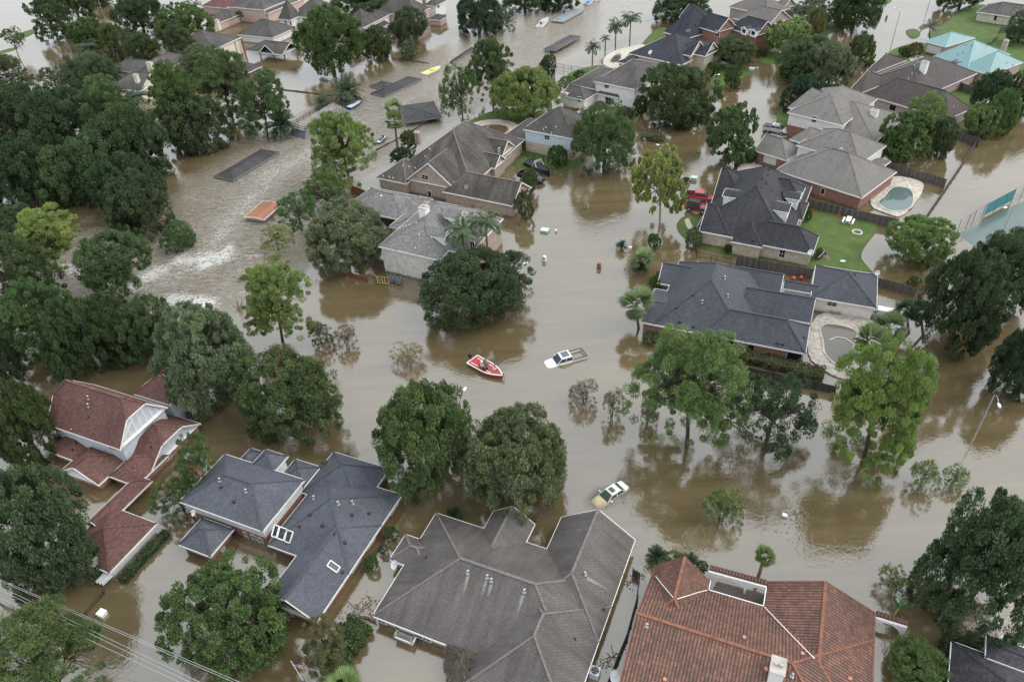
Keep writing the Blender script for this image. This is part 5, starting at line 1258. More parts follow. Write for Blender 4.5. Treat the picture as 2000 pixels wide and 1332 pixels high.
# ---------------------------------------------------------------- docks (sunken roofs along the canal)
DKS=shingle('dock_shingle',(.06,.057,.058),.25,.3);RUST=tilemat('rusty_metal',(.36,.14,.06),(.24,.1,.05),.6,2.,True);DGR=plain('dock_grey_metal',(.19,.2,.215),.5,.1,.15,1.)
DG='dock roofs along the flooded canal'
def dock(crop,ang,a,b,E,rise,roof,label,f=(0,0),posts=False,extra=None):
    h=House('boat_dock',label,crop,ang,roof,TB if not extra else DGR,E,cat='dock',group=DG,base=-.6,trim=WHITE if roof is RUST else plain('dock_edge',(.2,.2,.21),.7));h.wing('a',a,b,None,rise=rise,f=f,walls=not posts,ov=.3)
    if extra: h.wing(*extra[0],**extra[1])
    if posts:
        w=h.w[0];m=MB()
        for u in(w['l'][0]+.3,(w['l'][0]+w['l'][1])/2,w['l'][1]-.3):
            for v in w['c']: q=w['Q'](u,v,0);m=MB();m.box((q[0],q[1],E/2-.4),(.2,.2,E+.7),h.th);m.build('post',plain('timber_post',(.2,.13,.09)),h.start())
    h.finish();return h
K0=(0,0,1.)
dock(K0,((417,345),(510,291)),((417,345),(543,297)),((452,354),(510,291)),.35,.85,DKS,'sunken dark dock roof with floating debris on its edge, in the canal rapids')
dock(K0,((473,425),(525,381)),((473,424),(550,398)),((508,436),(525,383)),.9,.25,RUST,'rust orange metal dock roof on white sides in the canal',f=(1,1))
dock(K0,((727,182),(797,150)),((724,183),(828,156)),((752,189),(797,149)),.3,.9,DKS,'sunken brown dock roof with a small cross gable',extra=(('b',((735,172),(765,162)),((740,183),(745,158))),dict(rise=.8)))
dock(K0,((789,216),(852,207)),((790,239),(852,207)),((790,240),(824,201)),1.1,.4,DKS,'brown dock roof raised on posts behind the shaggy fan palm',posts=True)
dock(K0,((862,121),(905,93)),((860,121),(940,97)),((880,126),(925,92)),.35,.5,DKS,'sunken brown dock roof beside the yellow boat')
dock(K0,((1063,95),(1115,67)),((1062,96),(1145,73)),((1085,99),(1115,67)),.9,.35,FARG,'grey brown dock roof on posts in open brown water',posts=True)
dock(K0,((1075,42),(1122,17)),((1075,41),(1148,22)),((1098,45),(1122,17)),.5,.25,plain('weathered_teal_roof',(.2,.24,.25),.6,0,.2,.8),'flat grey teal dock roof beside the white pontoon boat')
dock(K0,((603,331),(640,312)),((602,330),(668,318)),((630,335),(650,312)),.35,.4,DKS,'sunken dock roof half hidden behind the bright open pine')
# two level sloping dock with railed deck
t=thing('railed_dock','sloping grey dock roof carrying a railed timber deck beside the date palms','dock',G(640,232),0,DG)
D=[G(*p,1.35) for p in((570,249),(597,257),(676,213),(650,200))];B=[G(*p,.02) for p in((567,263),(595,273),(693,223),(660,204))]
m=MB()
for i in range(4): j=(i+1)%4;m.poly([B[i],B[j],D[j]-[0,0,.12],D[i]-[0,0,.12]])
m.build('roof',plain('dock_slate_metal',(.13,.135,.15),.5,.1,.15,1.),t)
m=MB();m.prism([(p[0],p[1]) for p in D],1.22,1.35);m.build('deck',boards('deck_board',(.27,.245,.22)),t);RW=plain('rail_wood',(.05,.042,.038),.8)
for i in range(4):
    a,b=D[i],D[(i+1)%4];L=np.linalg.norm(b-a);n=max(2,int(L/2.2));m=MB()
    for z in(.5,1.0): m.beam(a+[0,0,z],b+[0,0,z],.1,.1)
    for k in range(n+1): q=a+(b-a)*k/n;m.box((q[0],q[1],q[2]+.5),(.13,.13,1.0))
    m.build('railing',RW,t)
# ---------------------------------------------------------------- thatched hut and courtyard details
t=thing('thatched_hut','round grey straw thatched hut roof tucked against the grey roof eave','hut',GREYH.g((715,1120),0))
cn=[GREYH.g(p,1.35) for p in((612,985),(725,1015),(835,1060),(800,1160),(745,1265),(655,1262),(595,1170),(600,1070))];ap=GREYH.g((715,1075),3.3);m=MB();C=[];D_=[]
for i in range(8):
    a,b=cn[i],cn[(i+1)%8];m.poly([a,b,ap])
    for k in range(300):
        u,v=rng.random(),rng.random()**.5;e=a+(b-a)*u;q=ap+(e-ap)*v;C.append(q+[0,0,.06]);D_.append(unit((e-ap)+rng.normal(size=3)*.35))
m.build('thatch_core',plain('thatch_core',(.1,.085,.07),.95),t)
o=bpy.data.objects.new('thatch',leaf_mesh('thatch',np.array(C)-np.array([*t.location]),np.array(D_),.8*rng.uniform(.6,1.3,len(C)),.07,rng.normal(size=len(C))*.25+.5));S.collection.objects.link(o);o.parent=t;o.color=(.2,.18,.155,1)
def archwall(h,p0,p1,z1,z0,arches,th=.3,mat=None,parent=None):
    """wall with arched openings from pixel p0 to p1 (tops at z1); arches = (u centre, half width, springing, crown)"""
    A,B=h.g(p0,z1),h.g(p1,z1);L=np.linalg.norm((B-A)[:2]);d=(B-A)/L;d[2]=0;n=np.array([-d[1],d[0],0]);m=MB();K=60
    def low(u):
        for c,w,s,cr in arches:
            x=(u-c)/w
            if abs(x)<1: return s+(cr-s)*math.sqrt(1-x*x)
        return z0
    us=[L*k/K for k in range(K+1)]
    for u,v in zip(us,us[1:]):
        l=low((u+v)/2)
        if z1-l<.02: continue
        P=[A+d*u,A+d*v];q=[]
        for z in(l,z1):
            for s,pp in((-1,P[0]),(-1,P[1]),(1,P[1]),(1,P[0])): q.append(np.array([*(pp[:2]+n[:2]*s*th/2),z]))
        m.hexa(q)
    parent=parent or h.start();o=m.build('arch_wall',mat or WHITE,parent)
    sh=n*.3;c=MB();c.beam(A+sh+[0,0,.08],B+sh+[0,0,.08],.5,.16);k=int(L/.3)
    for i in range(k): q=A+sh+(B-A)*(i+.5)/k;c.tube([q+n*.26+[0,0,.17],q-n*.26+[0,0,.17]],.11,6)
    c.build('tile_cap',TILE,parent)
    g=MB()
    for cc,w,s,cr in arches:
        k=int(2*w/.18)
        for i in range(1,k): u=cc-w+2*w*i/k;q=A+d*u;g.tube([(q[0],q[1],z0),(q[0],q[1],low(u))],.016,4)
    g.build('grille',DARK,parent);return L
archwall(TILEH,(683,180),(1057,282),2.1,-.4,[(2.0,1.55,.5,1.75),(5.25,1.55,.5,1.75)])
m=MB();F=[TILEH.g(p,.12) for p in((690,330),(735,250),(1060,335),(1030,425))];m.prism([(p[0],p[1]) for p in F],-.2,.12);m.build('courtyard_floor',tilemat('wet_plank',(.11,.09,.075),(.07,.055,.045),.2,3.,True),TILEH.root)
t=thing('arched_garden_wall','white arched garden wall stub with clay tile cap beside the tiled roof','wall',TILEH.g((1870,540),0))
archwall(TILEH,(1768,480),(1972,543),1.5,-.4,[(1.1,1.3,-.2,1.2)],parent=t)
# ---------------------------------------------------------------- fences, walls, posts
OLDW=boards('weathered_fence',(.11,.098,.09));REDW=boards('red_fence',(.27,.1,.055));DKW=boards('dark_fence',(.06,.052,.045))
def fence(pix,z,label,mat=OLDW,name='wooden_fence',bot=-.4,cat='fence'):
    P=[G(*p,z) for p in pix];t=thing(name,label,cat,(*P[0][:2],0));m=MB();r=MB();k=0
    for a,b in zip(P,P[1:]):
        L=np.linalg.norm(b-a);n=max(1,int(L/.16));d=(b-a)/L
        nn=np.array([-d[1],d[0],0])
        for i in range(max(1,int(L/1.2))):
            k=max(1,int(L/1.2));u=a+(b-a)*i/k;v=a+(b-a)*(i+1)/k;h=z+rng.normal()*.03
            m.hexa([np.array([*(q[:2]+nn[:2]*s*.02),zz]) for zz in(bot,h) for q,s in((u,-1),(v,-1),(v,1),(u,1))])
        for zz in(z-.25,z*.45): r.beam((*(a[:2]+nn[:2]*.06),zz),(*(b[:2]+nn[:2]*.06),zz),.05,.09)
        for i in range(int(L/2.4)+1):
            q=a+d*min(2.4*i,L)+nn*.09;r.box((q[0],q[1],(z+bot)/2),(.1,.1,z-bot-.06))
    m.build('boards',mat,t);r.build('rails',mat,t);return t
fence([(1577,388),(1660,408),(1757,428)],1.75,'weathered board fence between the charcoal house lawn and the pool deck')
fence([(1735,316),(1792,333),(1850,350)],1.7,'weathered board fence behind the pool, running into the timber bulkhead')
fence([(1831,150),(1878,162),(1922,178)],1.8,'weathered board fence below the blue grey pindo palm')
fence([(1862,252),(1915,272)],1.7,'weathered board fence end at the flooded corner, upper right')
fence([(1441,499),(1512,512),(1590,526)],1.8,'weathered board fence between the charcoal and slate roofed houses')
fence([(1714,541),(1792,564)],1.5,'weathered board fence stub right of the slate roofed garage')
fence([(1420,708),(1520,730),(1635,755)],1.3,'dark half drowned board fence in front of the olive hedge',DKW)
fence([(677,530),(718,543)],.8,'reddish board fence piece below the big live oak',REDW)
fence([(684,362),(718,374)],1.4,'reddish board fence piece by the grey carport roof',REDW)
fence([(835,393),(900,410),(925,402)],.9,'reddish board fence between brown and whitewashed houses',REDW)
fence([(1248,1120),(1244,1165),(1225,1235),(1186,1332)],1.0,'thin dark wall in the water between grey and tiled roofs',plain('dark_wall',(.06,.055,.05),.8),name='garden_wall',cat='wall')
fence([(1236,1110),(1250,1118)],1.2,'short dark wall end behind the grey roof',DKW)
fence([(1912,270),(1869,333),(1806,425)],.9,'long brown timber bulkhead wall along the canal at right',plain('bulkhead_timber',(.1,.085,.07),.85,0,.3,3),name='bulkhead',cat='wall')
fence([(735,292),(800,258),(867,217)],.25,'low timber bulkhead in the canal behind the brown house',DKW,name='bulkhead',cat='wall')
fence([(530,172),(600,180),(648,187)],.25,'low timber bulkhead line in white water, upper left',DKW,name='bulkhead',cat='wall')
fence([(780,115),(838,123)],.25,'low timber bulkhead line left of the yellow boat',DKW,name='bulkhead',cat='wall')
fence([(1955,55),(1985,48)],1.7,'weathered board fence by the cream brick house')
fence([(1735,238),(1778,228)],1.4,'dark board fence between the taupe and dark brown roofs',DKW) if False else None
def railfence(pix,z,label,mat=DARK,gap=.35,name='iron_fence'):
    P=[G(*p,z) for p in pix];t=thing(name,label,'fence',(*P[0][:2],0));m=MB();ps=MB()
    for a,b in zip(P,P[1:]):
        L=np.linalg.norm(b-a)
        for zz in(z,z*.35): m.beam((a[0],a[1],zz),(b[0],b[1],zz),.05,.05)
        for i in range(int(L/gap)+1): q=a+(b-a)*min(1,i*gap/L);m.tube([(q[0],q[1],-.3),(q[0],q[1],z)],.018,4)
        for i in range(int(L/2.4)+1): q=a+(b-a)*min(1,i*2.4/L);ps.box((q[0],q[1],z/2-.1),(.08,.08,z+.4))
    m.build('bars',mat,t);ps.build('posts',mat,t);return t
railfence([(1359,466),(1362,492),(1400,500),(1441,508)],1.3,'black iron fence at the flooded front of the charcoal house')
railfence([(1086,124),(1130,132),(1182,138)],1.3,'black iron fence along the canal by the far pool')
railfence([(0,1178),(60,1205),(130,1236),(205,1150)],.5,'black iron fence nearly drowned under the power lines',gap=.5)
railfence([(1010,290),(1065,308)],1.2,'black iron fence under the pale blue sided house')
railfence([(1950,70),(1925,88)],1.2,'dark iron fence across the lawn behind the teal roof')
railfence([(672,1225),(690,1200),(722,1205)],.5,'low dark fence leaning by the ivy hedge',gap=.4)
# tennis court enclosure
t=thing('court_fence','tall chain link court fence with one teal windscreen panel, right edge','fence',(*G(1870,455)[:2],0));m=MB();w=MB()
cp=[(1868,457),(1898,438),(1921,424),(1975,395),(2010,376)]
for p,q in zip(cp,cp[1:]):
    a,b=G(*p),G(*q);L=np.linalg.norm(b-a)
    for zz in(2.6,.3): m.tube([(a[0],a[1],zz),(b[0],b[1],zz)],.035,5)
    for i in range(int(L/3)+1): c=a+(b-a)*min(1,i*3/L);m.tube([(c[0],c[1],-.3),(c[0],c[1],2.65)],.045,6)
    for i in range(int(L/.3)): c=a+(b-a)*i*.3/L;e=a+(b-a)*min(1,(i*.3+2.3)/L);w.tube([(c[0],c[1],.3),(e[0],e[1],2.6 if i*.3+2.3<L else .3+(L-i*.3))],.007,3)
FG=plain('court_fence_grey',(.12,.125,.125),.6);m.build('posts',FG,t);w.build('wire_mesh',FG,t)
a,b=G(1921,424),G(1975,395);m=MB();m.poly([(a[0],a[1],.3),(b[0],b[1],.3),(b[0],b[1],2.5),(a[0],a[1],2.5)]);m.beam((a[0],a[1],2.5),(b[0],b[1],2.5),.06,.06);m.build('windscreen',plain('teal_windscreen',(.03,.2,.21),.8),t)
# ---------------------------------------------------------------- lamps and poles
LG='street lamps standing in the flood';HEAD=plain('lamp_head',(.75,.76,.76),.4)
def lamp(base,top,arm,label,r=.085,head=True,group=LG,name='street_lamp'):
    z=topz(base[0],base[1],0,top[1]);B=G(*base);t=thing(name,label,'street lamp' if head else 'pole',(B[0],B[1],0),0,group)
    m=MB();m.tube([(B[0],B[1],-.4),(B[0],B[1],z*.5),(B[0],B[1],z)],[r*1.2,r,r*.75],8);m.build('pole',GALV,t)
    if arm:
        A=G(*arm,z+.15);m=MB();T=np.array([B[0],B[1],z]);d=A-T;m.tube([T,T+d*.3+[0,0,.35],T+d*.7+[0,0,.32],A],[r*.6,r*.5,r*.45,r*.4],6);m.build('arm',GALV,t)
        d[2]=0;d/=np.linalg.norm(d)+1e-9;m=MB();an=math.atan2(d[1],d[0]);R_=np.array([[math.cos(an),-math.sin(an),0],[math.sin(an),math.cos(an),0],[0,0,1]]);m.ell(A+d*.3,(.45,.19,.13),10,6,R_);m.build('lamp_head',HEAD,t,True)
    return t
lamp((1908,842),(1946,772),(1950,788),'street lamp with pale head standing alone at right, head bent down toward the camera')
lamp((905,842),(892,782),(906,763),'street lamp half inside the big tree, lower centre')
lamp((1010,592),(1003,520),(1022,515),'street lamp rising through the big dark live oak')
lamp((1304,352),(1305,292),(1287,284),'street lamp behind the yellowish egg shaped tree')
lamp((1387,205),(1391,152),(1402,147),'street lamp beside the broad oak and the front lawn')
lamp((1739,97),(1758,22),(1748,16),'tall street lamp in the white water left of the teal roof')
lamp((1810,24),(1816,-14),None,'pole cut by the top edge above the far street',head=False,name='pole')
lamp((142,110),(131,74),(116,69),'street lamp in the far flood above the palm clump')
lamp((107,85),(84,24),(82,30),'leaning pale lamp before the tall dark pine, upper left')
lamp((206,40),(181,-4),None,'pale pole rising from white water at the top edge, left',head=False,name='pole')
lamp((1958,455),(1971,402),(1966,405),'court floodlight pole over the teal court',r=.06)
lamp((462,535),(447,488),None,'thin bare pole in the rapids right of the white breaker',r=.05,head=False,name='pole')
# ---------------------------------------------------------------- brick mailboxes and cabinets in the street
MG='brick mailbox pillars in the flooded street'
def mailbox(p,label,c='r',h=.75):
    B=G(*p);t=thing('mailbox_pillar',label,'mailbox',(B[0],B[1],0),0,MG);a=math.radians(-24+rng.normal()*4);m=MB();m.box((B[0],B[1],h/2-.3),(.62,.5,h+.6),a);K=8
    for k in range(K):   # arched top
        t0,t1=math.pi*k/K,math.pi*(k+1)/K;ca,sa=math.cos(a),math.sin(a);q=[]
        for s in(-1,1):
            for tt in(t0,t1): x=.31*math.cos(tt);y=s*.25;q.append((B[0]+x*ca-y*sa,B[1]+x*sa+y*ca,h+.24*math.sin(tt)))
        m.poly([q[0],q[1],q[3],q[2]])
    o=m.build('pillar',{'r':RB2,'t':TB,'w':WHITE}[c],t);m=MB();q=B+np.array([.26*math.sin(a),-.26*math.cos(a),0]);m.box((q[0],q[1],h-.12),(.2,.05,.24),a);m.build('door',DARK,t)
for p,l,c in(((1170,524),'orange brick mailbox pillar alone in the street below the dark sago','r'),((1063,510),'white mailbox stump right of the big dark live oak','w'),((1146,408),'pale brick mailbox stump right of the brown garage','t'),((1239,317),'brick mailbox stump right of the round dense oak','t'),
 ((1365,299),'brick mailbox pillar left of the street corner oak','t'),((1472,219),'red brick mailbox pillar in white water by the taupe house','r'),((1441,174),'pinkish brick mailbox pillar below the small upright lawn tree','r'),((1731,37),'brown mailbox pillar left of the tall street lamp','t'),
 ((1843,19),'brown mailbox pillar near the top edge tree','t'),((1652,73),'white and brown mailbox pillar in brown reflections','r'),((1708,98),'pale mailbox pillar beside the small glossy tree','t'),((1357,224),'cream mailbox stump under the broad dark oak','w')): mailbox(p,l,c)
def cabinet(p,sz,label,c=(.42,.52,.46),rz=-.42,z=None,name='transformer_box',cat='utility box'):
    B=G(*p);t=thing(name,label,cat,(B[0],B[1],0));m=MB();m.box((B[0],B[1],sz[2]/2-.3),(sz[0],sz[1],sz[2]+.6),rz);m.build('cabinet',plain(name+str(c[0]),c,.5,0,.08),t);m=MB();m.box((B[0],B[1],sz[2]+.03),(sz[0]+.08,sz[1]+.08,.06),rz);m.build('lid',plain('box_lid'+str(c[0]),tuple(min(1,x*1.25) for x in c),.5,0,.08),t)
cabinet((1064,452),(1.3,1.1,.35),'pale green utility box lid in the street by the brown garage');cabinet((1086,453),(.3,.3,.35),'little white post box right of the pale green utility box',(.6,.62,.6))
cabinet((1355,352),(1.1,.9,.6),'pale green utility box by the charcoal house driveway');cabinet((1468,139),(1.3,1.,.7),'pale green utility box at the edge of the front lawn',(.55,.58,.5));cabinet((1478,138),(.6,.5,.7),'small green utility box beside the pale one at the lawn edge',(.3,.45,.38))
cabinet((1231,487),(.35,.35,.4),'small white post right of the dark street sago',(.7,.7,.7));cabinet((201,1200),(.75,.65,.4),'small white box with green lid floating under the power lines',(.72,.74,.74))
cabinet((1532,1008),(.4,.35,.22),'little cream box awash left of the tall pine reflection',(.6,.5,.35));cabinet((1662,430),(.5,.5,.3),'small dark box','x') if False else None
# ---------------------------------------------------------------- power lines
for i,(a,b) in enumerate((((0,1131),(470,1332)),((0,1134),(458,1332)),((0,1145),(392,1332)),((0,1151),(372,1332)),((0,1167),(356,1334)))):
    z=8.6;p,q=G(*a,z),G(*b,z);d=(q-p);p,q=p-d*1.2,q+d*1.2;m=MB();m.tube([p,(p+q)/2-[0,0,.05],q],.017,5)
    o=m.build('power_line',plain('bare_cable',(.42,.42,.43),.4,.3));tag(o,('uppermost pale power cable crossing the lower left corner','second power cable from the top, close under the uppermost one','middle pale power cable of the five at lower left','fourth power cable from the top at lower left','lowest thin power cable at lower left')[i],'cable','power lines at the lower left')
# ---------------------------------------------------------------- vehicles
def frame(front,rear,z):
    a,b=G(*front,z),G(*rear,z);d=a-b;return (a+b)/2,math.atan2(d[1],d[0]),np.linalg.norm(d)
CHROME=plain('chrome',(.5,.5,.52),.25,.8);TYRE=plain('tyre',(.02,.02,.02),.8);SEAT=plain('seat',(.12,.12,.13),.7)
def paint(name,c):
    k=('paint',name)
    if k in MATS:return MATS[k]
    m,nt,b=nodes(name);b.inputs['Base Color'].default_value=(*c,1);b.inputs['Roughness'].default_value=.25;b.inputs['Coat Weight'].default_value=.4;MATS[k]=m;return m
class Car:
    """x forward, y left, z up from the tyre bottoms"""
    def __init__(s,name,label,front,rear,zb,z,length,width,col,group=None,cat='car'):
        c,s.a,L=frame(front,rear,z);s.c=np.array([c[0],c[1],zb]);s.t=thing(name,label,cat,s.c,s.a,group);s.L=length;s.W=width;s.col=col
        ca,sa=math.cos(s.a),math.sin(s.a);s.M=np.array([[ca,-sa,0],[sa,ca,0],[0,0,1]])
    def g(s,P): return [s.c+s.M@np.array(p,float) for p in P]
    def loft(s,name,st,mat,parent=None,smooth=True):
        """st: list of (x, half width, z low, z high, corner)"""
        m=MB();K=12;rows=[]
        for x,w,z0,z1,r in st:
            i0=len(m.v);pts=[]
            for k in range(K):
                t=2*math.pi*(k+.5)/K;cx,cy=math.cos(t),math.sin(t);e=.35+.4*r
                px_=math.copysign(abs(cx)**e,cx)*w;pz=(z0+z1)/2+math.copysign(abs(cy)**e,cy)*(z1-z0)/2;pts.append((x,px_,pz))
            m.v+= [tuple(p) for p in s.g(pts)];rows.append(i0)
        for a,b in zip(rows,rows[1:]):
            for k in range(K): m.f.append([a+k,a+(k+1)%K,b+(k+1)%K,b+k]);m.uv.append([(0,0)]*4)
        m.f.append([rows[0]+k for k in range(K)]);m.uv.append([(0,0)]*K);m.f.append([rows[-1]+k for k in range(K)][::-1]);m.uv.append([(0,0)]*K)
        return m.build(name,mat,parent or s.t,False)
    def cabin(s,x0,x1,x2,x3,w0,w1,z0,z1,roof=None,side=(0.,1.)):
        """base from x0 (rear) to x3 (front) at z0, roof x1..x2 at z1"""
        B=s.g([(x0,-w0,z0),(x3,-w0,z0),(x3,w0,z0),(x0,w0,z0)]);T=s.g([(x1,-w1,z1),(x2,-w1,z1),(x2,w1,z1),(x1,w1,z1)]);m=MB();m.hexa(B+T);m.build('cabin',roof or s.col,s.t)
        m=MB();m.hexa([p+[0,0,-.02] for p in T]+s.g([(x1+.15,-w1+.1,z1+.06),(x2-.15,-w1+.1,z1+.06),(x2-.15,w1-.1,z1+.06),(x1+.15,w1-.1,z1+.06)]));m.build('roof_panel',roof or s.col,s.t)
        def pane(nm,q,shr=.1,off=.012):
            q=[np.array(p) for p in q];c=sum(q)/4;n=np.cross(q[1]-q[0],q[3]-q[0]);n/=np.linalg.norm(n);n=n if n@(c-(sum(B)+sum(T))/8)>0 else -n
            q=[c+(p-c)*(1-shr)+n*off for p in q];mm=MB();mm.poly(q);mm.build(nm,CARGL,s.t)
        pane('windscreen',[B[1],B[2],T[2],T[1]]);pane('rear_window',[B[3],B[0],T[0],T[3]])
        for i,j,nm in((0,1,'side_window'),(3,2,'side_window')):
            n=2
            for k in range(n):
                f=lambda P,Q,u:P+(Q-P)*u
                u0,u1=(k+.03)/n,(k+.97)/n;pane(nm,[f(B[i],B[j],u0)*.8+f(T[i],T[j],u0)*.2,f(B[i],B[j],u1)*.8+f(T[i],T[j],u1)*.2,f(T[i],T[j],u1)*.9+f(B[i],B[j],u1)*.1,f(T[i],T[j],u0)*.9+f(B[i],B[j],u0)*.1],.04)
        return B,T
    def wheels(s,xs,r=.37,w=.26):
        for x in xs:
            for sg in(-1,1):
                y=sg*(s.W/2-.08);m=MB();q=s.g([(x,y-w/2,r),(x,y+w/2,r)]);m.tube(q,r,14);o=m.build('wheel',TYRE,s.t);m=MB();q=s.g([(x,y+sg*w/2,r),(x,y+sg*(w/2+.015),r)]);m.tube(q,r*.6,10);m.build('rim',CHROME,o)
    def lights(s,x,y,z,rx,mat=None):
        for sg in(-1,1):
            m=MB();m.ell(s.g([(x,sg*y,z)])[0],(.1,.1,.09),8,5);m.build('headlight' if x>0 else 'tail_light',mat or (plain('lens',(.7,.72,.74),.2) if x>0 else plain('red_lens',(.4,.02,.02),.3)),s.t,True)
    def mirrors(s,x,y,z):
        for sg in(-1,1):
            m=MB();m.box(s.g([(x,sg*y,z)])[0],(.14,.24,.18),s.a);m.build('mirror',s.col,s.t)
CARGL=paint('car_glass',(.05,.072,.078))
WP=paint('white_car_paint',(.75,.76,.78));RP=paint('red_car_paint',(.42,.02,.025));BP=paint('black_car_paint',(.012,.013,.018));SP=paint('silver_car_paint',(.5,.51,.53));RP2=paint('bright_red_paint',(.5,.05,.045));CP=paint('cream_car_paint',(.77,.755,.7))
# white pickup, drowned to its bonnet
def pickup(label,front,rear,zb,z,col,L=5.9,W=2.0,bed='open'):
    c=Car('pickup_truck',label,front,rear,zb,z,L,W,col,cat='pickup truck');h=L/2
    c.loft('body',[(-.9,.97,.45,1.2,.1),(.9,.98,.4,1.2,.1),(1.3,.97,.4,1.2,.15),(h-.5,.95,.42,1.12,.3),(h-.1,.86,.48,1.02,.6),(h,.7,.52,.9,.8)],col)
    c.cabin(-.95,-.8,.72,1.55,.93,.78,1.15,1.86)
    m=MB()
    for a,b in(((-h,-.93),(-.9,-.93)),((-h,.93),(-.9,.93)),((-h,-.93),(-h,.93)),((-.9,-.93),(-.9,.93))):
        P=c.g([(a[0],a[1],.95),(b[0],b[1],.95)]);m.beam(P[0],P[1],.12,.72)
    m.build('cargo_bed',col,c.t)
    m=MB()
    for a,b in(((-h,-.93),(-.95,-.93)),((-h,.93),(-.95,.93)),((-h,-.93),(-h,.93))):
        P=c.g([(a[0],a[1],1.33),(b[0],b[1],1.33)]);m.beam(P[0],P[1],.14,.05)
    m.build('bed_rail',DARK,c.t)
    m=MB();P=c.g([(-h+.1,-.85,.82),(-.95,-.85,.82),(-.95,.85,.82),(-h+.1,.85,.82)]);m.poly(P);m.build('bed_floor',DARK,c.t)
    c.wheels((-h+1.2,h-1.05),.4);c.lights(h-.12,.72,.85,0);c.mirrors(1.0,1.08,1.25);return c
p=pickup('white pickup with dark roof glass, drowned to its bonnet in the open flood',(1062,711),(1143,688),-.98,.25,WP)
m=MB();m.poly(p.g([(-.55,-.58,1.935),(.5,-.58,1.935),(.5,.58,1.935),(-.55,.58,1.935)]));m.build('roof_glass',paint('tinted_glass',(.1,.115,.14)),p.t)
p=pickup('silver sport pickup with roof rack on the driveway of the taupe house',(1541,258),(1491,248),.12,.9,SP,5.2,1.85)
m=MB()
for y in(-.6,.6): m.beam(*p.g([(-.3,y,2.0),(.7,y,2.0)]),.06,.06)
for x in(-.2,.6): m.beam(*p.g([(x,-.6,2.03),(x,.6,2.03)]),.06,.05)
m.build('roof_rack',DARK,p.t)
pickup('black pickup parked by the brown garage under a boat',(1064,352),(1012,338),.0,.9,BP,5.6,1.95)
pickup('bright red pickup parked behind the red off road car',(1388,387),(1345,382),.12,.9,RP2,4.9,1.85)
# red off road car
c=Car('off_road_car','dark red off road car with black hard top on the driveway of the charcoal house',(1384,409),(1341,400),.12,.8,3.9,1.85,RP)
c.loft('body',[(-1.9,.75,.55,1.1,.1),(-1.8,.78,.5,1.12,.1),(.55,.78,.5,1.12,.1),(.7,.7,.55,1.1,.1),(1.75,.6,.6,1.05,.15),(1.85,.55,.62,1.0,.3)],RP)
c.cabin(-1.75,-1.65,.3,.6,.76,.68,1.05,1.78,roof=DARK)
m=MB()
for x in(-1.2,1.25):
    for sg in(-1,1): q=c.g([(x,sg*.82,.95)])[0];m.box(q,(1.0,.26,.08),c.a)
for x in(1.98,-1.98): m.box(c.g([(x,0,.62)])[0],(.15,1.5,.18),c.a)
m.build('fender',plain('fender_grey',(.1,.1,.1),.6),c.t);c.wheels((-1.2,1.25),.4,.28);c.lights(1.86,.42,.85,0)
q=c.g([(-2.05,.1,.95),(-1.85,.1,.95)]);m=MB();m.tube(q,.38,12);m.build('spare_wheel',TYRE,c.t)
# drowned cream sedan
c=Car('sedan','cream white sedan drowned to its windows, bonnet glowing tan under the water',(1160,985),(1224,943),-.96,0.,4.8,1.82,CP)
c.loft('body',[(-2.4,.72,.35,.88,.5),(-2.2,.84,.3,1.0,.3),(-1.5,.89,.28,1.02,.15),(-.4,.9,.25,.96,.1),(.8,.9,.25,.93,.15),(1.6,.88,.28,.9,.25),(2.25,.8,.32,.78,.5),(2.4,.62,.4,.68,.8)],CP)
c.cabin(-1.75,-1.0,.25,1.15,.82,.62,.9,1.42)
m=MB();m.poly(c.g([(-.45,-.38,1.495),(.1,-.38,1.495),(.1,.38,1.495),(-.45,.38,1.495)]));m.build('sunroof',CARGL,c.t);c.wheels((-1.4,1.4),.33);c.mirrors(.75,.98,1.0);c.lights(2.3,.6,.6,0)
def sedan(label,front,rear,col,zb=.15):
    c=Car('parked_car',label,front,rear,zb,.6,4.6,1.8,col);c.loft('body',[(-2.3,.72,.35,.88,.5),(-2.,.86,.3,1.0,.3),(-.4,.9,.25,.96,.1),(.8,.9,.25,.93,.15),(1.6,.88,.28,.9,.25),(2.2,.75,.35,.75,.6)],col);c.cabin(-1.7,-1.,.25,1.1,.82,.62,.9,1.42);c.wheels((-1.4,1.4),.33);c.lights(2.2,.6,.65,0)
sedan('black sedan parked beside the stone gabled front, nearer of two',(1432,120),(1402,110),BP);sedan('grey sedan parked behind the black sedan',(1428,107),(1402,98),SP)
# ---------------------------------------------------------------- people
def skinobj(name,J,E_,mat,parent,sub=2):
    """J: name -> (pos, radius); grown with a skin modifier"""
    k=list(J);me=bpy.data.meshes.new(name);me.from_pydata([tuple(J[x][0]) for x in k],[(k.index(a),k.index(b)) for a,b in E_],[]);me.update()
    o=bpy.data.objects.new(name,me);S.collection.objects.link(o);me.materials.append(mat)
    sk=o.modifiers.new('skin','SKIN');sk.use_smooth_shade=True;sv=me.skin_vertices[0].data if me.skin_vertices else None
    if sv is None:
        bm=bmesh.new();bm.from_mesh(me);bm.verts.layers.skin.verify();bm.to_mesh(me);bm.free();sv=me.skin_vertices[0].data
    for i,x in enumerate(k): sv[i].radius=(J[x][1],J[x][1]*(J[x][2] if len(J[x])>2 else 1));sv[i].use_root=(i==0)
    s=o.modifiers.new('sub','SUBSURF');s.levels=1;s.render_levels=1
    if parent is not None: o.parent=parent
    return o
SKINM=plain('skin',(.48,.29,.21),.55,0,.05)
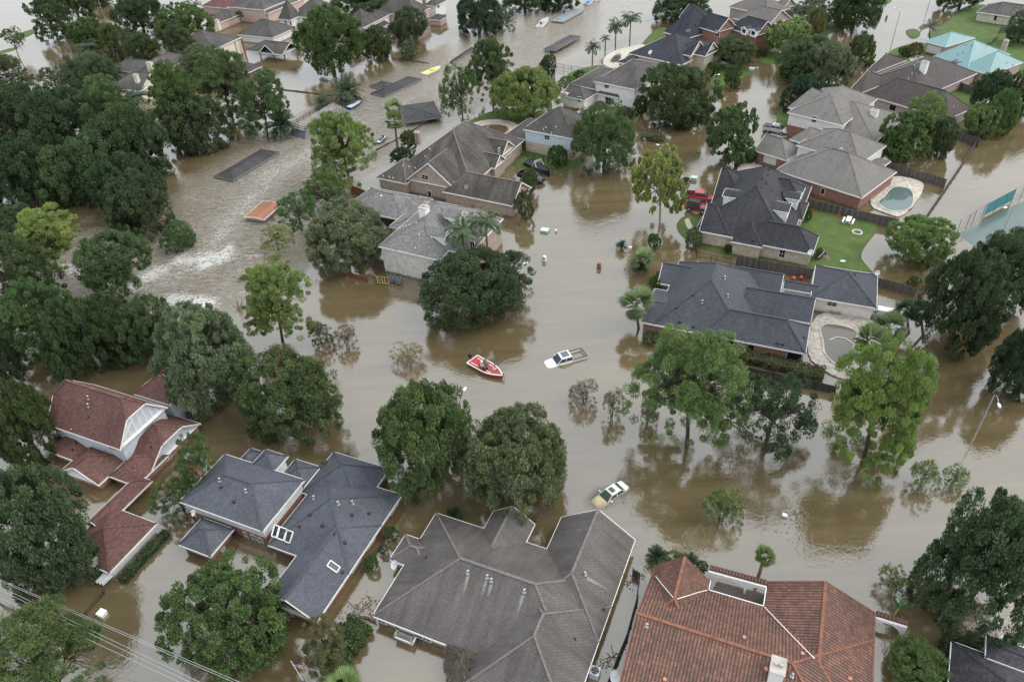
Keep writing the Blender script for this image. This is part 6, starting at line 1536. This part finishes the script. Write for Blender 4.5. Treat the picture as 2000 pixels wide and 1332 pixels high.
def person(label,P,rz,pose,shirt,pants,hair=(.05,.035,.025),hat=None,group='people in the red boat'):
    t=thing('person',label,'person',P,rz,group)
    J=dict(pel=((0,0,.02),.13,.8),chest=((.03+pose['lean']*.3,0,.40),.15,.75),neck=((pose['lean']*.5,0,.56),.06),head=((.02+pose['lean']*.55,0,.70),.095),crown=((.015+pose['lean']*.57,0,.79),.075))
    Eb=[('pel','chest'),('chest','neck'),('neck','head'),('head','crown')]
    for sg,n in((1,'l'),(-1,'r')):
        el,ha=pose['arm'+n];kn,ft=pose['leg'+n]
        J['sh'+n]=((J['chest'][0][0],sg*.19,.48),.06);J['el'+n]=((el[0],sg*el[1],el[2]),.045);J['wr'+n]=((ha[0],sg*ha[1],ha[2]),.03)
        d=unit(np.array([ha[0]-el[0],sg*(ha[1]-el[1]),ha[2]-el[2]]));w=np.array([ha[0],sg*ha[1],ha[2]]);J['pa'+n]=(w+d*.07,.04,.5)
        sd=unit(np.cross(d,[0,0,1.]))
        Eb+=[('chest','sh'+n),('sh'+n,'el'+n),('el'+n,'wr'+n),('wr'+n,'pa'+n)]
        for i,(o_,l) in enumerate(((-.03,.065),(-.01,.08),(.01,.075),(.03,.06))): J[f'f{i}{n}']=(w+d*(.09+l)+sd*o_*1.2-np.array([0,0,.02]),.009);Eb.append(('pa'+n,f'f{i}{n}'))
        J['th'+n]=(w+d*.08+sd*.055*sg,.01);Eb.append(('wr'+n,'th'+n))
        J['hip'+n]=((.02,sg*.1,0),.095);J['kn'+n]=((kn[0],sg*kn[1],kn[2]),.06);J['an'+n]=((ft[0],sg*ft[1],ft[2]),.042);J['to'+n]=((ft[0]+.17,sg*ft[1],ft[2]-.03),.038)
        Eb+=[('pel','hip'+n),('hip'+n,'kn'+n),('kn'+n,'an'+n),('an'+n,'to'+n)]
    skinobj('body',J,Eb,SKINM,t)
    Js={k:(J[k][0],J[k][1]*1.14,*(J[k][2:])) for k in('pel','chest','shl','shr')}
    for n,sg in(('l',1),('r',-1)): Js['el'+n]=(tuple(np.array(J['sh'+n][0])*.35+np.array(J['el'+n][0])*.65),.06)
    skinobj('shirt',Js,[('pel','chest'),('chest','shl'),('chest','shr'),('shl','ell'),('shr','elr')],plain('shirt'+str(shirt[0]),shirt,.8),t)
    Jp={k:(J[k][0],J[k][1]*1.17,*(J[k][2:])) for k in('pel','hipl','hipr','knl','knr')};skinobj('shorts',Jp,[('pel','hipl'),('pel','hipr'),('hipl','knl'),('hipr','knr')],plain('shorts'+str(pants[0]),pants,.8),t)
    hx=J['head'][0];m=MB();M_=np.array(t.location);ca,sa=math.cos(rz),math.sin(rz);Rz=np.array([[ca,-sa,0],[sa,ca,0],[0,0,1]])
    m.ell(M_+Rz@np.array([hx[0]-.012,0,hx[2]+.06]),(.105,.1,.085),10,6,Rz)
    if hat: m.tube([M_+Rz@np.array([hx[0]+.03,0,hx[2]+.055]),M_+Rz@np.array([hx[0]+.03,0,hx[2]+.07])],.16,12)
    m.build('hat' if hat else 'hair',plain('hair'+str((hat or hair)[0]),hat or hair,.8),t,True)
    m=MB()
    for sg in(-1,1): m.ell(M_+Rz@np.array([hx[0]+.09,sg*.035,hx[2]+.02]),(.012,.014,.01),6,4)
    m.build('eyes',DARK,t);m=MB();m.ell(M_+Rz@np.array([hx[0]+.1,0,hx[2]-.01]),(.022,.016,.025),6,4,Rz);m.build('nose',SKINM,t,True)
    m=MB();m.ell(M_+Rz@np.array([hx[0]+.088,0,hx[2]-.05]),(.012,.03,.007),6,4,Rz);m.build('mouth',plain('lip',(.35,.14,.12),.6),t)
    return t
# ---------------------------------------------------------------- boats
HULLW=paint('gelcoat_white',(.72,.72,.72));BRED=plain('boat_red',(.45,.05,.05),.5,0,.1,4)
def boat(name,label,bow,stern,W,L=None,hull=HULLW,deck=None,free=.55,group=None,well=True,cat='boat'):
    c,a,Lp=frame(bow,stern,free*.6);L=L or Lp;t=thing(name,label,cat,(c[0],c[1],0),a,group);ca,sa=math.cos(a),math.sin(a);R_=np.array([[ca,-sa,0],[sa,ca,0],[0,0,1]]);O=np.array([c[0],c[1],0])
    f=lambda x,y,z:O+R_@np.array([x,y,z]);xs=np.linspace(-L/2,L/2,13);hw=lambda u:W/2*(1 if u<.45 else max(0.03,1-((u-.45)/.55)**2.1));sheer=lambda u:free*(1+.28*u*u)
    m=MB();rows=[]
    for x in xs:
        u=(x+L/2)/L;w=hw(u);z=sheer(u);i0=len(m.v);m.v+=[tuple(f(x,s*w*k,zz)) for s,k,zz in((-1,1,z),(-1,.86,.05),(-1,.3,-.3),(1,.3,-.3),(1,.86,.05),(1,1,z))];rows.append(i0)
    for p,q in zip(rows,rows[1:]):
        for k in range(5): m.f.append([p+k,p+k+1,q+k+1,q+k]);m.uv.append([(0,0)]*4)
    m.f.append([rows[0]+k for k in range(6)]);m.uv.append([(0,0)]*6);m.build('hull',hull,t)
    m=MB()
    for p,q in zip(xs,xs[1:]):
        u,v=(p+L/2)/L,(q+L/2)/L
        for s in(-1,1): m.beam(f(p,s*hw(u)*.94,sheer(u)),f(q,s*hw(v)*.94,sheer(v)),.16,.07)
        m.poly([f(p,-hw(u)*.93,sheer(u)-.1),f(q,-hw(v)*.93,sheer(v)-.1),f(q,hw(v)*.93,sheer(v)-.1),f(p,hw(u)*.93,sheer(u)-.1)])
    m.beam(f(-L/2,-W/2*.94,free),f(-L/2,W/2*.94,free),.16,.07)
    m.build('gunwale',HULLW if name=='bass_boat' else hull,t)
    if deck:
        m=MB()
        for p,q in zip(xs[:-1],xs[1:]):
            u,v=(p+L/2)/L,(q+L/2)/L;m.poly([f(p,-hw(u)*.82,sheer(u)-.06),f(q,-hw(v)*.82,sheer(v)-.06),f(q,hw(v)*.82,sheer(v)-.06),f(p,hw(u)*.82,sheer(u)-.06)])
        m.build('deck',deck,t)
    return t,f,R_,a
def outboard(t,f,L,c=BP):
    m=MB();p=f(-L/2-.35,0,.95);m.ell(p,(.36,.22,.36),10,8);o=m.build('outboard_motor',c,t,True);m=MB();m.box(f(-L/2-.3,0,.25),(.25,.16,1.1),0);m.build('motor_leg',c,o)
t,f,R_,a=boat('bass_boat','red and white bass boat carrying two people, adrift in mid flood',(984,738),(920,702),2.25,5.7,paint('hull_red',(.4,.03,.035)),BRED,.5)
outboard(t,f,5.7);m=MB()
for y in(-.48,.48): m.box(f(-.55,y,.66),(.55,.5,.3),a);m.box(f(-.85,y,.92),(.14,.48,.5),a)
m.build('seat',SEAT,t);m=MB();m.box(f(.15,-.5,.72),(.4,.6,.55),a);m.build('console',DARK,t)
m=MB();m.poly([f(.38,-.78,.95),f(.38,-.22,.95),f(.22,-.26,1.25),f(.22,-.74,1.25)]);m.build('windshield',CARGL,t)
m=MB()
for y in(-.62,.62): m.beam(f(-2.4,y,.5),f(1.2,y*.9,.56),.1,.02)
m.build('deck_stripe',WHITE,t);m=MB();m.tube([f(2.75,.05,.68),f(3.0,.1,.95),f(3.05,.1,.2)],.05,6);m.build('trolling_motor',DARK,t)
SIT=dict(lean=.1,arml=((.12,.27,.24),(.32,.2,.2)),armr=((.12,.27,.24),(.32,.2,.2)),legl=((.44,.13,.05),(.5,.13,-.36)),legr=((.44,.13,.05),(.5,.13,-.36)))
BOW=dict(lean=.18,arml=((.2,.3,.3),(.42,.28,.22)),armr=((.1,.28,.22),(.3,.25,.05)),legl=((.46,.14,.12),(.85,.14,-.05)),legr=((.45,.12,.16),(.8,.16,-.04)))
q=f(-.62,-.48,.86);person('person in pinkish shirt seated at the wheel of the red boat',q,a,SIT,(.8,.5,.44),(.6,.54,.45),hat=(.78,.75,.68))
q=f(1.15,.45,.68);person('person in pale blue and white sitting on the bow of the red boat',q,a-1.3,BOW,(.5,.68,.85),(.75,.77,.8))
# others
YEL=plain('boat_yellow',(.75,.6,.08),.4,0,.05)
t,f,R_,a=boat('motor_boat','white motor boat with yellow deck moored in the canal',(860,132),(828,146),2.2,None,HULLW,YEL,.55);m=MB();m.ell(f(.2,0,.75),(.9,.6,.3),10,6,R_);m.build('cover',YEL,t,True)
t,f,R_,a=boat('pontoon_boat','white pontoon boat with seats at the end of the grey teal dock',(1070,36),(1053,54),2.4,None,HULLW,plain('grey_deck',(.4,.41,.42)),.5);m=MB()
for x in(-1.2,0,1.2):
    for y in(-.6,.6): m.box(f(x,y,.8),(.6,.5,.5),a)
m.build('seat',HULLW,t);outboard(t,f,5.)
BLU=plain('boat_cover_blue',(.08,.28,.6),.6)
t,f,R_,a=boat('covered_boat','boat under a blue cover in the far canal, nearer of two',(1158,2),(1144,9),1.9,None,HULLW,BLU,.6);m=MB();m.ell(f(0,0,.75),(1.6,.75,.35),10,6,R_);m.build('cover',BLU,t,True)
t,f,R_,a=boat('covered_boat','boat under a blue cover cut by the top edge, farther of two',(1172,-3),(1161,2),1.9,None,HULLW,BLU,.6);m=MB();m.ell(f(0,0,.75),(1.6,.75,.35),10,6,R_);m.build('cover',BLU,t,True)
t,f,R_,a=boat('motor_boat','white and dark blue boat jammed against the railed dock',(707,198),(680,212),2.,None,paint('boat_navy',(.05,.09,.2)),HULLW,.6)
t,f,R_,a=boat('jet_ski','white and navy jet ski floating in the canal behind the brown house',(755,266),(738,280),1.2,None,paint('ski_navy',(.05,.06,.12)),HULLW,.4,cat='jet ski');m=MB();m.box(f(-.4,0,.6),(1.3,.4,.35),a);m.build('seat',SEAT,t);m=MB();m.beam(f(.4,-.4,.95),f(.4,.4,.95),.06,.06);m.ell(f(.55,0,.7),(.4,.3,.25),8,5,R_);m.build('handlebar',DARK,t)
t,f,R_,a=boat('trailer_boat','dark covered ski boat with white tower on a trailer beside the black pickup',(1074,340),(1030,316),2.2,None,BP,plain('boat_cover_black',(.02,.022,.03),.7),.9);m=MB()
for y in(-.95,.95): m.tube([f(-.9,y,.9),f(-.2,y*.85,2.1),f(.6,y,1.0)],.05,6)
m.tube([f(-.2,-.8,2.1),f(-.2,.8,2.1)],.05,6);m.tube([f(-.55,-.85,1.6),f(-.55,.85,1.6)],.04,6);m.build('tower',WHITE,t);m=MB();m.beam(f(2.2,0,.4),f(4.3,0,.4),.12,.1);m.build('trailer_tongue',DARK,t)
# ---------------------------------------------------------------- small things
def acunit(P,label,group='air conditioners',rz=-.42,z=0.,c=GALV,s=.8):
    t=thing('air_conditioner',label,'air conditioner',(P[0],P[1],z),0,group);m=MB();m.box((P[0],P[1],z+s/2),(s,s,s),rz);m.build('case',c,t);m=MB();m.tube([(P[0],P[1],z+s),(P[0],P[1],z+s+.03)],s*.42,14);o=m.build('fan_grille',DARK,t)
    m=MB()
    for k in range(4):
        an=k*math.pi/2+.3;m.beam((P[0],P[1],z+s+.035),(P[0]+math.cos(an)*s*.38,P[1]+math.sin(an)*s*.38,z+s+.035),.14,.012)
    m.build('blade',plain('blade',(.12,.12,.12)),o)
SLB=plain('ac_slate',(.16,.18,.22),.5)
acunit(G(1162,1318),'pale air conditioner standing in the water between grey and tiled roofs',s=.85,c=plain('ac_pale',(.5,.52,.55)))
acunit(G(767,545,.5),'slate air conditioner at the whitewashed wall, left of two',z=.15,c=SLB,s=.9);acunit(G(779,549,.5),'slate air conditioner at the whitewashed wall, right of two',z=.15,c=SLB,s=.9)
acunit(G(902,397,.4),'pale air conditioner left of the leaning ladder',z=.05,s=.85);acunit(G(914,399,.4),'slate air conditioner right of the leaning ladder',z=.05,c=SLB,s=.85)
acunit(G(1708,615,.5),'air conditioner behind the slate roofed garage',z=.2)
c=G(1729,612,.6);t=thing('generator','white box generator leaning behind the slate roofed garage','generator',(c[0],c[1],.2));m=MB();m.box((c[0],c[1],.75),(2.2,1.1,1.0),-.5);m.build('case',WHITE,t);m=MB();m.box((c[0],c[1],1.28),(2.3,1.2,.06),-.5);m.build('lid',WHITE,t)
# ladder on the brown garage
t=thing('ladder','pale aluminium ladder leaning on the eave of the brown garage','ladder',G(908,397));a_,b_=G(905,402,.1),G(911,362,4.2);m=MB();d=np.array([.22,-.1,0])
for s in(-1,1): m.beam(a_+d*s,b_+d*s,.09,.09)
m.build('rail',plain('aluminium',(.7,.7,.7),.4,.3),t);m=MB()
for k in range(1,13): q=a_+(b_-a_)*k/13;m.beam(q-d,q+d,.06,.06)
m.build('rung',plain('aluminium',(.7,.7,.7),.4,.3),t)
# lawn furniture
c=G(1657,431,.5);t=thing('picnic_table','white picnic table with benches on the green lawn','picnic table',(c[0],c[1],.1),-.6);m=MB();rz=1.0
ux,uy=np.array([math.cos(rz),math.sin(rz),0]),np.array([-math.sin(rz),math.cos(rz),0])
for i in range(4): m.box(c+uy*(-.3+.2*i)+[0,0,.35],(1.9,.17,.05),rz)
m.build('table_top',WHITE,t)
for s in(-1,1):
    m=MB();m.box(c+uy*.78*s+[0,0,.05],(1.9,.3,.05),rz);m.build('bench',WHITE,t);m=MB();m.beam(c+ux*.7*s-uy*.75+[0,0,-.38],c+ux*.7*s+uy*.2+[0,0,.3],.08,.1);m.beam(c+ux*.7*s+uy*.75+[0,0,-.38],c+ux*.7*s-uy*.2+[0,0,.3],.08,.1);m.build('leg',WHITE,t)
def ring(c,r,rt,m,K=16):
    pts=[c+np.array([math.cos(2*math.pi*k/K)*r,math.sin(2*math.pi*k/K)*r,0]) for k in range(K+1)];m.tube(pts,rt,6,False)
c=G(1674,454,.2);m=MB();ring(c,.75,.17,m);o=m.build('fire_ring',plain('pale_stone',(.5,.48,.45),.9,0,.3,5));tag(o,'pale stone fire ring on the green lawn','fire ring')
c=G(1646,510,.2);m=MB();m.ell(c,(.5,.3,.1),10,5);o=m.build('lawn_basin',WHITE,None,True);tag(o,'small white oval basin on the lower green lawn','basin')
for p,l in(((1586,417),'red toy ride on scattered at the charcoal house patio'),((1636,421),'small red mat on the green lawn')):
    c=G(*p,.2);m=MB();m.box(c,(.9,.6,.12),.4);m.box(c+[0,0,.1],(.5,.35,.12),.4);o=m.build('garden_toy',RP2);tag(o,l,'toy')
for p,l in(((1550,543),'red ball planter behind the slate roof, left of two'),((1565,542),'red ball planter behind the slate roof, right of two')):
    c=G(*p,.4);m=MB();m.ell(c,(.35,.35,.3),10,6);m.tube([c-[0,0,.35],c-[0,0,.1]],[.2,.28],8);o=m.build('planter',RP2,None,True);tag(o,l,'planter')
for p,l in(((1624,611),'grey patio chair at the cream white wall, left of two'),((1636,613),'grey patio chair at the cream white wall, right of two')):
    c=G(*p,.2);t=thing('patio_chair',l,'chair',(c[0],c[1],.2),-.4);GC=plain('chair_grey',(.25,.26,.27));m=MB();m.box(c+[0,0,.4],(.6,.7,.08),-.4);m.build('seat',GC,t);m=MB();d=np.array([.12,.3,0]);m.beam(c+d+[0,0,.42],c+d*1.5+[0,0,1.05],.6,.06,up=(1,0,0));m.build('backrest',GC,t)
    m=MB()
    for sx in(-.25,.25):
        for sy in(-.28,.28): q=c+[sx,sy,0];m.tube([q,q+[0,0,.4]],.03,5)
    m.build('leg',GC,t)
def flag(P,top,label,leanx=.4,pole=True,w=1.5,h=.9,fdir=(1,-.2)):
    t=thing('flag_pole',label,'flag',(P[0],P[1],0));T=np.array(top);m=MB();m.tube([np.array(P),T],.04,6);m.build('pole',WHITE,t)
    d=np.array([fdir[0],fdir[1],-.45]);d/=np.linalg.norm(d);dn=np.array([0,0,-1.])
    for i in range(7):
        m=MB();K=6
        for k in range(K):
            a=T+d*w*k/K+dn*(h*i/7)+np.array([0,.06*math.sin(k*1.5),0]);b=T+d*w*(k+1)/K+dn*(h*i/7)+np.array([0,.06*math.sin((k+1)*1.5),0]);m.poly([a,b,b+dn*h/7,a+dn*h/7])
        m.build('red_stripe' if i%2==0 else 'white_stripe',plain('flag_red',(.45,.03,.05),.8) if i%2==0 else WHITE,t)
    m=MB();n=np.array([d[1],-d[0],0]);n=n/np.linalg.norm(n)*.03
    for s in(1,-1): m.poly([T+n*s,T+d*w*.42+n*s+[0,.05*s,0],T+d*w*.42+dn*h*.55+n*s+[0,.05*s,0],T+dn*h*.55+n*s])
    m.build('canton',plain('flag_blue',(.03,.05,.18),.8),t)
b=G(592,1328);flag(b,G(568,1290,2.6),'flag with red and white stripes on a leaning white pole, bottom edge left')
b=G(1598,505,1.5);flag((b[0],b[1],1.6),(b[0]+.9,b[1]+.3,2.6),'flag with stripes hung at the rear corner of the charcoal roof',w=1.3,h=.8,fdir=(.4,-.3))
# grey bins along the brown house, jetsam
for i,(p,l) in enumerate((((748,383),'black lidded grey bin at the brown house wall, leftmost'),((766,386),'black lidded grey bin at the brown house wall, second'),((806,396),'wide black lidded storage bin at the brown house wall'))):
    c=G(*p,.3);w=1.5 if i==2 else 1.1;t=thing('storage_bin',l,'bin',(c[0],c[1],0));m=MB();m.box((c[0],c[1],.55),(w,.8,1.3),-.42);m.build('box',plain('bin_grey',(.3,.28,.26)),t);m=MB();m.box((c[0],c[1],1.24),(w+.12,.95,.1),-.42);m.build('lid',DARK,t)
# banana plant
t=thing('banana_plant','banana plant with broad torn leaves leaning by the arched garden wall','plant',G(1741,1208));b=G(1741,1208);C,D_,L_,W_=[],[],[],[];m=MB();tp=G(1755,1188,1.4);m.tube([b-[0,0,.2],tp],[.14,.08],7);m.build('stem',plain('banana_stem',(.3,.3,.1),.6),t)
for (p,z) in(((1745,1165),2.1),((1768,1165),2.2),((1780,1180),1.7),((1750,1172),1.8)):
    e=G(*p,z);d=e-tp;C.append((tp+e)/2-np.array(t.location));D_.append(unit(d));L_.append(np.linalg.norm(d)*1.15);W_.append(.42)
o=bpy.data.objects.new('leaves',leaf_mesh('leaves',np.array(C),np.array(D_),np.array(L_),np.array(W_),np.array([.5,.7,.4,.3]),rs=np.tile([.1,.1,1.],(4,1))));S.collection.objects.link(o);o.parent=t;o.color=(.05,.12,.04,1)
# dead tree snag in the rapids
t=thing('dead_tree','bare broken dead tree left of the bright yellow green pine','tree',G(462,605));m=MB();b=G(466,606)
for e,z,r in(((455,570),3.,.14),((472,578),2.4,.1),((436,575),2.6,.06),((490,560),2.8,.05)): q=G(*e,z);m.tube([b-[0,0,.3],(b+q)/2+rng.normal(size=3)*.15,q],[r*1.4,r,r*.3],6)
m.build('trunk',GBARK,t)
# broken gate and planks
def planks(label,items,col,name='broken_fence',cat='debris',w=.12):
    c=G(*items[0][0]);t=thing(name,label,cat,(c[0],c[1],0));m=MB()
    for a,za,b,zb in [(i[0],i[1],i[2],i[3]) for i in items]: m.beam(G(*a,za),G(*b,zb),w,.05)
    m.build('planks',col,t)
planks('broken fence frame with rusty post in the rapids above the yellow green pine',[((495,497),.0,(500,520),.1),((498,490),.8,(540,500),.6),((516,512),-.2,(516,494),1.2),((536,512),-.2,(535,500),.7),((500,520),.2,(540,508),.3)],plain('wet_wood',(.2,.11,.08)))
planks('yellow timber gate floating by the slate air conditioners',[((735,540),.2,(757,541),.2),((738,552),.2,(759,555),.2),((735,540),.2,(738,552),.2),((757,541),.2,(759,555),.2),((745,540),.25,(748,553),.25),((750,540),.25,(753,554),.25),((715,528),.5,(738,542),.3)],plain('yellow_timber',(.4,.28,.1)),name='floating_gate')
planks('pile of broken brown planks under the pines at the canal',[((455,255),.1,(475,240),.4),((460,250),.3,(478,256),.3),((450,247),.2,(470,262),.1),((462,243),.5,(476,250),.2)],plain('brown_plank',(.2,.1,.06)),name='debris_pile')
planks('collapsed red timber deck at the white house yard',[((1125,211),.3,(1160,205),.3),((1130,207),.25,(1155,199),.4),((1120,213),.2,(1145,200),.5)],plain('red_deck_wood',(.35,.12,.06)),name='collapsed_deck',w=1.2)
planks('jumbled planks and blue scraps at the corner of the grey roof',[((722,1195),.3,(730,1212),.3),((728,1190),.5,(733,1214),.1),((715,1205),.1,(735,1216),.2),((700,1203),.1,(724,1208),.1)],plain('brown_plank',(.2,.1,.06)),name='debris_pile')
planks('white pool hose curling in the flooded kidney pool',[((1620,664),.3,(1635,658),.3),((1635,658),.3,(1652,661),.3),((1652,661),.3,(1668,672),.3),((1668,672),.3,(1664,690),.3)],WHITE,name='pool_hose',cat='hose',w=.1)
planks('white corrugated metal awning at the red garage corner',[((188,1137),.7,(207,1118),1.1),((194,1139),.7,(213,1120),1.1),((200,1141),.7,(219,1123),1.1)],plain('corrugated_white',(.6,.62,.64),.4,.2),name='metal_awning',cat='awning',w=.42)
for p,l,c in(((69,496),'blue scrap caught in the trees by the rapids, left','b'),((128,460),'small orange float by the yellow green pine','o')):
    q=G(*p,.8);m=MB();m.ell(q,(.35,.25,.5),8,6);o=m.build('flotsam',BLU if c=='b' else plain('orange_float',(.7,.3,.03),.5),None,True);tag(o,l,'flotsam')

# ---------------------------------------------------------------- floating litter
def litter(p,r,n,label,stretch=2.5,az=.5):
    c=G(*p);t=thing('floating_litter',label,'debris',(c[0],c[1],0));x=rng.normal(size=n)*r*stretch/2;y=rng.normal(size=n)*r/2;x,y=x*math.cos(az)-y*math.sin(az),x*math.sin(az)+y*math.cos(az)
    C=np.column_stack([x,y,np.full(n,.03)+rng.random(n)*.03]);D=unit(np.column_stack([rng.normal(size=(n,2)),np.zeros(n)]))
    o=bpy.data.objects.new('leaves',leaf_mesh('leaves',C,D,.22*rng.uniform(.5,1.6,n),.1,rng.normal(size=n)*.3+.5,rs=np.tile([0,0,1.],(n,1))+rng.normal(size=(n,3))*.2));S.collection.objects.link(o);o.parent=t;o.color=(.17,.14,.085,1)
    m=MB()
    for k in range(4):
        q=c+np.array([rng.normal()*r*.6,rng.normal()*r*.4,.03]);a=rng.random()*3;m.beam(q,q+np.array([math.cos(a),math.sin(a),0])*rng.uniform(.4,1.3),.07,.05)
    m.build('sticks',plain('stick',(.13,.09,.06),.9),t)
for p,r,n,l in(((700,1190),1.1,160,'leaf litter raft between the navy gable end and the grey roof corner'),((1240,1130),.7,90,'leaf litter caught at the top of the thin dark wall'),((640,545),1.6,140,'leaf litter trailing left of the reddish fence piece'),((1420,905),1.3,110,'leaf litter drifting below the dark tree with bare twigs'),
 ((250,1010),1.,110,'leaf litter by the red garage corner'),((1290,345),1.3,90,'leaf litter in the street left of the egg shaped tree'),((1150,350),1.5,120,'leaf litter below the round dense oak'),((1020,440),1.2,110,'leaf litter off the end of the brown garage'),
 ((1190,1290),.6,80,'leaf litter against the foot of the thin dark wall'),((1700,800),1.6,120,'leaf litter between the tall bright pine and the fan palm'),((1560,1010),1.4,90,'leaf litter in the pine reflection at lower right'),((820,980),1.,90,'leaf litter at the far corner of the grey roof'),((560,255),2.,160,'white and brown litter at the foot of the dark date palm')): litter(p,r,n,l)
